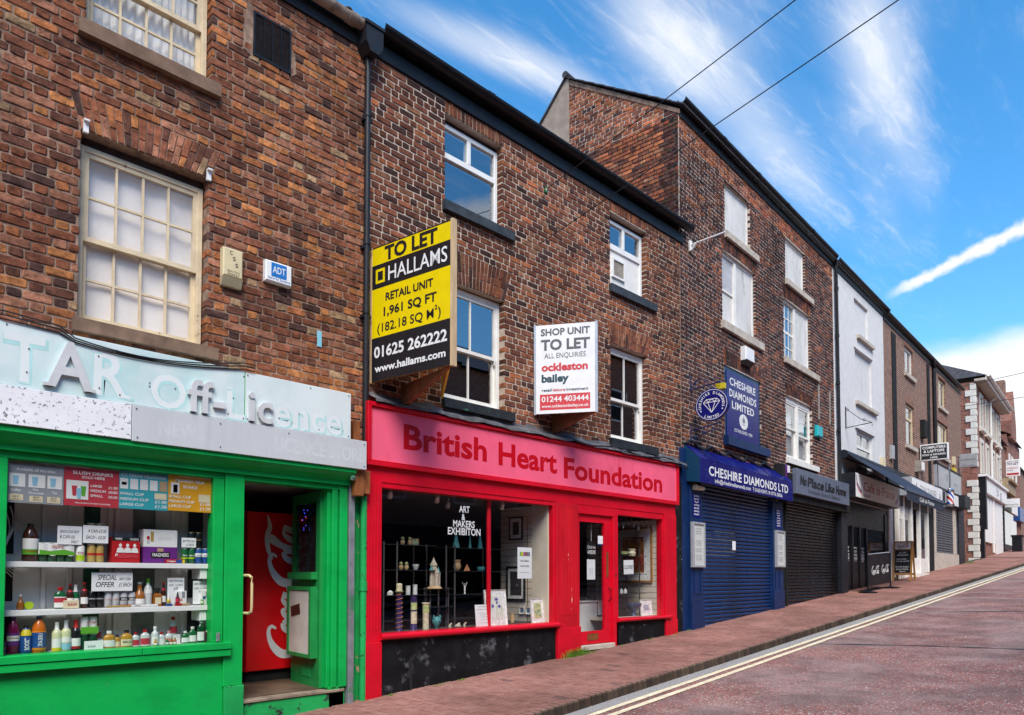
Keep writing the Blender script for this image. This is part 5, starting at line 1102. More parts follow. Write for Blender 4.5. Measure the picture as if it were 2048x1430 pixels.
ps = poster('red poster reading SLUSH DRINKS sold here', 1.679, 2.105, 2.212, 2.538, 'c_crimson', [('SLUSH DRINKS', .15, .88, .83, .085), ('SOLD HERE', .31, .73, .73, .065), ('LARGE', .47, .68, .52, .065), ('£1.00', .80, .97, .50, .065), ('MEDIUM', .47, .75, .39, .065), ('£0.80', .80, .97, .38, .065), ('SMALL', .47, .70, .26, .065), ('£0.50', .80, .97, .25, .065), ('MIX & MATCH ANY FLAVORS', .2, .84, .06, .035)], [('c_white', .04, .43, .17, .66)])
for a, m_ in ((.13, 'c_crimson'), (.29, 'c_green'), (.21, 'c_sky')):
    X0 = 1.679 + a * .426; zb = 2.212 + .326 * (.20 if m_ == 'c_sky' else .26); MB().prism([(X0 + .008, zb), (X0 + .034, zb), (X0 + .042, zb + .085), (X0, zb + .085)], -.0365 - (.0012 if m_ == 'c_sky' else 0), -.0345).build('cup_picture', m_, ps, F0)
poster('teal poster reading ICE CREAM MILKSHAKE', 2.104, 2.520, 2.215, 2.552, 'c_teal', [('ICE CREAM MILKSHAKE', .04, .96, .85, .075), ('SMALL CUP', .02, .50, .36, .07), ('MEDIUM CUP', .02, .60, .22, .07), ('LARGE CUP', .02, .50, .08, .07), ('£1.00', .73, .98, .19, .08), ('£1.50', .73, .98, .06, .08)], [(m_, .02 + i * .2, .18 + i * .2, .52, .80) for i, m_ in enumerate(('c_white', 'c_white', 'c_white', 'c_white', 'c_tan'))] + [('c_cream', .72, .97, .30, .46)] + [('c_tan', .05, .15, .62, .70)])
poster('orange poster reading MANGO MILK SHAKE', 2.523, 2.922, 2.222, 2.560, 'c_mango', [('MANGO MILK', .16, .84, .80, .085), ('SHAKE', .33, .67, .64, .085), ('SMALL CUP', .02, .52, .36, .07), ('MEDIUM CUP', .02, .60, .23, .07), ('LARGE CUP', .02, .52, .10, .07), ('£1.00', .73, .98, .19, .08), ('£1.50', .73, .98, .06, .08)], [('c_white', .06, .25, .47, .78), ('c_yellow', .11, .21, .50, .72), ('c_cream', .70, .97, .28, .50)])

# ================================================================== red shopfront
PM('red_paint', (.60, .003, .018), .42, var=.10, scale=3, bump=.10, bscale=25, col2=(.50, .004, .016), mixs=(.5, .8), mscale=2.5, coat=.1, chips=((.55, .36, .32), .76, 12))
PM('red_worn', (.50, .006, .016), .45, var=.12, scale=3, bump=.15, bscale=25, chips=((.66, .50, .36), .665, 4), stretch=(1.8, 1, .4))
PM('fascia_pink', (.85, .115, .21), .55, var=.07, scale=1.4, bump=.03, col2=(.60, .045, .10), mixs=(.55, .85), mscale=.9, stretch=(1, 1, .55))
PM('red_letter', (.50, .001, .008), .4, var=.05, bump=.02)
PM('riser_black', (.009, .0095, .011), .6, var=.4, scale=6, bump=.3, bscale=18, spec=.15, col2=(.10, .105, .115), mixs=(.56, .70), mscale=4, chips=((.42, .43, .44), .655, 6))
PM('slatwall', (.66, .60, .50), .65, var=.05, scale=4, bump=.04); PM('cream_wall', (.66, .60, .49), .75, var=.05); PM('brass', (.42, .26, .08), .35, .8, var=.15)
RS = thing('shopfront', 'bright red painted shopfront with two display windows and a glazed door', 'shopfront', (8.0, -.1, zfac(8.0)))
g0 = lambda x: zfac(x) - .06
opart('frieze', 'red_paint', RS, (4.648, 11.10, -.09, .05, 2.695, 2.872))
def pil(a, b, zt=2.695, zb=.868, pl=(0, 0), mat='red_paint'):
    o = opart('pilaster', mat, RS, (a, b, -.10, .05, zb, zt)); opart('plinth', 'red_paint', RS, (a - pl[0], b + pl[1], -.118, .05, g0(a), zb)); return o
pil(4.635, 4.862, pl=(0, .0)); pil(10.74, 11.106, zb=.868); 
for x in (4.68, 4.72, 4.76, 4.80): opart('reed', 'red_paint', RS, (x, x + .018, -.106, -.09, 1.0, 2.6), c=.004)
opart('pilaster', 'red_worn', RS, (7.905, 8.405, -.10, .05, .872, 2.695)); opart('plinth', 'red_paint', RS, (7.905, 8.43, -.125, .05, g0(7.9), .872))
for i in range(12): x = 7.99 + i * .033; opart('reed', 'red_worn', RS, (x, x + .015, -.106, -.09, 1.05, 2.6), c=.004)
opart('window_jamb', 'red_paint', RS, (7.848, 7.905, -.085, .05, .95, 2.695)); opart('window_head', 'red_paint', RS, (4.862, 7.905, -.08, .05, 2.635, 2.695)); opart('window_head', 'red_paint', RS, (9.41, 10.74, -.08, .05, 2.60, 2.695))
def sillr(xa, xb, zt, zb, y=-.16):
    mb = MB(); n = 8; r = (zt - zb) / 2; mb.prism_x([(.05, zb), (.05, zt), (y + r, zt)] + [(y + r - r * math.sin(math.pi * k / n), zb + r + r * math.cos(math.pi * k / n)) for k in range(1, n)] + [(y + r, zb)], xa, xb); return mb.build('sill', 'red_paint', RS, F0)
sillr(4.84, 7.93, .957, .885); sillr(9.35, 10.89, .952, .895)
opart('stall_riser', 'riser_black', RS, (4.862, 7.90, -.085, .05, .18, .885)); opart('stall_riser', 'riser_black', RS, (9.36, 10.74, -.085, .05, .4, .895)); opart('window_jamb', 'red_paint', RS, (10.70, 10.74, -.08, .05, .95, 2.60))
opart('riser_batten', 'black_pipe', RS, (5.27, 5.31, -.105, -.085, .27, .66))
MB().face([(4.862, -.04, .95), (7.85, -.04, .95), (7.85, -.04, 2.636), (4.862, -.04, 2.636)]).build('window_pane', 'glass', RS, F0); MB().face([(9.41, -.04, .95), (10.70, -.04, .95), (10.70, -.04, 2.60), (9.41, -.04, 2.60)]).build('window_pane', 'glass', RS, F0)
opart('door_frame', 'red_paint', RS, (8.405, 9.41, -.085, .05, 2.565, 2.695)); opart('door_frame', 'red_paint', RS, (9.285, 9.41, -.085, .05, .50, 2.565)); opart('door_frame', 'red_paint', RS, (8.405, 8.44, -.06, .05, .50, 2.565))
mb = MB(); mb.box(8.44, 8.49, -.045, .0, .585, 2.56); mb.box(9.10, 9.285, -.045, .0, .585, 2.56); mb.box(8.49, 9.10, -.045, .0, .585, .78); mb.box(8.49, 9.10, -.045, .0, 2.45, 2.56); rd = mb.build('door', 'red_paint', RS, F0)
MB().face([(8.49, -.02, .78), (9.10, -.02, .78), (9.10, -.02, 2.45), (8.49, -.02, 2.45)]).build('pane', 'glass', rd, F0); opart('push_plate', 'brass', rd, (9.155, 9.20, -.05, -.045, 1.60, 2.0), c=.001)
mb = MB(); mb.tube([(9.21, -.05, 1.44), (9.21, -.09, 1.42), (9.21, -.09, 1.26), (9.21, -.05, 1.24)], .010, 8); mb.build('handle', 'black_pipe', rd, F0, True); mb = MB(); mb.box(8.67, 8.93, -.052, -.045, .645, .655); mb.box(8.67, 8.93, -.052, -.045, .73, .74); mb.box(8.67, 8.69, -.052, -.045, .655, .73); mb.box(8.91, 8.93, -.052, -.045, .655, .73); mb.build('letter_box', 'brass', rd, F0); opart('letter_flap', 'old_timber', rd, (8.69, 8.91, -.049, -.045, .655, .73), c=.001); opart('threshold', 'pale_stone', RS, (8.43, 9.29, -.11, .05, .50, .575)); opart('bell_push', 'black_ink', RS, (9.33, 9.36, -.095, -.085, 1.62, 1.66))
opart('end_pier', 'riser_black', RS, (11.125, 11.40, -.05, .05, .5, 3.3))
# room behind: floor, ceiling, walls
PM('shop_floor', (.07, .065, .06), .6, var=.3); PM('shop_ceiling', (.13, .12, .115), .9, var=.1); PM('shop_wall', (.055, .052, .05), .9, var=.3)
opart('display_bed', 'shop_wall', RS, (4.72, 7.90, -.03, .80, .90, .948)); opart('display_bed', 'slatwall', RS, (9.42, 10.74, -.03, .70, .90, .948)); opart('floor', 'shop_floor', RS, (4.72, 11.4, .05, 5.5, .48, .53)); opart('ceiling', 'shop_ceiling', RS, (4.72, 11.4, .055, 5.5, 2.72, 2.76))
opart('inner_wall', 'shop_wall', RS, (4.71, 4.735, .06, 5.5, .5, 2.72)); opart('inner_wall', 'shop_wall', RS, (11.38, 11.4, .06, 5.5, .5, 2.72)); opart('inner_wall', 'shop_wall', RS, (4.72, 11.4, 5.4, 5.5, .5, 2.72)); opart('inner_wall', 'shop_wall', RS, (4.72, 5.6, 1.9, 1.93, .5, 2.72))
opart('return_panel', 'cream_wall', RS, (7.825, 7.87, .0, .325, .948, 2.70))
def slats(xf, y0, y1, z0, z1, pitch=.098):
    opart('slat_backing', 'wall_black', RS, (xf + .012, xf + .03, y0, y1, z0, z1), c=0); z = z0
    while z < z1 - .02: opart('slat', 'slatwall', RS, (xf, xf + .012, y0, y1, z, min(z + pitch - .007, z1)), c=.002); z += pitch
slats(7.83, .327, .98, .95, 2.66); slats(10.71, .0, 1.6, .95, 2.60); opart('slat_trim', 'brass', RS, (7.824, 7.834, .97, .985, .95, 2.66), c=0); opart('slat_trim', 'brass', RS, (7.824, 7.832, .40, .408, .95, 2.5), c=0)
FS = F0 @ Matrix.Translation((9.55, 1.35, 0)) @ Matrix.Rotation(R(38), 4, 'Z')
opart('screen_wall', 'slatwall', RS, (-.55, .75, 0, .03, .53, 2.65), F=FS)
for i in range(20): opart('slat_joint', 'wall_black', RS, (-.55, .75, -.002, .0, .6 + i * .1, .606 + i * .1), F=FS, c=0)
mb = MB(); mb.tube([(6.69, .05, .948), (6.69, .05, 2.66)], .032, 14); mb.build('post', 'red_paint', RS, F0, True)
for x, y in ((5.3, .35), (5.62, 1.1), (6.05, .35), (6.62, .8), (7.3, .4)):
    mb = MB(); mb.tube([(x, y, 2.72), (x, y, 2.66)], .01, 6); mb.tube([(x - .02, y - .03, 2.66), (x + .02, y + .04, 2.60)], [.022, .036], 10); mb.build('spot_lamp', 'display_white', RS, F0, True)
# fascia
sg = thing('shop_sign', 'long faded pink fascia board with red letters reading British Heart Foundation', 'sign', (7.9, -.1, 2.872))
opart('panel', 'fascia_pink', sg, (4.69, 11.10, -.115, -.02, 2.925, 3.55)); opart('moulding', 'red_paint', sg, (4.635, 11.144, -.145, -.02, 3.55, 3.60)); opart('moulding', 'red_paint', sg, (4.635, 11.144, -.145, -.02, 2.873, 2.922)); opart('moulding', 'red_paint', sg, (4.635, 4.687, -.145, -.02, 2.922, 3.55)); opart('moulding', 'red_paint', sg, (11.10, 11.144, -.145, -.02, 2.922, 3.55))
for za, zb in ((2.928, 2.940), (3.535, 3.547)): opart('bead', 'red_paint', sg, (4.69, 11.10, -.128, -.11, za, zb), c=.003)
for tx, xa, xb, z, h in (('British', 5.15, 6.50, 3.115, .30), ('Heart', 6.715, 7.90, 3.10, .31), ('Foundation', 8.05, 10.64, 3.055, .31)): t = MB(); text(t, tx, xa, xb, z, h, -.1165, .028); t.build('lettering', 'red_letter', sg, F0)
# ================================================================== navy shopfront
PM('navy_paint', (.005, .024, .095), .42, var=.16, scale=4, bump=.12, bscale=25, chips=((.30, .33, .38), .735, 9)); PM('navy_vinyl', (.006, .008, .14), .25, var=.10, scale=2, bump=.05, bscale=5, coat=.0, spec=.35); PM('navy_side', (.008, .05, .11), .35, var=.12, scale=3)
PM('shutter_blue', (.007, .030, .11), .32, var=.2, scale=3, bump=.08, spec=.3, col2=(.004, .016, .06), mixs=(.45, .7), mscale=1.5, stretch=(.5, 1, 2)); PM('shutter_black', (.007, .007, .009), .3, var=.3, scale=3, bump=.08); PM('shutter_grey', (.06, .065, .08), .4, var=.15, scale=3)
PM('silver_frame', (.50, .52, .54), .35, .4, var=.06, bump=.02); PM('notice', (.55, .56, .54), .6, var=.05); PM('charcoal_paint', (.014, .016, .022), .5, var=.2, scale=4, bump=.08); PM('sign_grey', (.12, .14, .19), .45, var=.06, scale=2, bump=.03)
fpart = lambda n, m_, p, *b, c=.005: opart(n, m_, p, *b, F=FB, c=c)
def zb(s): return zfac(BX + s) - .06
NS = thing('shopfront', 'navy blue jeweller shopfront with its ridged roller shutter closed', 'shopfront', (2.3, -.1, zfac(13.7)), FB)
fpart('corner_strip', 'navy_paint', NS, (-.08, .15, -.05, .05, zb(0), 3.95)); fpart('pilaster', 'navy_paint', NS, (.15, .625, -.10, .05, 1.15, 3.30)); fpart('plinth', 'navy_paint', NS, (.14, .635, -.12, .05, zb(.1), 1.15)); fpart('pilaster', 'navy_paint', NS, (3.975, 4.56, -.10, .05, 1.32, 3.30)); fpart('plinth', 'navy_paint', NS, (3.965, 4.57, -.12, .05, zb(4), 1.32)); fpart('side_gap', 'wall_black', NS, (4.57, 4.87, -.03, .05, zb(4.6), 4.0))
for a in (.26, 4.08):
    fpart('panel_mould', 'navy_paint', NS, (a, a + .04, -.115, -.10, 1.30, 1.74)); fpart('panel_mould', 'navy_paint', NS, (a + .24, a + .28, -.115, -.10, 1.30, 1.74)); fpart('panel_mould', 'navy_paint', NS, (a + .04, a + .24, -.115, -.10, 1.30, 1.34))
    if a < 1: pass
for a, za, zb_ in ((.13, 1.785, 2.61), (4.05, 1.83, 2.645)):
    q = thing('notice_case', 'silver framed notice case on the navy pilaster ' + ('nearest the red shop' if a < 1 else 'beside the black shutter'), 'notice case', (a + .24, -.12, za), FB)
    w_ = .48 if a < 1 else .50; mb = MB(); mb.box(a, a + w_, -.16, -.10, za, za + .04, .004); mb.box(a, a + w_, -.16, -.10, zb_ - .04, zb_, .004); mb.box(a, a + .05, -.16, -.10, za + .04, zb_ - .04, .004); mb.box(a + w_ - .05, a + w_, -.16, -.10, za + .04, zb_ - .04, .004); mb.build('frame', 'silver_frame', q, FB); MB().box(a + .05, a + w_ - .05, -.14, -.10, za + .04, zb_ - .04).build('sheet', 'notice', q, FB)
    t = MB()
    for k, (tx, zz) in enumerate((('CHESHIRE', .88), ('DIAMONDS', .82), ('LIMITED', .76), ('MON', .58), ('ENGAGEMENT', .53), ('RINGS', .48), ('DIAMOND', .38), ('RINGS', .33), ('REPAIRS', .22), ('VALUATIONS', .17), ('WELCOME', .12))): text(t, tx, a + .12 + .01 * (k % 2), a + w_ - .12 - .01 * (k % 2), za + .04 + zz * (zb_ - za - .08), .022, -.1412, .004)
    t.build('lettering', 'c_grey', q, FB)
    p_ = thing('small_sign', 'small navy strip sign with white print high on the ' + ('left navy pilaster' if a < 1 else 'right navy pilaster'), 'sign', (a + .24, -.1, 2.75), FB); MB().box(a + .10, a + .38, -.106, -.10, 2.70, 3.14).build('plate', 'navy_vinyl', p_, FB); t = MB()
    for k, tx in enumerate(('DIAMONDS', 'GOLD', 'V', 'WATCHES', 'SILVER', 'REPAIRS', 'BOUGHT')): text(t, tx, a + .14, a + .34, 3.08 - k * .056, .030, -.1075, .02)
    t.build('lettering', 'white_ink', p_, FB)
def shutter(root, xa, xb, z0, z1, mat, pitch=.0765, y=-.02, n=None):
    prof = [(0, 0), (-.016, .010), (-.024, .028), (-.022, .048), (-.008, .064), (0, .0700), (.004, pitch - .002), (.012, pitch - .002), (.012, 0)]
    me = None; z = z0
    while z < z1:
        if me is None: o = MB().prism_x([(y + a, b) for a, b in prof], xa, xb).build('slat', mat, root, FB @ Matrix.Translation((0, 0, z))); me = o.data
        else: link('slat', me, root, FB @ Matrix.Translation((0, random.uniform(-.003, .003), z)))
        z += pitch
sh1 = thing('roller_shutter', 'closed navy blue roller shutter with a small white notice on it', 'shutter', (2.3, -.02, zfac(13.7)), FB); shutter(sh1, .62, 3.98, .66, 3.45, 'shutter_blue'); fpart('notice', 'paper', sh1, (2.0, 2.15, -.052, -.048, 2.15, 2.33), c=0)
fpart('shutter_rail', 'navy_paint', sh1, (.60, .64, -.06, .05, .65, 3.4)); fpart('shutter_rail', 'navy_paint', sh1, (3.955, 3.99, -.06, .05, .8, 3.4))
cn = thing('shop_canopy', 'glossy navy blue fixed canopy lettered CHESHIRE DIAMONDS LTD', 'canopy', (2.3, -.31, 3.31), FB)
mb = MB(); vs = []; fs = []; n = 40; mK = 6
for i in range(n + 1):
    for k in range(mK + 1):
        s_ = .10 + 4.50 * i / n; u = k / mK; cr = (.018 * math.sin(s_ * 4.3 + 2 * u) + .012 * math.sin(s_ * 9.1 - 3 * u)) * math.sin(u * 3.14); vs.append((s_, -.31 * u - .005, 4.03 - .28 * u + cr))
for i in range(n):
    for k in range(mK): a = i * (mK + 1) + k; fs.append((a, a + mK + 1, a + mK + 2, a + 1))
mb.add(vs, fs).build('top_sheet', 'navy_vinyl', cn, FB, True); MB().box(.10, 4.60, -.315, -.30, 3.31, 3.748, .003).build('front_sheet', 'navy_vinyl', cn, FB)
for s_ in (.10, 4.60): MB().prism_x([(-.005, 3.36), (-.005, 4.03), (-.313, 3.748), (-.313, 3.31)], s_ - .006, s_ + .006).build('side_sheet', 'navy_side', cn, FB)
MB().box(.11, 4.59, -.30, -.02, 3.36, 3.37).build('soffit', 'charcoal_paint', cn, FB)
t = MB(); serif_text(t, 'CHESHIRE DIAMONDS LTD', .44, 4.34, 3.47, .175, -.3165, .022, sw=.13, sh=.08); t.build('lettering', 'white_ink', cn, FB); t = MB(); text(t, 'info@cheshirediamonds.com', .69, 2.30, 3.355, .075, -.3165, .012); text(t, 'T: 01625 425472  M: 07776 200036', 2.40, 3.98, 3.355, .075, -.3165, .012); t.build('contact_line', 'white_ink', cn, FB)
lp = thing('canopy_lamp', 'small cream bulkhead lamp under the left end of the navy canopy', 'lamp', (.30, -.12, 3.2), FB); MB().box(.20, .50, -.22, -.10, 3.20, 3.28, .02).build('lamp_shade', 'c_cream', lp, FB)
mb = MB(); mb.tube([(.1 + i * .15, -.03 - .02 * math.sin(i * .9), 4.06 + .045 * math.sin(i * 1.1) - .02 * math.cos(i * 2.3)) for i in range(31)], .026, 7); tag(mb.build('electric_cable', 'black_pipe', None, FB, True), 'thick black cable looped along the wall above the navy canopy', 'cable')
# the navy wall panel in the blind window, hanging oval sign
nb = thing('wall_sign', 'tall navy wall panel reading CHESHIRE DIAMONDS LIMITED with a white oval crest', 'sign', (2.72, 0, 4.41), FB)
mb = MB(); mb.prism([(1.83, 4.42), (3.61, 4.42), (3.61, 5.87), (3.15, 5.90), (2.72, 5.915), (2.25, 5.90), (1.83, 5.86)], .02, .10); mb.build('frame', 'navy_side', nb, FB); MB().box(1.93, 3.52, .005, .025, 4.47, 5.80).build('panel', 'navy_vinyl', nb, FB)
t = MB()
for tx, a, b, z in (('CHESHIRE', 2.06, 3.37, 5.53), ('DIAMONDS', 2.04, 3.40, 5.29), ('LIMITED', 2.16, 3.29, 5.06)): serif_text(t, tx, a, b, z, .155, .004, .018, sw=.13)
serif_text(t, 'ESTABLISHED 1980', 2.28, 3.17, 4.60, .065, .004, .004, sw=.12); t.build('lettering', 'white_ink', nb, FB)
def oval(cx, cz, rx, rz, n=28): return [(cx + rx * math.cos(2 * math.pi * k / n), cz + rz * math.sin(2 * math.pi * k / n)) for k in range(n)]
MB().prism(oval(2.73, 4.86, .21, .16), .001, .006).build('crest', 'c_white', nb, FB)
mb = MB(); mb.prism(oval(2.73, 4.88, .05, .055, 10), -.001, .002); mb.prism([(2.71, 4.93), (2.75, 4.93), (2.735, 4.99), (2.725, 4.99)], -.001, .002); mb.prism([(2.66, 4.85), (2.69, 4.84), (2.69, 4.92), (2.67, 4.94)], -.001, .002); mb.prism([(2.77, 4.84), (2.80, 4.85), (2.79, 4.94), (2.77, 4.92)], -.001, .002); mb.prism([(2.68, 4.79), (2.78, 4.79), (2.77, 4.81), (2.69, 4.81)], -.001, .002); mb.build('crest_figure', 'c_grey', nb, FB)
sill(nb, FB, 1.73, 3.86, 4.245, 4.42, 'navy_paint', .12)
FH = FB @ Matrix.Translation((.36, -.44, 4.73)) @ Matrix.Rotation(R(-90), 4, 'Z')        # faces down the street; local x runs towards the road
hs = thing('hanging_sign', 'oval navy hanging sign with a white diamond on scrolled iron brackets', 'sign', (.36, -.44, 4.43), FB)
FH2 = FB @ Matrix.Translation((.36, -.44, 4.73)) @ Matrix.Rotation(R(-90), 4, 'Z')
MB().prism(oval(0, 0, .32, .295, 40), -.035, .035).build('board', 'navy_vinyl', hs, FH2)
mb = MB(); o1 = oval(0, 0, .30, .275, 48); o2_ = oval(0, 0, .291, .267, 48)
for k in range(48): q = (k + 1) % 48; mb.face([(o1[k][0], -.0362, o1[k][1]), (o1[q][0], -.0362, o1[q][1]), (o2_[q][0], -.0362, o2_[q][1]), (o2_[k][0], -.0362, o2_[k][1])])
mb.build('ring', 'white_ink', hs, FH2)
def arc_text(mb, txt, r_, a0, a1, h, y, bottom=False):
    n = len(txt)
    for i, c in enumerate(txt):
        if c == ' ': continue
        a = R(a0 + (a1 - a0) * (i + .5) / n); g = MB(); wv = glyphs(c, .02)[0]; w = np.ptp(wv[:, 0]) * h * 1.25
        text(g, c, -w / 2, w / 2, 0, h, y, .02); rot = a - math.pi / 2 if not bottom else a + math.pi / 2
        for x, yy, z in g.v:
            pass
        vv = [(math.cos(rot) * x - math.sin(rot) * (z if not bottom else z - h) + r_ * math.cos(a) , yy, math.sin(rot) * x + math.cos(rot) * (z if not bottom else z - h) + r_ * math.sin(a) * .92) for x, yy, z in g.v]; mb.add(vv, g.f)
t = MB(); arc_text(t, 'CHESHIRE DIAMONDS', .205, 200, -20, .05, -.0362); arc_text(t, 'LIMITED', .222, 236, 304, .05, -.0362, True); mb = t
for a in (208, 332): mb.prism(oval(.235 * math.cos(R(a)), .215 * math.sin(R(a)), .013, .013, 8), -.0375, -.036)
t.build('lettering', 'white_ink', hs, FH2)
D = [(-.16, .045), (-.10, .10), (.10, .10), (.16, .045), (0, -.145), (-.07, .045), (.07, .045), (0, .10)]; mb = MB()
for a, b in ((0, 1), (1, 2), (2, 3), (3, 4), (4, 0), (0, 3), (5, 4), (6, 4), (1, 5), (5, 7), (7, 6), (6, 2)): stroke(mb, [D[a], D[b]], .011, -.0365, 1)
mb.build('diamond', 'white_ink', hs, FH2)
mb = MB(); mb.tube([(-.44, 0, .63), (-.44, 0, .28)], .016, 6); mb.tube([(-.44, 0, .34), (.16, 0, .40)], .012, 6); mb.tube([(-.43, 0, .36)] + [(-.40 + .04 * i, 0, .38 + .14 * math.sin(i * .38)) for i in range(12)], .009, 6)
for cx, cz, r_ in ((-.33, .44, .05), (-.12, .46, .05), (.04, .46, .04)): mb.tube([(cx + r_ * (1 - .06 * k) * math.cos(k * .6), 0, cz + r_ * (1 - .06 * k) * math.sin(k * .6)) for k in range(13)], .007, 6)
mb.tube([(-.44, 0, -.68), (-.44, 0, -.32)], .016, 6); mb.tube([(-.44, 0, -.42), (.16, 0, -.34)], .012, 6); mb.tube([(-.43, 0, -.66)] + [(-.40 + .045 * i, 0, -.60 + .018 * i) for i in range(11)], .009, 6)
for cx, cz, r_ in ((-.36, -.55, .05), (-.16, -.46, .05), (.02, -.45, .04)): mb.tube([(cx + r_ * (1 - .06 * k) * math.cos(k * .6), 0, cz + r_ * (1 - .06 * k) * math.sin(k * .6)) for k in range(13)], .007, 6)
mb.build('bracket', 'navy_paint', hs, FH2, True); MB().box(.05, .22, .04, .10, .28, .38).build('lamp', 'c_yellow', hs, FH2)
# ================================================================== black shutter shop with grey sign
KS = thing('shopfront', 'black shopfront with closed black roller shutter under a slate grey sign', 'shopfront', (6.8, -.05, zfac(18.2)), FB)
shutter(KS, 4.86, 8.62, .88, 3.5, 'shutter_black', .0765, -.01); fpart('pier', 'charcoal_paint', KS, (8.62, 9.14, -.14, .05, zb(8.6), 3.6)); fpart('shutter_box', 'wall_black', KS, (4.6, 9.0, -.25, .05, 3.35, 3.98)); fpart('jamb', 'wall_black', KS, (4.82, 4.87, -.08, .05, .85, 3.5))
gs = thing('shop_sign', 'slate grey sign board with black handwritten style letters reading No Place Like Home', 'sign', (6.75, -.33, 3.52), FB); fpart('panel', 'sign_grey', gs, (4.78, 8.67, -.335, -.25, 3.52, 4.10))
t = MB(); 
for w_, a, b in (('No', 5.02, 5.42), ('Place', 5.50, 6.62), ('Like', 6.74, 7.42), ('Home', 7.54, 8.36)): text(t, w_, a, b, 3.745, .215, -.3365, .012, .012, .12)
t.build('lettering', 'black_ink', gs, FB); t = MB(); text(t, 'Furniture, Home & Giftware', 5.54, 7.88, 3.585, .095, -.3365, .008, 0, .15); t.build('second_line', 'black_ink', gs, FB)
fb = thing('box_sign', 'small maroon and white box sign left of the slate grey sign', 'sign', (4.6, -.1, 3.85), FB); fpart('panel', 'wall_black', fb, (4.30, 4.50, -.20, -.01, 3.85, 4.16)); fpart('panel', 'c_purple', fb, (4.505, 4.62, -.20, -.01, 3.85, 4.16)); fpart('panel', 'display_white', fb, (4.625, 4.77, -.20, -.01, 3.85, 4.15))
# ================================================================== white painted house
PM('white_render', (.68, .67, .655), .8, var=.05, scale=4, bump=.35, bscale=22, chips=((.40, .37, .34), .755, 6)); PM('white_blind', (.66, .655, .64), .6, var=.04, bump=.05)
WH = thing('white_house', 'narrow white rendered house with blocked windows between two brick houses', 'house', (11.2, 0, zfac(22.6)), FB)
opw = [dict(xa=10.55, xb=11.95, za=8.78, zb=9.82), dict(xa=10.55, xb=12.22, za=6.78, zb=8.30), dict(xa=10.60, xb=12.2, za=4.75, zb=5.92)]
core('wall', WH, FB, 8.62, 13.65, 3.6, 10.2, opw, 'white_render', depth=5)
for o in opw[:2]: fpart('blocked_window', 'white_blind', WH, (o['xa'] - .01, o['xb'] + .01, .06, .10, o['za'], o['zb']), c=0)
fpart('board_joint', 'pale_stone', WH, (11.36, 11.375, .055, .06, 6.78, 8.2), c=0)
for xa, xb, z in ((10.75, 12.35, 8.66), (10.53, 12.66, 6.66)): sill(WH, FB, xa, xb, z, z + .10, 'pale_stone', .09)
mb = MB(); mb.prism([(10.45, 8.33), (10.5, 8.30), (12.3, 8.32), (12.3, 8.36), (11.4, 8.44)], -.04, .02); mb.build('label_mould', 'white_render', WH, FB); mb = MB(); mb.prism([(10.45, 5.95), (12.35, 5.95), (12.35, 5.99), (11.4, 6.08), (10.45, 5.99)], -.05, .02); mb.build('label_mould', 'white_render', WH, FB)
y = .06; mb = MB(); mb.box(10.60, 10.68, y, y + .08, 4.75, 5.92); mb.box(12.12, 12.2, y, y + .08, 4.75, 5.92); mb.box(10.68, 12.12, y, y + .08, 5.84, 5.92); mb.box(10.68, 12.12, y, y + .08, 5.42, 5.50); mb.box(11.36, 11.44, y, y + .08, 5.50, 5.84); w = mb.build('window', 'white_plastic', WH, FB)
for a, b, c, d in ((10.68, 11.36, 5.5, 5.84), (11.44, 12.12, 5.5, 5.84), (10.68, 12.12, 4.75, 5.42)): MB().face([(a, y + .03, c), (b, y + .03, c), (b, y + .03, d), (a, y + .03, d)]).build('pane', 'glass_upper', w, FB)
fpart('fascia_board', 'black_pipe', WH, (8.64, 13.7, -.03, .02, 10.08, 10.24)); MB().prism_x([(y_ - .10, z_ + 10.34) for y_, z_ in pr + pr2], 8.70, 13.9).build('gutter', 'black_gutter', WH, FB, True)
mb = MB(); mb.add([(8.5, -.1, 10.3), (26.6, -.1, 10.3), (26.6, 4, 12.0), (8.5, 4, 12.0)], [(0, 1, 2, 3)]); mb.build('roof', 'slate', WH, FB)
sb = thing('sign_bracket', 'thin scrolled iron sign bracket on the white house', 'bracket', (9.6, -.05, 5.8), FB)
mb = MB(); mb.tube([(9.55, -.02, 6.40), (9.55, -.02, 5.78)], .014, 6); mb.tube([(9.55, -.02, 5.80), (9.55, -.70, 5.86), (9.55, -.70, 5.76)], .012, 6); mb.tube([(9.55, -.04, 6.33), (9.55, -.40, 6.0), (9.55, -.68, 5.87)], .010, 6)
for cy, cz in ((-.07, 6.30), (-.5, 5.95)): mb.tube([(9.55, cy + .05 * (1 - .06 * k) * math.cos(k * .6), cz + .05 * (1 - .06 * k) * math.sin(k * .6)) for k in range(13)], .007, 6)
mb.build('iron_bracket', 'black_pipe', sb, FB, True)
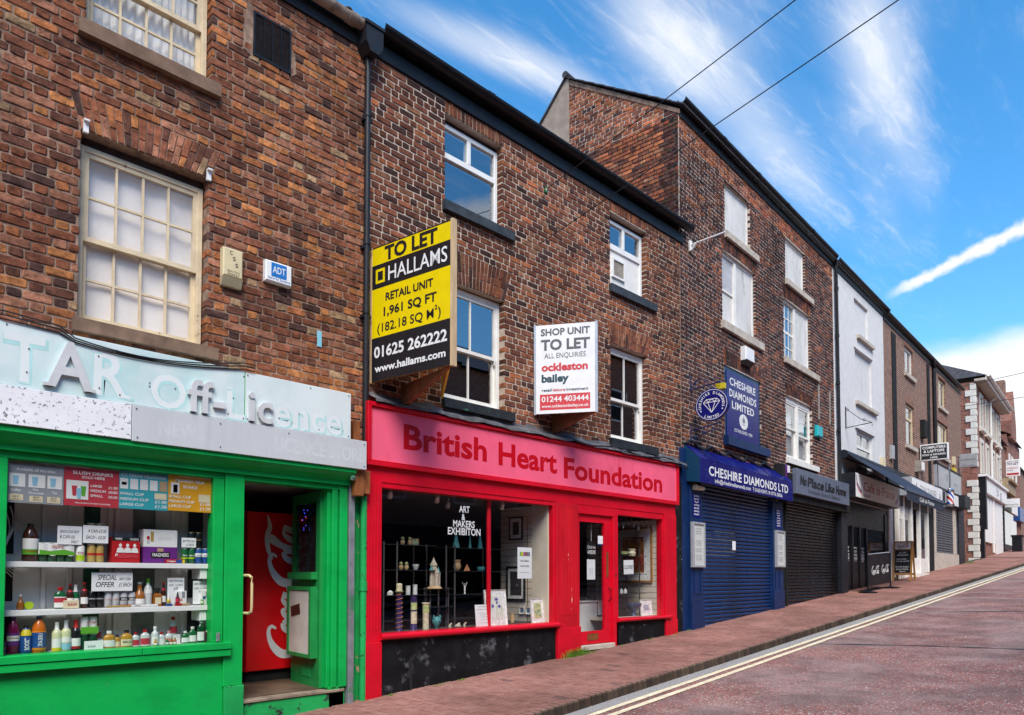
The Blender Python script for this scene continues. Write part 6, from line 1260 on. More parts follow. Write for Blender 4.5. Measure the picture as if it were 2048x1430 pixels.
# café front below
CS = thing('shopfront', 'dark cafe shopfront with glazed black doors under a striped awning', 'shopfront', (11.3, -.05, zfac(22.7)), FB)
PM('cafe_black', (.007, .007, .010), .45, var=.25, scale=4, bump=.06); PM('awning_cloth', (.018, .023, .042), .6, var=.1, scale=5); PM('awning_edge', (.07, .09, .14), .5, var=.08)
fpart('frame', 'cafe_black', CS, (9.14, 13.7, -.02, .05, 3.05, 3.75)); 
for a in (9.16, 9.92, 10.62, 11.30): fpart('door_stile', 'cafe_black', CS, (a, a + .13, -.03, .05, zb(a), 3.08))
for a in (9.29, 10.05, 10.75):
    fpart('door_panel', 'cafe_black', CS, (a, a + .57, .0, .03, zb(a), 2.05)); MB().face([(a, .01, 2.05), (a + .57, .01, 2.05), (a + .57, .01, 3.05), (a, .01, 3.05)]).build('pane', 'glass', CS, FB); t = MB()
    for k, tx in enumerate(('MENU', 'TEA', 'CAKES', 'COFFEE')): t = MB(); text(t, tx, a + .14, a + .44, 2.42 - .1 * k, .06, .006, .01); t.build('window_lettering', 'white_ink', CS, FB)
fpart('window_frame', 'cafe_black', CS, (13.30, 13.68, -.04, .05, zb(13.3), 3.6)); fpart('dado', 'cafe_black', CS, (11.43, 13.30, -.02, .05, zb(11.4), 2.0)); MB().face([(11.43, .0, 2.0), (13.30, .0, 2.0), (13.30, .0, 3.08), (11.43, .0, 3.08)]).build('window_pane', 'glass', CS, FB)
fpart('inner_wall', 'shop_wall', CS, (9.14, 13.7, 3.0, 3.1, 1, 3.7)); fpart('floor', 'shop_floor', CS, (9.14, 13.7, .05, 3, 1.15, 1.2)); fpart('ceiling', 'shop_ceiling', CS, (9.14, 13.7, .05, 3, 3.62, 3.66)); fpart('side_wall', 'shop_wall', CS, (9.1, 9.14, .05, 3, 1, 3.7)); fpart('side_wall', 'shop_wall', CS, (13.66, 13.7, .05, 3, 1, 3.7))
cs = thing('shop_sign', 'white box sign with red cafe lettering and tricolour ribbon under the dark awning', 'sign', (11.3, -.4, 3.79), FB); fpart('box', 'charcoal_paint', cs, (9.02, 13.60, -.395, .0, 3.79, 4.46)); fpart('panel', 'display_white', cs, (9.03, 13.59, -.40, -.396, 3.80, 4.45), c=0)

for tx, xa, xb in (('Café', 9.75, 10.8), ('de', 11.0, 11.4), ('France', 11.6, 13.0)): t = MB(); text(t, tx, xa, xb, 4.02, .26, -.402, .01, 0, .1); t.build('lettering', 'c_red', cs, FB)
t = MB(); text(t, 'T: 01625 420050', 9.55, 10.4, 3.86, .07, -.402, .01); t.build('phone_line', 'c_red', cs, FB)
for k, m_ in enumerate(('c_blue', 'c_red')): mb = MB(); stroke(mb, [(9.06 + .05 * k, 4.40 - .22 * k), (9.20 + .06 * k, 4.15 - .12 * k), (9.55, 3.98 - .05 * k)], .05, -.4015 - .0004 * k); stroke(mb, [(13.55, 4.40 - .2 * k), (13.40, 4.1 - .1 * k), (13.1, 3.95 - .05 * k)], .05, -.4015 - .0004 * k); mb.build('ribbon', m_, cs, FB)
aw = thing('cafe_awning', 'charcoal folding-arm awning pulled out over the cafe pavement', 'awning', (11.7, -.1, 4.95), FB)
mb = MB(); mb.tube([(8.95, -.12, 4.98), (13.75, -.12, 4.98)], .12, 12); mb.build('roller_case', 'charcoal_paint', aw, FB, True); MB().add([(9.0, -.2, 4.99), (13.7, -.2, 4.99), (14.1, -1.5, 3.98), (9.5, -1.5, 3.98)], [(0, 1, 2, 3), ]).build('cloth', 'awning_cloth', aw, FB); MB().box(9.48, 14.12, -1.55, -1.48, 3.90, 4.0, .01).build('front_bar', 'awning_edge', aw, FB); mb = MB(); mb.add([(9.5, -1.53, 3.90), (14.1, -1.53, 3.90), (14.1, -1.54, 3.66), (9.5, -1.54, 3.66)], [(0, 1, 2, 3)]); mb.build('valance', 'awning_cloth', aw, FB)
t = MB(); text(t, 'Café de France', 10.9, 12.7, 3.73, .12, -1.545, .006, 0, .2); t.build('lettering', 'white_ink', aw, FB)
for s_ in (9.9, 13.2): mb = MB(); mb.tube([(s_, -.15, 4.80), (s_ + .35, -.8, 4.30), (s_, -1.45, 3.96)], .025, 8); mb.build('folding_arm', 'charcoal_paint', aw, FB, True)
# ================================================================== two brick houses further up
def far_brick(name, c1, c2, mort, sc=1.0, axes='xz'):
    mt, nt, out = nodes(name); N = nt.nodes.new; L = nt.links.new; p = N('ShaderNodeBsdfPrincipled'); L(p.outputs[0], out.inputs[0]); p.inputs['Roughness'].default_value = .9
    tc = N('ShaderNodeTexCoord'); sp = N('ShaderNodeSeparateXYZ'); L(tc.outputs['Object'], sp.inputs[0]); cb_ = N('ShaderNodeCombineXYZ')
    ad = N('ShaderNodeMath'); ad.operation = 'ADD'; L(sp.outputs[0], ad.inputs[0]); L(sp.outputs[1], ad.inputs[1]); L(ad.outputs[0], cb_.inputs[0]); L(sp.outputs[2], cb_.inputs[1])
    br = N('ShaderNodeTexBrick'); L(cb_.outputs[0], br.inputs[0]); br.inputs['Color1'].default_value = (*c1, 1); br.inputs['Color2'].default_value = (*c2, 1); br.inputs['Mortar'].default_value = (*mort, 1); br.inputs['Scale'].default_value = 1; br.inputs['Mortar Size'].default_value = .012; br.inputs['Brick Width'].default_value = .225 * sc; br.inputs['Row Height'].default_value = .078 * sc; br.inputs['Bias'].default_value = -.1
    nz = N('ShaderNodeTexNoise'); L(tc.outputs['Object'], nz.inputs['Vector']); nz.inputs['Scale'].default_value = 6; nz.inputs['Detail'].default_value = 6; mr = N('ShaderNodeMapRange'); L(nz.outputs[0], mr.inputs[0]); mr.inputs[1].default_value = .3; mr.inputs[2].default_value = .7; mr.inputs[3].default_value = .65; mr.inputs[4].default_value = 1.3
    sc_ = N('ShaderNodeVectorMath'); sc_.operation = 'SCALE'; L(br.outputs[0], sc_.inputs[0]); L(mr.outputs[0], sc_.inputs[3]); L(sc_.outputs[0], p.inputs['Base Color'])
    b = N('ShaderNodeBump'); b.inputs['Strength'].default_value = .6; b.inputs['Distance'].default_value = .008; b.invert = True; L(br.outputs['Fac'], b.inputs['Height']); L(b.outputs[0], p.inputs['Normal'])
far_brick('brick_far', (.22, .085, .05), (.13, .055, .038), (.36, .27, .21)); far_brick('brick_far_red', (.30, .075, .04), (.16, .06, .04), (.26, .19, .15)); far_brick('brick_far_orange', (.28, .09, .05), (.20, .07, .045), (.30, .22, .17))
def far_house(label, xa, xb, z1, ops, mat, wins):
    h = thing('brick_house', label, 'house', ((xa + xb) / 2, 0, zfac(BX + (xa + xb) / 2)), FB); core('wall', h, FB, xa, xb, 4.2, z1, ops, mat, depth=5)
    for (a, b, c, d, kind) in wins:
        y = .06; mb = MB(); mb.box(a, a + .09, y, y + .07, c, d); mb.box(b - .09, b, y, y + .07, c, d); mb.box(a + .09, b - .09, y, y + .07, d - .09, d); mb.box(a + .09, b - .09, y, y + .07, c, c + .09)
        if kind == 3:
            for k in (1, 2): mb.box(a + (b - a) * k / 3 - .035, a + (b - a) * k / 3 + .035, y, y + .07, c + .09, d - .09)
            mb.box(a + .09, b - .09, y - .003, y + .07, (c + d) / 2 - .2, (c + d) / 2 - .12)
        if kind == 2: mb.box(a + .09, b - .09, y - .003, y + .07, d - .55, d - .46)
        if kind == 4: mb.box((a + b) / 2 - .25, (a + b) / 2 - .15, y - .003, y + .07, c + .09, d - .09)
        w = mb.build('window', 'cream_paint' if kind != 1 else 'white_paint', h, FB); MB().face([(a + .09, y + .03, c + .09), (b - .09, y + .032, c + .09), (b - .09, y + .03, d - .09), (a + .09, y + .031, d - .09)]).build('pane', 'glass_upper', w, FB); sill(h, FB, a - .12, b + .2, c - .13, c, 'pale_stone', .08)
        mb = MB(); n = 9
        for k in range(n): x0 = a + (b - a) * k / n; mb.box(x0 + .006, x0 + (b - a) / n - .006, -.012, .02, d + .01, d + .30)
        tag(mb.build('lintel_bricks', 'brick_far_orange', h, FB), kind='stuff')
    fpart('fascia_board', 'black_pipe', h, (xa, xb + .03, -.03, .02, z1 - .1, z1 + .06)); MB().prism_x([(y_ - .10, z_ + z1 + .14) for y_, z_ in pr + pr2], xa, xb + .1).build('gutter', 'black_gutter', h, FB, True); return h
o5 = [dict(xa=16.4, xb=17.6, za=8.85, zb=9.83), dict(xa=16.4, xb=17.6, za=6.3, zb=7.78)]; o6 = [dict(xa=21.85, xb=23.25, za=8.65, zb=9.85), dict(xa=21.35, xb=23.55, za=6.6, zb=8.0)]
H5 = far_house('brown brick house with narrow window and black timber strips right of the white house', 13.66, 20.15, 10.1, o5, 'brick_far', [(16.4, 17.6, 8.85, 9.83, 1), (16.4, 17.6, 6.3, 7.78, 2)])
fpart('timber_strip', 'wall_black', H5, (14.62, 15.12, -.03, 0, 4.9, 9.85)); fpart('timber_strip', 'wall_black', H5, (19.75, 20.12, -.04, 0, 5.0, 9.9)); fpart('flue_box', 'wall_black', H5, (18.5, 18.95, -.16, 0, 6.85, 7.5)); fpart('vent_box', 'grey_wood', H5, (17.55, 18.05, -.22, 0, 5.45, 5.85)); fpart('vent_cover', 'white_plastic', H5, (17.58, 18.02, -.235, -.22, 5.5, 5.8)); fpart('meter_box', 'silver_frame', H5, (14.15, 14.42, -.1, 0, 5.5, 5.95)); fpart('alarm_box', 'c_cream', H5, (13.9 - .9, 13.3, -.1, 0, 5.1, 5.4))
H6 = far_house('brown brick house with cream three-light window above the grey shop sign', 20.15, 26.55, 10.1, o6, 'brick_far', [(21.85, 23.25, 8.65, 9.85, 4), (21.35, 23.55, 6.6, 8.0, 3)])
mb = MB(); mb.tube([(20.55, -.1, 10.2), (20.7, -.08, 9.9), (20.75, -.08, 4.6)], .07, 10); mb.build('downpipe', 'black_pipe', H6, FB, True); fpart('alarm_box', 'c_cream', H6, (24.3, 24.6, -.1, 0, 6.5, 6.85)); fpart('alarm_box', 'c_yellow', H6, (24.2, 24.75, -.1, 0, 5.75, 6.35)); fpart('end_wall', 'brick_far', H6, (26.53, 26.57, 0, 5, 2, 10.1)); fpart('lower_wall', 'charcoal_paint', H6, (25.2, 26.55, -.05, .05, zb(25.2), 5.0))
# barber's front
TS = thing('shopfront', 'white painted barber shopfront with arched glazing bars and open door', 'shopfront', (17.0, -.05, zfac(28.4)), FB)
for a in (13.72, 14.9, 15.6, 16.7, 17.9, 19.2): fpart('post', 'white_paint', TS, (a, a + (.45 if a == 13.72 else .16), -.06, .06, zb(a), 4.35))
fpart('head', 'charcoal_paint', TS, (13.7, 19.8, -.05, .06, 4.05, 5.2)); fpart('stall_board', 'white_paint', TS, (15.76, 19.2, -.04, .06, zb(15.8), 2.3)); fpart('pier', 'wall_black', TS, (19.36, 20.3, -.04, .06, zb(19.4), 5.1)); fpart('door_step', 'white_paint', TS, (16.2, 17.9, -.35, -.06, zb(16.2), zfac(BX + 16.2) + .12)); fpart('spandrel', 'white_paint', TS, (15.0, 16.7, .0, .03, 3.6, 4.1))
for a, b in ((14.17, 14.9), (15.06, 15.6), (15.76, 16.7), (18.06, 19.2)): MB().face([(a, .0, 2.0 if a < 15.7 else 2.3), (b, .0, 2.0 if a < 15.7 else 2.3), (b, .0, 4.06), (a, .0, 4.06)]).build('window_pane', 'glass', TS, FB)
fpart('inner_wall', 'shop_wall', TS, (13.7, 20.2, 2.6, 2.7, 1.5, 4.3)); fpart('floor', 'shop_floor', TS, (13.7, 20.2, .05, 2.6, 1.55, 1.6)); fpart('ceiling', 'shop_ceiling', TS, (13.7, 20.2, .05, 2.6, 4.3, 4.33)); fpart('door_leaf', 'white_paint', TS, (17.0, 17.08, -.02, .9, zb(17), 3.9))
bs = thing('shop_sign', 'long white barber sign with grey capitals behind the charcoal awning', 'sign', (17.5, -.43, 4.38), FB); fpart('box', 'silver_frame', bs, (15.15, 19.95, -.42, .0, 4.38, 4.99)); fpart('panel', 'display_white', bs, (15.2, 19.9, -.43, -.421, 4.41, 4.96), c=0); t = MB(); text(t, 'TONY BARBER', 16.3, 18.9, 4.52, .28, -.4315, .006); t.build('lettering', 'c_grey', bs, FB); t = MB(); serif_text(t, 'A', 15.6, 15.95, 4.5, .33, -.4315, .0); serif_text(t, 'A', 19.3, 19.65, 4.5, .33, -.4315, .0); t.build('emblem', 'c_purple', bs, FB)
bp = thing('barber_pole', 'red white and blue striped barber pole on the wall beside the grey shutter', 'barber pole', (20.95, -.5, 4.36), FB)
def stripe_mat():
    mt, nt, out = nodes('barber_stripe'); N = nt.nodes.new; L = nt.links.new; p = N('ShaderNodeBsdfPrincipled'); L(p.outputs[0], out.inputs[0]); p.inputs['Roughness'].default_value = .2
    tc = N('ShaderNodeTexCoord'); sp = N('ShaderNodeSeparateXYZ'); L(tc.outputs['Object'], sp.inputs[0]); a = N('ShaderNodeMath'); a.operation = 'MULTIPLY_ADD'; L(sp.outputs[0], a.inputs[0]); a.inputs[1].default_value = 1.0; L(sp.outputs[2], a.inputs[2])
    b = N('ShaderNodeMath'); b.operation = 'MULTIPLY_ADD'; L(sp.outputs[1], b.inputs[0]); b.inputs[1].default_value = -1.0; L(a.outputs[0], b.inputs[2]); f = N('ShaderNodeMath'); f.operation = 'MULTIPLY'; L(b.outputs[0], f.inputs[0]); f.inputs[1].default_value = 2.3; g = N('ShaderNodeMath'); g.operation = 'FRACT'; L(f.outputs[0], g.inputs[0])
    cr = N('ShaderNodeValToRGB'); cr.color_ramp.interpolation = 'CONSTANT'; L(g.outputs[0], cr.inputs[0]); e = cr.color_ramp.elements; e[0].color = (.78, .78, .76, 1); e[1].position = .25; e[1].color = (.02, .08, .42, 1); q = e.new(.5); q.color = (.78, .78, .76, 1); q = e.new(.75); q.color = (.5, .012, .02, 1); L(cr.outputs[0], p.inputs['Base Color'])
stripe_mat(); PM('chrome', (.6, .62, .64), .2, .9, var=.05, bump=0)
MB().lathe([(.13, 0), (.13, .46)], 20.95, -.5, 4.50, 18).build('striped_tube', 'barber_stripe', bp, FB, True); mb = MB(); mb.lathe([(.0, 0), (.14, .02), (.16, .10), (.13, .12)], 20.95, -.5, 4.38, 18).build('base', 'chrome', bp, FB, True); mb = MB(); mb.lathe([(.13, 0), (.16, .02), (.16, .08), (.10, .14), (.0, .17)], 20.95, -.5, 4.96, 18); mb.tube([(20.95, -.5, 5.1), (20.95, -.5, 6.1)], .03, 8); mb.build('cap', 'chrome', bp, FB, True)
for z in (5.0, 4.42): MB().tube([(20.95, -.5, z), (20.95, -.02, z)], .03, 8).build('arm', 'chrome', bp, FB, True)
# grey shutter shop
GS2 = thing('shopfront', 'grey shutter shopfront with rendered base at the end of the brick terrace', 'shopfront', (23.3, -.05, zfac(34.7)), FB); fpart('render_base', 'pale_stone', GS2, (20.35, 25.15, -.05, .05, zb(20.4), 2.6)); shutter(GS2, 20.65, 23.95, 2.58, 4.6, 'shutter_grey', .10, -.03); fpart('jamb', 'pale_stone', GS2, (20.30, 20.65, -.06, .05, 2.6, 5.2)); fpart('jamb', 'pale_stone', GS2, (23.95, 24.6, -.06, .05, 2.6, 5.2)); fpart('side_door', 'shutter_grey', GS2, (24.62, 25.15, -.02, .05, 2.6, 4.9)); fpart('head', 'charcoal_paint', GS2, (20.3, 25.6, -.15, .05, 4.55, 5.2))
g3 = thing('shop_sign', 'large two panel grey sign board above the grey shutter', 'sign', (23.1, -.1, 5.2), FB); fpart('panel', 'sign_far_grey' if 'sign_far_grey' in MATS else PM('sign_far_grey', (.33, .34, .36), .3, var=.08, bump=.02), g3, (20.62, 23.0, -.13, .0, 5.22, 6.1)); fpart('panel', 'sign_far_grey', g3, (23.06, 25.5, -.13, .0, 5.22, 6.1)); fpart('edge', 'charcoal_paint', g3, (20.6, 25.55, -.16, .0, 6.1, 6.16)); t = MB(); text(t, 'THE', 22.2, 22.75, 5.55, .30, -.1315, .01); text(t, 'SHOP', 23.9, 24.7, 5.5, .14, -.1315, .0); t.build('lettering', 'c_grey', g3, FB)
ws = thing('box_sign', 'small pale box sign below the grey boards beside the barber pole', 'sign', (23.6, -.3, 4.62), FB); fpart('panel', 'display_white', ws, (22.0, 24.3, -.22, -.15, 4.64, 5.08)); fpart('panel', 'charcoal_paint', ws, (24.35, 25.6, -.45, -.15, 4.6, 5.15))
def flag_sign(label, s_, o0, o1, z0, z1, face, edge, lines, F=FB, th=.10, ink='white_ink', extra=()):
    """a sign standing out from the wall, read from down the street"""
    q = thing('projecting_sign', label, 'sign', (s_, o0, z0), F); Fp = F @ Matrix.Translation((s_, o0, z0)) @ Matrix.Rotation(R(-90), 4, 'Z'); W_ = o0 - o1; H_ = z1 - z0
    MB().box(0, W_, -.0, th, 0, H_, .01).build('case', edge, q, Fp); MB().box(.04, W_ - .04, -.006, .0, .04, H_ - .04).build('face', face, q, Fp); mb = MB(); mb.tube([(-.05, th / 2, H_ * .8), (.02, th / 2, H_ * .8)], .03, 6); mb.build('fixing', 'charcoal_paint', q, Fp)
    for m_, a, b, c, d in extra: MB().box(a * W_, b * W_, -.0075, -.006, c * H_, d * H_).build('print', m_, q, Fp)
    groups = {}
    for t_, a, b, c, hh, m_, bo in lines: groups.setdefault(m_, MB()); text(groups[m_], t_, a * W_, b * W_, c * H_, hh * H_, -.0085, bo)
    for m_, g in groups.items(): g.build('lettering', m_, q, Fp)
    return q
flag_sign('black projecting sign in a white frame reading COMPUTERS & LAPTOPS sold and repaired here', 18.2, -.05, -.96, 5.90, 6.50, 'black_ink', 'display_white', [('COMPUTERS', .09, .91, .70, .16, 'white_ink', .03), ('& LAPTOPS', .13, .87, .48, .16, 'white_ink', .03), ('SOLD & REPAIRED', .08, .92, .29, .11, 'white_ink', .02), ('HERE', .37, .63, .11, .11, 'white_ink', .02)], th=.16)
flag_sign('plain grey projecting sign with fine dark lettering at the end of the terrace', 25.62, -.05, -.74, 6.50, 7.10, 'sign_far_grey', 'sign_far_grey', [('TAYLOR MARTIN', .06, .94, .52, .085, 'black_ink', 0.0), ('01625 614760', .18, .82, .10, .06, 'black_ink', .01)], th=.05)
# ================================================================== the quoined building and beyond
PM('quoin_stone', (.66, .63, .56), .75, var=.08, scale=6, bump=.1, bscale=30); PM('stone_brown', (.33, .25, .16), .8, var=.15, scale=4, bump=.15)
QB = thing('brick_building', 'red brick corner building with white quoins and tall white window surrounds', 'building', (5, 0, 2.6), FQ)
qp = lambda n, m_, p, *b, c=.005: opart(n, m_, p, *b, F=FQ, c=c)
qp('wall', 'brick_far_red', QB, (0, 10.0, 0, 8, 1.8, 11.75), c=0); mb = MB(); mb.add([(-.12, -.55, 11.98), (10.3, -.55, 11.98), (10.3, 4, 14.2), (.9, 4, 14.2), (-.12, 8, 11.98), (10.3, 8, 11.98)], [(0, 1, 2, 3), (0, 3, 4), (3, 2, 5, 4)]); mb.build('roof', 'slate', QB, FQ); qp('soffit', 'pale_stone', QB, (-.1, 10.2, -.5, .0, 11.75, 11.86)); qp('fascia_board', 'white_paint', QB, (-.1, 10.2, -.53, -.5, 11.74, 11.98)); MB().prism_x([(y_ - .62, z_ + 11.98) for y_, z_ in pr + pr2], -.1, 10.25).build('gutter', 'white_paint', QB, FQ, True)
z = 2.3; k = 0
while z < 11.5:
    if not (6.6 < z < 7.0): qp('quoin', 'quoin_stone', QB, (-.05, .5 if k % 2 else .26, -.05, .22 if k % 2 else .44, z, z + .31), c=.02)
    z += .335; k += 1
for k in range(27): qp('quoin', 'quoin_stone', QB, (9.7 - (.2 if k % 2 else 0), 10.02, -.03, .03, 2.6 + k * .335, 2.9 + k * .335), c=.01)
for s_ in (1.3, 3.3, 5.7, 7.7):
    for za, zb_ in ((9.55, 11.45), (7.05, 9.0)):
        mb = MB(); mb.box(s_, s_ + .22, -.06, .02, za, zb_); mb.box(s_ + 1.0, s_ + 1.22, -.06, .02, za, zb_); mb.box(s_ + .22, s_ + 1.0, -.06, .02, zb_ - .2, zb_); w = mb.build('window', 'quoin_stone', QB, FQ); MB().box(s_ - .08, s_ + 1.3, -.20, .02, za - .18, za).build('sill', 'quoin_stone', w, FQ); MB().face([(s_ + .22, -.01, za), (s_ + 1.0, -.01, za), (s_ + 1.0, -.01, zb_ - .2), (s_ + .22, -.01, zb_ - .2)]).build('pane', 'glass_upper', w, FQ)
mb = MB(); mb.tube([(4.75, -.5, 11.9), (4.75, -.12, 11.5), (4.75, -.12, 3.0)], .07, 8); mb.build('downpipe', 'white_paint', QB, FQ, True)
QS = thing('shopfront', 'white shopfront with tall pale panels in the quoined corner building', 'shopfront', (5, -.2, 2.9), FQ); qp('fascia', 'display_white', QS, (1.0, 9.6, -.30, .0, 6.05, 6.85)); qp('end_post', 'cafe_black', QS, (.55, 1.0, -.32, .0, 4.1, 7.0)); qp('end_post', 'cafe_black', QS, (.60, .95, -.20, .0, 2.5, 4.1)); qp('base', 'brick_far_red', QS, (1.0, 6.5, -.04, .0, 2.4, 3.5)); qp('cornice', 'display_white', QS, (.5, 9.7, -.4, .0, 6.85, 6.98)); t = MB(); text(t, 'b g', 5.0, 7.2, 6.2, .5, -.302, .01); t.build('lettering', 'c_grey', QS, FQ)
for s_ in (1.1, 2.3, 3.5, 4.9, 6.2): qp('white_panel', 'display_white', QS, (s_, s_ + (.95 if s_ < 6 else 2.6), -.14, .0, 3.5 if s_ < 6 else 2.5, 5.95))
flag_sign('distant white board reading SHOP UNIT TO LET with red print', 11.9, -.05, -.80, 8.05, 9.12, 'paper', 'display_white', [('SHOP UNIT', .1, .9, .84, .09, 'black_ink', .0), ('TO LET', .1, .9, .68, .13, 'black_ink', .03), ('ockleston', .1, .85, .46, .09, 'c_red', .02), ('bailey', .1, .55, .33, .09, 'c_grey', .02)], F=FQ, extra=(('c_red', .08, .92, .08, .20),))
flag_sign('distant white projecting sign reading Bonmarche', 10.6, -.05, -.86, 5.98, 6.50, 'paper', 'display_white', [('Bonmarché', .08, .9, .2, .22, 'black_ink', .0)], F=FQ)
for nm, xa, xb, dz, dp, mat, lab in (('brick_building', 10.05, 14.2, 10.3, .2, 'brick_far_orange', 'red brick building with a brown stone fascia beyond the white shop'), ('brick_building', 14.25, 22, 11.2, .1, 'brick_far_red', 'red brick building with a steep pointed gable far up the street'), ('brick_building', 22.05, 40, 10.4, .6, 'brick_far', 'brown brick building at the top of the street')):
    b = thing(nm, lab, 'building', ((xa + xb) / 2, dp, 3.2), FQ); qp('wall', mat, b, (xa, xb, dp, 8, 2.0, dz), c=0); mb = MB(); mb.add([(xa, dp - .2, dz), (xb, dp - .2, dz), (xb, 4, dz + 2), (xa, 4, dz + 2)], [(0, 1, 2, 3)]); mb.build('roof', 'slate', b, FQ)
    if xa < 11: qp('stone_fascia', 'stone_brown', b, (xa, xb, -.35, dp, 6.9, 7.6)); qp('stone_cornice', 'stone_brown', b, (xa, xb, -.5, dp, 7.6, 7.75)); qp('sign_band', 'cafe_black', b, (xa, xb, -.1, dp, 5.9, 6.9)); qp('sign', 'c_green', b, (xa + 1.2, xb - .8, -.13, -.1, 6.1, 6.5)); qp('window_frame', 'cafe_black', b, (xa, xa + .3, -.1, dp, 2.5, 5.9)); MB().face([(xa + .3, .0, 3.7), (xb, .0, 3.7), (xb, .0, 5.9), (xa + .3, .0, 5.9)]).build('pane', 'glass', b, FQ); qp('window_base', 'cafe_black', b, (xa + .3, xb, -.08, dp, 2.5, 3.7))
    elif xa < 20:
        mb = MB(); mb.prism([(xa + .6, 11.0), (xa + 3.2, 11.0), (xa + 3.2, 12.2), (xa + 1.9, 14.4), (xa + .6, 12.2)], -.15, 3); mb.build('gable', mat, b, FQ); mb = MB(); mb.box(xa + 1.5, xa + 2.3, .3, 1.1, 13, 15.2); mb.build('chimney', 'brick_far', b, FQ); qp('sign_band', 'display_white', b, (xa, xa + 3.6, -.1, dp, 5.9, 6.7)); qp('sign_band', 'c_blue', b, (xa + 3.8, xb, -.2, dp, 5.6, 6.6)); MB().face([(xa, .0, 3.4), (xa + 3.6, .0, 3.4), (xa + 3.6, .0, 5.9), (xa, .0, 5.9)]).build('pane', 'glass', b, FQ)
        for s_ in (xa + .8, xa + 2.4, xa + 4.6): qp('window', 'white_paint', b, (s_, s_ + .8, dp - .04, dp, 8.2, 10.0))
lb = thing('litter_bin', 'square black litter bin on the far pavement', 'bin', (10.6, -.7, 3.25), FQ); mb = MB(); mb.prism_z([(10.2, -.95), (11.0, -.95), (11.0, -.45), (10.2, -.45)], 3.15, 4.1); mb.build('body', 'cafe_black', lb, FQ); qp('lid', 'wall_black', lb, (10.15, 11.05, -1.0, -.4, 4.1, 4.22), c=.02)
# ================================================================== gallery window
PM('rack_post', (.25, .25, .26), .3, .8, var=.1, bump=0); PM('rack_glass', (.03, .03, .032), .12, var=.1, bump=0)
for n_, c, r in (('k_stone', (.46, .40, .31), .8), ('k_tan', (.50, .33, .17), .7), ('k_teal', (.06, .24, .25), .5), ('k_cream', (.64, .58, .40), .6), ('k_purple', (.045, .03, .12), .35), ('k_white', (.72, .71, .68), .5), ('k_blue', (.06, .10, .20), .3), ('k_moss', (.32, .36, .16), .7), ('frame_black', (.015, .015, .016), .35), ('frame_oak', (.40, .20, .06), .5), ('mount', (.74, .74, .72), .7), ('k_rust', (.35, .14, .06), .7), ('k_green', (.03, .18, .09), .6), ('k_lime', (.42, .48, .20), .6)): PM(n_, c, r, var=.2, scale=22, bump=.15, bscale=40)
PM('print_flowers', (.72, .72, .68), .7, var=.03, scale=6, bump=0, col2=(.42, .50, .16), mixs=(.56, .64), mscale=9, stretch=(3, 1, .8)); PM('print_dark', (.05, .045, .05), .6, var=.3, scale=9, bump=0, col2=(.35, .33, .33), mixs=(.6, .7), mscale=12); PM('print_red', (.28, .05, .03), .6, var=.3, scale=8, bump=0, col2=(.60, .26, .06), mixs=(.45, .6), mscale=4); PM('print_mix', (.55, .52, .26), .6, var=.2, scale=14, bump=0, col2=(.20, .34, .22), mixs=(.48, .56), mscale=16); PM('print_blue', (.05, .16, .30), .6, var=.3, scale=9, bump=0, col2=(.30, .36, .40), mixs=(.5, .65), mscale=8); PM('print_violet', (.38, .38, .48), .6, var=.15, scale=12, bump=0)
def rack(label, posts, shelves, x0, x1, y0, y1, zt):
    q = thing('display_rack', label, 'display rack', ((x0 + x1) / 2, (y0 + y1) / 2, .948))
    for x, y in posts: mb = MB(); mb.tube([(x, y, .948), (x, y, zt)], .011, 8); mb.build('post', 'rack_post', q, F0, True)
    for z in shelves: MB().box(x0, x1, y0, y1, z - .009, z - .001).build('shelf', 'rack_glass', q, F0)
rack('tall dark glass display rack at the left of the gallery window', ((5.142, .26), (5.34, .26), (5.815, .55), (6.03, .55)), (2.01, 1.695, 1.384, 1.072), 5.10, 5.98, .25, .58, 2.04)
rack('low dark glass display rack in the middle of the gallery window', ((5.83, .33), (5.903, .31), (6.03, .30), (6.205, .31)), (1.457, 1.226), 5.80, 6.22, .22, .46, 1.47)
rack('tall dark glass display rack near the red post', ((6.22, .37), (6.361, .36), (7.132, .64), (7.328, .68)), (2.002, 1.689, 1.376, 1.05), 6.22, 7.33, .34, .70, 2.03)
rack('silver display rack behind the closed sign in the right window', ((9.62, .30), (10.40, .46), (10.55, .30), (9.62, .5)), (2.25, 1.965, 1.66, 1.332, .98), 9.60, 10.60, .18, .50, 2.27)
def pot(name, label, cat, X, Y, z, prof, mat, n=16, sx=1, sy=1, extra=None, group='art pieces in the gallery windows'):
    o = thing(name, label, cat, (X, Y - 7, z), F0, group); MB().lathe(prof, X, Y - 7, z, n, sx, sy).build('body', mat, o, F0, True)
    if extra: extra(o, X, Y - 7, z)
    return o
def cone_x(h, r): return [(r, 0), (r * .95, h * .06), (r * .55, h * .45), (r * .42, h * .6), (r * .48, h * .62), (r * .2, h * .85), (.004, h)]
for X, d, h, t in ((6.418, .106, .24, 'widest'), (6.672, .045, .20, 'thinnest'), (6.859, .072, .30, 'tallest')): pot('cone_sculpture', f'{t} of three teal cone sculptures on the rack behind the lettering', 'sculpture', X, 7.4, 2.003, cone_x(h, d / 2), 'k_teal', 12)
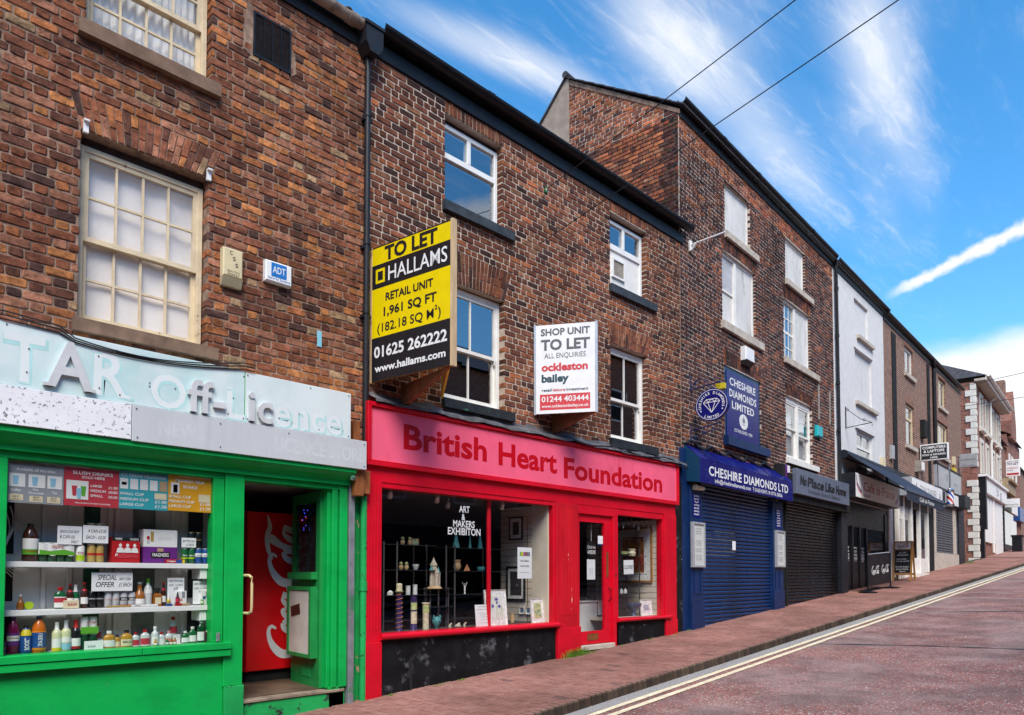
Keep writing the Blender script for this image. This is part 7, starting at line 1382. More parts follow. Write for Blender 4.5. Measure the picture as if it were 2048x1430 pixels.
def castle(o, X, y, z):
    for dx, dy, r, h, ch in ((0, .02, .042, .27, .10), (-.055, 0, .022, .20, .07), (.055, -.01, .026, .16, .09), (.0, -.04, .03, .18, .06)):
        MB().lathe([(r, 0), (r, h), (r * 1.15, h), (r * 1.15, h + .015)], X + dx, y + dy, z + .02, 10).build('tower', 'k_stone', o, F0); MB().lathe([(r * 1.2, 0), (r * .5, ch * .5), (.001, ch)], X + dx, y + dy, z + h + .035, 10).build('tower_roof', 'k_teal' if dx else 'k_stone', o, F0)
pot('model_castle', 'pottery towers on a rocky base in the gallery window', 'sculpture', 5.967, 7.3, 1.458, [(.10, 0), (.095, .012), (.07, .03), (0, .035)], 'k_tan', 14, extra=castle)
def spiral(o, X, y, z):
    mb = MB(); mb.tube([(X + .041 * math.cos(k * .5), y + .041 * math.sin(k * .5), z + .01 + k * .0045) for k in range(98)], .006, 5); mb.build('spiral_band', 'k_rust', o, F0, True)
pot('pottery_column', 'tall dark purple spiral pottery column carrying a cream candle', 'sculpture', 5.332, 7.2, .95, [(.045, 0), (.038, .01), (.038, .45), (.045, .46)], 'k_purple', 14, extra=spiral)
def dish(o, X, y, z): MB().lathe([(.03, 0), (.052, .012), (.055, .025), (.03, .028)], X, y, z, 16).build('dish', 'k_green' if False else 'k_moss', o, F0, True)
o = thing('candle', 'fat cream candle in a green dish on the spiral column', 'candle', (5.333, .2, 1.412), F0); dish(o, 5.333, .2, 1.412); MB().lathe([(.038, 0), (.038, .08), (.02, .09), (0, .092)], 5.333, .2, 1.438, 14).build('wax', 'k_cream', o, F0, True)
def bands(cols):
    def f(o, X, y, z):
        for a, b, m_ in cols: MB().lathe([(.0435, a), (.0435, b)], X, y, z, 14, 1, 1, R(-175), R(-5)).build('band', m_, o, F0, True)
    return f
pot('pottery_column', 'cream and purple banded pottery column in the gallery window', 'sculpture', 5.553, 7.2, .95, [(.05, 0), (.042, .012), (.042, .40), (.045, .41), (0, .415)], 'k_purple', 14, extra=bands(((.08, .23, 'k_cream'), (.25, .34, 'k_lime'))))
pot('pottery_column', 'short cream striped pottery column with dark rim', 'sculpture', 5.746, 7.2, .95, [(.042, 0), (.040, .20), (.043, .21), (.043, .31), (.052, .32), (.052, .335), (0, .335)], 'k_cream', 14, extra=bands(((.21, .30, 'k_lime'),)))
for X, h, t in ((5.618, .114, 'shorter'), (5.729, .128, 'taller')): pot('white_vase', f'{t} of two plain white cylinder vases', 'vase', X, 7.4, 1.384, [(.03, 0), (.031, h), (.026, h), (.026, h - .02)], 'k_white', 14)
pot('pottery_bowl', 'small white flared bowl on the left rack', 'bowl', 5.737, 7.4, 1.695, [(.022, 0), (.03, .01), (.05, .075), (.046, .075), (.026, .015)], 'k_white', 14)
def birdx(o, X, y, z): MB().lathe([(0, 0), (.022, .008), (.024, .025), (.012, .04), (0, .045)], X - .006, y - .008, z + .06, 10).build('head', 'k_moss', o, F0, True); MB().prism([(X - .034, z + .085), (X - .012, z + .075), (X - .012, z + .092)], y - .012, y - .004).build('beak', 'k_rust', o, F0)
for X, z, t in ((5.506, 1.695, 'left bird figure on the second shelf'), (5.592, 1.695, 'right bird figure on the second shelf'), (5.529, 2.012, 'left bird figure on the rack top'), (5.643, 2.012, 'right bird figure on the rack top')): pot('pottery_bird', 'small brown pottery bird, ' + t, 'figurine', X, 7.4, z, [(.018, 0), (.03, .02), (.028, .05), (.015, .07), (0, .075)], 'k_tan', 12, extra=birdx)
pot('round_vase', 'round golden brown vase on the right rack', 'vase', 6.482, 7.45, 1.69, [(.025, 0), (.05, .03), (.054, .06), (.045, .10), (.04, .11), (.055, .15), (.05, .15)], 'k_tan', 16)
pot('pyramid_ornament', 'small purple and orange pyramid ornament', 'ornament', 6.60, 7.38, 1.69, [(.062, 0), (.001, .095)], 'k_rust', 4); pot('pottery_bowl', 'low teal bowl on the right rack', 'bowl', 6.92, 7.45, 1.69, [(.045, 0), (.058, .02), (.055, .06), (.05, .06)], 'k_teal', 14)
def arms(o, X, y, z):
    mb = MB(); mb.tube([(X, y, z + .09), (X - .025, y, z + .12), (X - .045, y, z + .16)], .005, 6); mb.tube([(X, y, z + .09), (X + .025, y, z + .12), (X + .04, y, z + .16)], .005, 6); mb.build('arms', 'k_stone', o, F0, True); MB().lathe([(0, 0), (.012, .012), (0, .024)], X, y, z + .12, 10).build('head', 'k_white', o, F0, True)
pot('dancing_figure', 'thin white figure with raised arms on the right rack', 'figurine', 6.577, 7.4, 1.377, [(.014, 0), (.008, .02), (.012, .06), (.014, .09), (.005, .115)], 'k_white', 10, extra=arms)
def ears(o, X, y, z):
    for s in (-1, 1): MB().prism([(X + s * .045 - .018, z + .09), (X + s * .045 + .018, z + .09), (X + s * .052, z + .135)], y - .02, y).build('ear', 'k_teal', o, F0)
    MB().lathe([(0, 0), (.012, .006), (0, .014)], X, y - .062, z + .045, 8).build('nose', 'k_purple', o, F0, True)
pot('cat_head', 'teal glazed cat head standing near the window sill', 'sculpture', 5.92, 7.2, .99, [(.02, -.04), (.035, 0), (.058, .035), (.058, .07), (.04, .105), (0, .115)], 'k_teal', 14, extra=ears)
def duckx(o, X, y, z): MB().lathe([(0, 0), (.016, .01), (.014, .026), (0, .03)], X + .02, y, z + .038, 10).build('head', 'k_stone', o, F0, True)
for X, w, t in ((6.077, .024, 'left'), (6.211, .05, 'largest'), (6.325, .02, 'right')): pot('stone_duck', f'{t} of three stone ducks on the gallery sill', 'figurine', X, 7.12, .95, [(w * .6, 0), (w, .018), (w * .7, .04), (.008, .055)], 'k_stone', 12, 1, .7, extra=duckx)
pot('gold_jar', 'small bronze jar at the foot of the slatted wall', 'jar', 7.396, 7.3, .95, [(.025, 0), (.03, .02), (.03, .10), (.022, .12), (.026, .14), (.02, .14)], 'k_tan', 14); pot('model_house', 'tiny white pottery house on the left rack', 'ornament', 5.272, 7.3, 1.386, [(.045, 0), (.045, .035), (.002, .06)], 'k_white', 4)
pot('stone_bowl', 'mossy low stone bowl on the silver rack', 'bowl', 10.03, 7.25, 1.966, [(.03, 0), (.065, .03), (.07, .07), (.05, .075)], 'k_moss', 12); pot('stone_bowl', 'rough cream stone bowl on the silver rack', 'bowl', 10.25, 7.25, 1.966, [(.06, 0), (.075, .05), (.06, .08), (.075, .12), (.05, .125)], 'k_cream', 12)
for X, t in ((9.955, 'left'), (10.06, 'right')): pot('model_house', f'{t} of two little white houses on the silver rack', 'ornament', X, 7.25, 1.333, [(.035, 0), (.035, .05), (.002, .085)], 'k_white', 4)
pot('footed_bowl', 'dark blue glazed footed bowl at the bottom of the right window', 'bowl', 10.221, 7.2, .955, [(.05, 0), (.03, .03), (.03, .07), (.07, .10), (.13, .17), (.145, .21), (.138, .212), (.12, .17)], 'k_blue', 20)
ct = thing('display_counter', 'plain white display counter seen through the red door', 'counter', (9.5, .55, .53)); MB().box(9.10, 9.95, .50, 1.0, .53, 1.20, .005).build('body', 'display_white', ct, F0); MB().box(9.08, 9.97, .48, 1.02, 1.20, 1.215).build('top', 'display_white', ct, F0)
for X, t in ((9.42, 'shallow'), (9.72, 'deep')): pot('black_bowl', f'{t} black bowl on the white counter behind the red door', 'bowl', X, 7.65, 1.215, [(.03, 0), (.06, .02), (.085, .085 if t == 'deep' else .06), (.08, .085 if t == 'deep' else .06)], 'frame_black', 14)
def picture(label, Fm, w, h, fr, mnt, prn, fm='frame_black', mm='mount', name='framed_picture'):
    q = link(name, None, None, Fm); tag(q, label, 'picture', 'pictures in the gallery windows'); mb = MB()
    mb.box(0, w, -.02, .0, 0, fr); mb.box(0, w, -.02, 0, h - fr, h); mb.box(0, fr, -.02, 0, fr, h - fr); mb.box(w - fr, w, -.02, 0, fr, h - fr); mb.build('frame', fm, q, Fm); MB().box(fr, w - fr, -.010, .0, fr, h - fr).build('mount', mm, q, Fm); MB().box(fr + mnt, w - fr - mnt, -.012, -.009, fr + mnt, h - fr - mnt).build('print', prn, q, Fm); return q
FW = lambda x, y0, z: F0 @ Matrix.Translation((x, y0, z)) @ Matrix.Rotation(R(-90), 4, 'Z')
picture('small black framed picture high on the slatted wall', FW(7.822, .777, 2.166), .285, .347, .022, .055, 'print_dark'); picture('tall black framed photograph low on the slatted wall', FW(7.822, .831, 1.254), .389, .515, .028, .05, 'print_dark')
for y0, t in ((.566, 'left'), (.432, 'right')): picture(f'tiny white framed print low on the slatted wall, {t} one', FW(7.824, y0, 1.056), .105, .105, .008, .02, 'print_blue', 'k_white')
picture('large oak framed orange and red painting in the right window', FW(10.70, .93, 1.513), .805, .976, .035, .14, 'print_red', 'frame_oak')
def leaning(label, X, Y, z, w, h, prn, lean=.12, mnt=.09): return picture(label, F0 @ Matrix.Translation((X - w / 2, Y - 7, z)) @ Matrix.Rotation(-lean, 4, 'X'), w, h, .006, mnt, prn, 'mount')
fl = leaning('white mounted picture of blue cornflowers leaning in the gallery window', 6.841, 7.05, .95, .40, .485, 'print_flowers', .1, .075)
Ff = F0 @ Matrix.Translation((6.641, .05, .95)) @ Matrix.Rotation(-.1, 4, 'X'); mb = MB(); st_ = MB()
for cx, cz, r_ in ((.215, .355, .036), (.135, .265, .036), (.265, .26, .03), (.225, .31, .02)):
    for k in range(9): a = k * .698; stroke(mb, [(cx, cz), (cx + r_ * math.cos(a), cz + r_ * math.sin(a) * .8)], .009, -.0135, 1)
    stroke(st_, [(cx, cz - .01), (cx - .01 + (cx - .2) * .3, cz - .12), (.18 + (cx - .2) * .4, .09)], .004, -.0132, 3)
PM('petal', (.10, .10, .38), .7, var=.2, bump=0); mb.build('petals', 'petal', fl, Ff); st_.build('stems', 'k_moss', fl, Ff)
leaning('small white mounted green print leaning at the end of the gallery window', 7.70, 7.08, .95, .28, .35, 'print_mix', .1, .06); leaning('white mounted pale violet print in the corner of the right window', 10.46, 7.10, .95, .33, .272, 'print_violet', .1, .08); picture('small painted tile leaning on top of the left rack', F0 @ Matrix.Translation((5.68, .42, 2.012)), .11, .09, .004, .004, 'print_mix', 'k_rust')
picture('dark framed blue painting seen through the red door', FS @ Matrix.Translation((-.42, -.03, 1.42)), .50, .62, .05, .03, 'print_blue'); picture('dark brown painting high on the slatted screen behind the red door', FS @ Matrix.Translation((-.45, -.03, 2.06)), .55, .52, .02, .01, 'print_dark', 'k_rust')
card('white text sheet leaning beside the cornflower picture', 6.60, 7.03, .95, .30, .292, [('ART & MAKERS', .2, .8, .88, .045), ('Exhibition Opening', .12, .88, .76, .05), ('until further notice', .2, .8, .60, .04), ('at the gallery', .25, .75, .52, .04), ('weekdays', .3, .7, .42, .04), ('ten till four', .28, .72, .3, .04), ('all welcome', .3, .7, .16, .04)], name='text_sheet', cat='sheet', lean=.1, ink='c_grey')
gp = card('white poster with colour bars reading Art Gallery NOW OPEN on the glass', 7.305, 6.965, 1.586, .286, .432, [('Art Gallery', .18, .82, .54, .06), ('NOW OPEN', .18, .82, .37, .055), ('www.gallery.co.uk', .2, .8, .19, .02)], name='poster', cat='poster', bold=.02)
for k, m_ in enumerate(('c_green', 'c_lime', 'c_yellow', 'c_pink', 'c_purple', 'c_crimson', 'k_purple', 'c_grey', 'k_purple')): MB().box(7.305 - .10 + k * .0225, 7.305 - .10 + k * .0225 + .018, -.038, -.0362, 1.586 + .315, 1.586 + .37).build('bar', m_, gp, F0)
card('white sign reading CLOSED hanging in the right window', 9.775, 6.97, 1.655, .27, .23, [('CLOSED', .05, .95, .38, .24)], name='closed_sign', cat='sign', tilt=-.035, bold=.012)
dh = thing('hanging_plaque', 'black round plaque with white lettering hanging behind the door glass', 'plaque', (8.90, .06, 1.94)); MB().prism(oval(8.90, 2.04, .13, .125, 20), .05, .06).build('plate', 'frame_black', dh, F0); t = MB(); text(t, 'Cloud nine', 8.80, 9.0, 2.05, .05, .049, .006, 0, .2); text(t, 'AWESOME', 8.80, 9.0, 1.965, .06, .049, .02); t.build('lettering', 'white_ink', dh, F0); MB().tube([(8.90, .055, 2.16), (8.90, .055, 2.44)], .003, 5).build('string', 'white_ink', dh, F0)
card('white notice with colour bars taped inside the red door', 8.82, 6.995, 1.569, .20, .31, [('Opening Times', .2, .8, .50, .05), ('Mon closed', .25, .75, .40, .035), ('Tue to Sat', .25, .75, .32, .035), ('Sunday ring', .25, .75, .24, .035)], name='notice', cat='notice', ink='c_grey'); sk = card('small white sticker with blue edge on the red door glass', 9.03, 6.975, 2.11, .12, .14, [('* * *', .2, .8, .6, .1), ('* * *', .2, .8, .38, .1)], name='door_sticker', cat='sticker', ink='c_grey'); MB().box(8.97, 9.09, -.0275, -.0255, 2.11, 2.125).build('edge', 'c_blue', sk, F0)
wl = thing('window_lettering', 'white stuck-on letters on the gallery glass reading ART & MAKERS EXHIBITON', 'lettering', (6.17, -.042, 2.13)); t = MB()
for tx, xc, z, w, h in (('ART', 6.176, 2.432, .18, .085), ('&', 6.158, 2.335, .06, .08), ('MAKERS', 6.17, 2.243, .368, .085), ('EXHIBITON', 6.178, 2.142, .556, .092)): t = MB(); text(t, tx, xc - w / 2, xc + w / 2, z, h, -.0425, .014); t.build('lettering', 'white_ink', wl, F0)
fw = MB(); 
for k in range(9): x = 9.46 + k * .145; fw.tube([(x, .08, 2.56), (x + .03, .08, 2.47 - .03 * (k % 3)), (x + .06, .08, 2.50), (x + .12, .08, 2.575)], .003, 4)
tag(fw.build('fairy_lights', 'white_plastic', None, F0), 'thin white string of unlit fairy lights along the top of the right window', 'string lights')
# ================================================================== estate boards
flatcol('board_yellow', (.82, .62, .0), .35); flatcol('board_black', (.016, .015, .018), .3); flatcol('red_print', (.62, .06, .07), .4); flatcol('grey_print', (.12, .12, .13), .4); flatcol('dark_teal_print', (.03, .07, .09), .4); PM('raw_wood', (.60, .43, .25), .7, var=.15, scale=5, stretch=(4, 4, .5)); PM('stained_wood', (.22, .085, .04), .7, var=.25, scale=6)
def vboard(label, A, Bp, Cc, z0, z1, face, back='stained_wood', edge='raw_wood'):
    """letting board of two faces meeting at a nose: A wall end, Bp nose, Cc other wall end (x,y in the wall frame)"""
    a = math.atan2(Bp[1] - A[1], Bp[0] - A[0]); L_ = math.hypot(Bp[0] - A[0], Bp[1] - A[1]); q = thing('letting_board', label, 'sign board', (A[0], A[1], z0)); Fv = F0 @ Matrix.Translation((A[0], A[1], z0)) @ Matrix.Rotation(a, 4, 'Z'); H_ = z1 - z0
    MB().box(0, L_, .002, .02, 0, H_).build('backing', back, q, Fv); MB().box(.0, L_, -.003, .002, 0, H_).build('face', face, q, Fv); MB().box(-.03, 0, -.008, .05, -.01, H_ + .01).build('batten', edge, q, Fv); MB().box(L_, L_ + .035, -.008, .06, -.01, H_ + .01).build('batten', edge, q, Fv)
    mb = MB(); mb.box(.0, L_, .02, .06, H_ * .12, H_ * .16); mb.box(.0, L_, .02, .06, H_ * .82, H_ * .86); mb.build('rail', back, q, Fv)
    a2 = math.atan2(Cc[1] - Bp[1], Cc[0] - Bp[0]); L2 = math.hypot(Cc[0] - Bp[0], Cc[1] - Bp[1]); F2 = F0 @ Matrix.Translation((Bp[0], Bp[1], z0)) @ Matrix.Rotation(a2, 4, 'Z'); MB().box(.04, L2, -.004, .02, 0, H_).build('second_face', face, q, F2)
    mb = MB(); mb.add([(Bp[0], Bp[1], z0 - .0), (Bp[0] + .05, Bp[1] + .02, z0), (A[0] + (Cc[0] - A[0]) * .42 + .05, -.01, z0 - .22), (A[0] + (Cc[0] - A[0]) * .42, -.01, z0 - .22), (A[0] + (Cc[0] - A[0]) * .42, -.01, z0 + .05), (A[0] + (Cc[0] - A[0]) * .42 + .05, -.01, z0 + .05)], [(0, 1, 2, 3), (0, 3, 4), (1, 5, 2), (0, 4, 5, 1), (2, 5, 4, 3)]); mb.build('strut', back, q, F0)
    return q, Fv, L_, H_
q, Fv, L_, H_ = vboard('yellow and black letting board reading TO LET HALLAMS retail unit', (4.744, -.05), (4.93, -1.22), (5.80, -.05), 3.841, 5.398, 'board_yellow')
MB().box(0, L_, -.0045, -.003, 1.07, 1.345).build('black_band', 'board_black', q, Fv); MB().box(0, L_, -.0045, -.003, 0, .50).build('black_band', 'board_black', q, Fv); MB().box(0, L_, -.0046, -.003, H_ - .012, H_).build('black_edge', 'board_black', q, Fv)
def lines(q, Fv, y, rows):
    for tx, a_, b_, z_, h_, bo, m_ in rows: t = MB(); text(t, tx, a_, b_, z_, h_, y, bo); t.build('lettering', m_, q, Fv)
lines(q, Fv, -.006, [('TO LET', .20, 1.0, 1.365, .165, .035, 'board_black'), ('RETAIL UNIT', .22, .94, .90, .09, .026, 'board_black'), ('1,961 SQ FT', .19, .99, .73, .10, .026, 'board_black'), ('(182.18 SQ M', .09, .95, .555, .10, .010, 'board_black'), ('2', .965, 1.0, .635, .05, .02, 'board_black'), (')', 1.01, 1.05, .555, .10, .02, 'board_black'),
    ('HALLAMS', .26, 1.14, 1.125, .165, .006, 'white_ink'), ('01625 262222', .04, 1.14, .265, .13, .026, 'white_ink'), ('www.hallams.com', .05, 1.12, .10, .085, .03, 'white_ink')])
mb = MB(); a, b, c, d = .06, .205, 1.125, 1.29; w_ = .03
for bx in ((a, b, c, c + w_), (a, b, d - w_, d), (a, a + w_, c + w_, d - w_), (b - w_, b, c + w_, d - w_)): mb.box(bx[0], bx[1], -.0062, -.0046, bx[2], bx[3])
mb.build('square_logo', 'board_yellow', q, Fv)
q, Fv, L_, H_ = vboard('white letting board reading SHOP UNIT TO LET ockleston bailey', (7.525, -.05), (7.976, -.76), (8.43, -.05), 3.92, 5.19, 'paper', edge='silver_frame')
MB().box(.055, .77, -.0042, -.003, .05, .275).build('red_band', 'red_print', q, Fv)
lines(q, Fv, -.0055, [('SHOP UNIT', .07, .77, 1.115, .10, .03, 'grey_print'), ('TO LET', .07, .77, .905, .155, .035, 'grey_print'), ('ALL ENQUIRIES', .12, .71, .79, .07, .0, 'grey_print'), ('ockleston', .08, .74, .605, .115, .04, 'red_print'), ('leisure', .24, .42, .315, .04, .02, 'red_print'), ('bailey', .08, .47, .445, .115, .04, 'dark_teal_print'), ('retail', .085, .225, .315, .04, .018, 'dark_teal_print'), ('investment', .435, .745, .315, .04, .018, 'dark_teal_print'), ('01244 403444', .08, .75, .165, .08, .022, 'white_ink'), ('www.ocklestonbailey.co.uk', .08, .75, .085, .042, .018, 'white_ink')])
# ================================================================== alarm boxes and small wall fixtures
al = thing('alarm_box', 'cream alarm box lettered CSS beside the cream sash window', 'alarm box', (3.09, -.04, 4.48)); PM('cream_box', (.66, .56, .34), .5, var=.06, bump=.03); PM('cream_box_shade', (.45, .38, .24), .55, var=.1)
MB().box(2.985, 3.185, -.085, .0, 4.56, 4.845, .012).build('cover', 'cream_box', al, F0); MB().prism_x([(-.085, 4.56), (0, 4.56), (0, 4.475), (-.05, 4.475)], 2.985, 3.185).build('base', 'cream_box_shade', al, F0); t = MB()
for c, x, z in (('C', 3.05, 4.78), ('S', 3.08, 4.725), ('S', 3.105, 4.665)): text(t, c, x, x + .03, z, .04, -.086, .01)
text(t, 'BOLTON', 3.03, 3.15, 4.605, .018, -.086, .004); text(t, '306927', 3.03, 3.15, 4.575, .02, -.086, .004); t.build('lettering', 'black_ink', al, F0)
al = thing('alarm_box', 'white and blue alarm box lettered ADT Security Systems', 'alarm box', (3.575, -.04, 4.64)); flatcol('adt_blue', (.02, .17, .50), .4); MB().box(3.43, 3.722, -.075, 0, 4.645, 4.862, .012).build('cover', 'white_plastic', al, F0); MB().box(3.49, 3.66, -.0765, -.0745, 4.70, 4.845).build('logo_panel', 'adt_blue', al, F0); t = MB(); text(t, 'ADT', 3.505, 3.645, 4.74, .07, -.078, .01); t.build('lettering', 'white_ink', al, F0); t = MB(); text(t, 'Security Systems', 3.455, 3.70, 4.672, .022, -.0765, .012); t.build('second_line', 'adt_blue', al, F0)
tag(MB().box(4.062, 4.115, -.02, 0, 4.11, 4.285, .004).build('metal_bracket', flatcol('pale_blue', (.22, .50, .62), .5), None, F0), 'small pale blue metal plate on the bricks above the teal sign', 'bracket')
al = thing('alarm_box', 'white alarm box over the navy wall panel', 'alarm box', (2.8, -.05, 6.06), FB); MB().box(2.56, 3.0, -.14, 0, 6.13, 6.42, .02).build('cover', 'white_plastic', al, FB); MB().prism_x([(-.14, 6.13), (0, 6.13), (0, 6.05), (-.06, 6.05)], 2.58, 2.98).build('base', 'black_ink', al, FB)
tag(MB().box(6.98, 7.38, -.10, 0, 5.19, 5.47, .02).build('alarm_box', flatcol('turquoise', (.02, .42, .46), .4), None, FB), 'turquoise alarm box right of the arched sash window', 'alarm box')
for x, z0, z1, t in ((7.34, 5.67, 6.57, 'left'), (8.2, 5.67, 6.55, 'right')): tag(MB().box(x - .04, x + .04, -.03, 0, z0, z1, .004).build('wall_rail', 'grey_wood', None, FB), f'{t} of two bare metal rails on the tall house near the drainpipe', 'rail')
lm = thing('lamp_arm', 'white lamp arm sticking out from the tall brick house', 'lamp arm', (.367, 0, 7.79), FB); mb = MB(); mb.tube([(.367, -.02, 7.80), (.367, -.72, 7.83)], .016, 8); mb.build('arm', 'white_plastic', lm, FB, True); mb = MB(); mb.box(.33, .405, -.05, 0, 7.68, 7.88, .01); mb.tube([(.367, -.05, 7.70), (.367, -.14, 7.80)], .02, 6); mb.build('wall_plate', 'white_plastic', lm, FB)
def wire(label, A, Bq, sag, r=.006):
    A, Bq = Vector(A), Vector(Bq); pts = [A.lerp(Bq, k / 30) - Vector((0, 0, sag * 4 * (k / 30) * (1 - k / 30))) for k in range(31)]; mb = MB(); mb.tube(pts, r, 5); tag(mb.build('overhead_wire', 'black_pipe', None, I4, True), label, 'wire')
wire('upper overhead wire leaving the insulator on the red shop house', (7.72, 6.93, 7.25), (4.85, -6.2, 7.45), .10); wire('lower overhead wire leaving the wall under the white panel window', (7.57, 6.97, 6.38), (6.3, -6.2, 7.9), .06)
wire('upper thin wire crossing far up the street', (38.0, 8.7, 10.35), (38.9, -6, 11.8), .05, .012); wire('lower thin wire crossing far up the street', (38.3, 8.7, 9.5), (38.9, -6, 9.9), .03, .012)
ins = thing('insulator', 'green glass insulator holding the wire on the brick wall', 'insulator', (7.72, -.05, 7.2)); mb = MB(); mb.lathe([(.01, 0), (.028, .01), (.03, .06), (.016, .09), (.01, .10)], 7.72, -.07, 7.18, 10); mb.build('glass_body', 'g_green', ins, F0, True); MB().tube([(7.72, 0, 7.16), (7.72, -.07, 7.17)], .008, 6).build('pin', 'galvanised', ins, F0)
mb = MB(); mb.tube([(8.2 + i * .16, -.17 - .01 * math.sin(i), 3.63 - .03 * math.sin(i * .7) - (.06 if i > 17 else 0)) for i in range(21)] + [(11.5 + .1 * k, -.05, 3.66 + .07 * k) for k in range(5)], .012, 6); tag(mb.build('electric_cable', 'black_pipe', None, F0, True), 'black cable sagging along the lead flashing over the pink fascia', 'cable')
# ================================================================== street furniture
wb = thing('cafe_barrier', 'black canvas pavement barrier with two white script logos', 'barrier', (21.6, 6.92, zpave(21.6, 6.92)), I4)
for x in (20.66, 22.5):
    z = zpave(x, 6.92); mb = MB(); mb.tube([(x, 6.92, z), (x, 6.92, z + 1.05)], .02, 8); mb.build('post', 'cafe_black', wb, I4, True); mb = MB(); mb.lathe([(.24, 0), (.24, .02), (.05, .05), (0, .05)], x, 6.92, z, 18); mb.build('foot', 'cafe_black', wb, I4, True)
z0, z1 = zpave(20.66, 6.92), zpave(22.5, 6.92); mb = MB(); mb.add([(20.68, 6.915, z0 + .16), (22.48, 6.915, z1 + .16), (22.48, 6.915, z1 + 1.0), (20.68, 6.915, z0 + 1.0), (20.68, 6.925, z0 + .16), (22.48, 6.925, z1 + .16), (22.48, 6.925, z1 + 1.0), (20.68, 6.925, z0 + 1.0)], [(0, 1, 2, 3), (7, 6, 5, 4), (0, 4, 5, 1), (3, 2, 6, 7)]); mb.build('canvas', 'cafe_black', wb, I4); mb = MB(); mb.tube([(20.66, 6.92, z0 + 1.03), (22.5, 6.92, z1 + 1.03)], .014, 8); mb.build('top_bar', 'chrome', wb, I4, True)
t = MB()
for x in (20.95, 21.75): cola(t, lambda a, b, x=x: (x + a * .045, zpave(x, 6.92) + .50 + b * .045), 6.9135, .014)
t.build('script', 'white_ink', wb, I4)
ab = thing('pavement_board', 'chalkboard A-board with wooden frame and red script header outside the cafe', 'sign board', (25.45, 7.45, zpave(25.45, 7.45)), I4); z = zpave(25.45, 7.45); FA = Matrix.Translation((25.35, 7.74, z)) @ Matrix.Rotation(R(-90), 4, 'Z') @ Matrix.Rotation(R(-9), 4, 'X')
mb = MB(); mb.box(0, .05, -.02, .02, 0, 1.3); mb.box(.52, .57, -.02, .02, 0, 1.3); mb.box(.05, .52, -.02, .02, 1.26, 1.3); mb.box(.05, .52, -.02, .02, .20, .26); mb.box(.05, .52, -.02, .02, 1.01, 1.04); mb.build('frame', 'frame_oak', ab, FA); MB().box(.05, .52, -.005, .01, .26, 1.01).build('slate_panel', 'board_black', ab, FA); MB().box(.05, .52, -.006, .01, 1.04, 1.26).build('header', 'mount', ab, FA)
mb = MB(); cola(mb, lambda a, b: (.11 + a * .028, 1.10 + b * .026), -.0075, .009); mb.build('script', 'c_red', ab, FA); t = MB()
for tx, a, b, zz, hh in (('ALL DAY', .16, .40, .90, .05), ('BREAKFAST', .12, .45, .82, .05), ('Toasties Jackets', .09, .40, .70, .04), ('Sandwiches made fresh', .09, .48, .63, .04), ('Gourmet Burgers', .08, .47, .44, .055), ('Salad Dishes', .09, .46, .36, .055), ('Meals', .2, .38, .29, .045)): text(t, tx, a, b, zz, hh, -.0065, .004, 0, .2)
t.build('chalk_lettering', 'white_ink', ab, FA); FA2 = Matrix.Translation((25.78, 7.74, z)) @ Matrix.Rotation(R(-90), 4, 'Z') @ Matrix.Rotation(R(9), 4, 'X'); mb = MB(); mb.box(0, .05, -.02, .02, 0, 1.28); mb.box(.52, .57, -.02, .02, 0, 1.28); mb.box(.05, .52, -.02, .02, .2, .26); mb.build('rear_leg', 'frame_oak', ab, FA2)
# grass tufts at the foot of the walls
PM('grass_blade', (.14, .30, .03), .7, var=.35, scale=30, bump=0)
def tuft(label, X, Y, n, h, sp):
    mb = MB(); rr = random.Random(int(X * 100))
    for i in range(n):
        x = X + rr.gauss(0, sp); y = Y - abs(rr.gauss(0, .03)); z = zpave(x, y) - .01; hh = h * rr.uniform(.4, 1.1); dx, dy = rr.uniform(-.6, .6) * hh, rr.uniform(-.7, .2) * hh; w = .004
        mb.add([(x - w, y, z), (x + w, y, z), (x + dx * .4 + w * .7, y + dy * .4, z + hh * .6), (x + dx * .4 - w * .7, y + dy * .4, z + hh * .6), (x + dx, y + dy, z + hh)], [(0, 1, 2, 3), (3, 2, 4)])
    tag(mb.build('grass_tuft', 'grass_blade', None, I4), label, 'grass', 'grass tufts along the wall foot')
tuft('bright green grass tuft at the foot of the red plinth by the door', 8.25, 6.85, 320, .13, .12); tuft('small grass tuft beside the red door step', 8.62, 6.86, 60, .05, .06)
for x, n, t in ((4.95, 40, 'small weeds beside the left red plinth'), (5.7, 30, 'small weeds under the black stall riser, left patch'), (6.05, 30, 'small weeds under the black stall riser, right patch'), (9.45, 30, 'small weeds right of the red door'), (10.2, 24, 'small weeds under the right red window'), (11.0, 30, 'small weeds at the right red plinth')): tuft(t, x, 6.88, n, .035, .05)
tuft('small weeds between the red shop and the navy shop', 11.5, 6.93, 40, .04, .05); tuft('green weeds at the foot of the quoined building', 37.9, 8.3, 160, .2, .5)
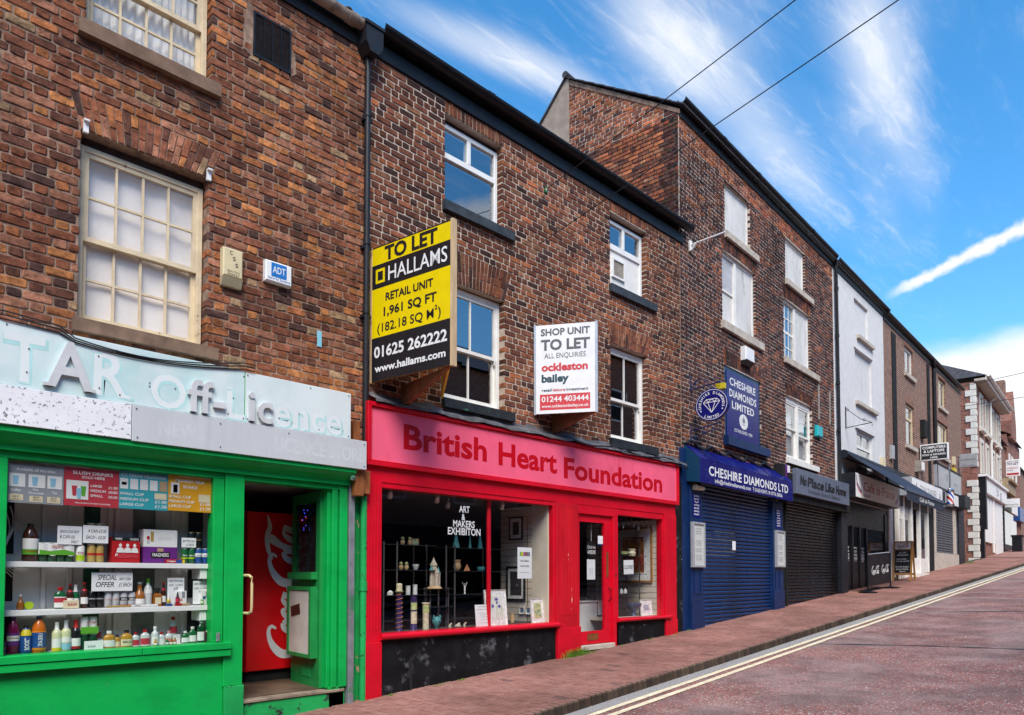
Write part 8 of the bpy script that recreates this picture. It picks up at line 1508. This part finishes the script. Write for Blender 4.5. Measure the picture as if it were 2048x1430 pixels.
# ================================================================== the other side of the street (seen only in reflections)
strip('opposite_pavement', [-25, -10, 0, 10, 20, 30, 40, 50, 60, 70], lambda x: -6.4, lambda x: -4.4, lambda x, y: zbase(x) + .11, 'pavement_far')
FO = Matrix.Translation((0, -6.2, 0)) @ Matrix.Rotation(R(180), 4, 'Z')
for xa, xb, zt, mt, lab in ((-140, -76.2, 14.5, 'brick_far', 'long brown brick terrace added out of view across the street beyond the hilltop'), (-76, -52, 13.5, 'brick_far_red', 'red brick terrace added out of view across the street near the top of the hill'), (-51.8, -26.2, 12.0, 'brick_far_orange', 'orange brick terrace added out of view across the street far uphill'), (-26, -3.2, 9.6, 'brick_far', 'brown brick terrace across the street, uphill part'), (-3.0, 9.0, 7.6, 'brick_far_orange', 'orange brick terrace across the street facing the red shop'), (9.2, 25, 8.2, 'brick_far_red', 'red brick terrace across the street, downhill part')):  # three farthest uphill terraces added to block bright sky from shopfront reflections
    b = thing('brick_building', lab, 'building', ((xa + xb) / 2, 0, zbase(-(xa + xb) / 2)), FO); opart('wall', mt, b, (xa, xb, 0, 7, -2.5, zt), F=FO, c=0); mb = MB(); mb.add([(xa - .1, -.25, zt), (xb + .1, -.25, zt), (xb + .1, 3.5, zt + 2.2), (xa - .1, 3.5, zt + 2.2), (xa - .1, 7.2, zt), (xb + .1, 7.2, zt)], [(0, 1, 2, 3), (3, 2, 5, 4)]); mb.build('roof', 'slate', b, FO); up = max(0, zt - 9.6); opart('shop_band', 'charcoal_paint', b, (xa + .3, xb - .3, -.06, 0, 2.7 + up, 3.4 + up), F=FO); opart('shop_glass', 'wall_black', b, (xa + .5, xb - .5, -.03, 0, .2, 2.7 + up), F=FO)
    n = int((xb - xa) / 2.9)
    for k in range(n):
        x = xa + (xb - xa) * (k + .5) / n
        for z in ([4.4] if zt < 8 else [4.3 + up, 6.6 + up]):
            mb = MB(); mb.box(x - .55, x - .47, -.03, 0, z, z + 1.5); mb.box(x + .47, x + .55, -.03, 0, z, z + 1.5); mb.box(x - .47, x + .47, -.03, 0, z + 1.42, z + 1.5); mb.box(x - .47, x + .47, -.03, 0, z, z + .08); mb.box(x - .47, x + .47, -.028, 0, z + .72, z + .78); w = mb.build('window', 'white_paint', b, FO); MB().box(x - .47, x + .47, -.01, -.002, z + .08, z + 1.42).build('pane', 'wall_black', w, FO)
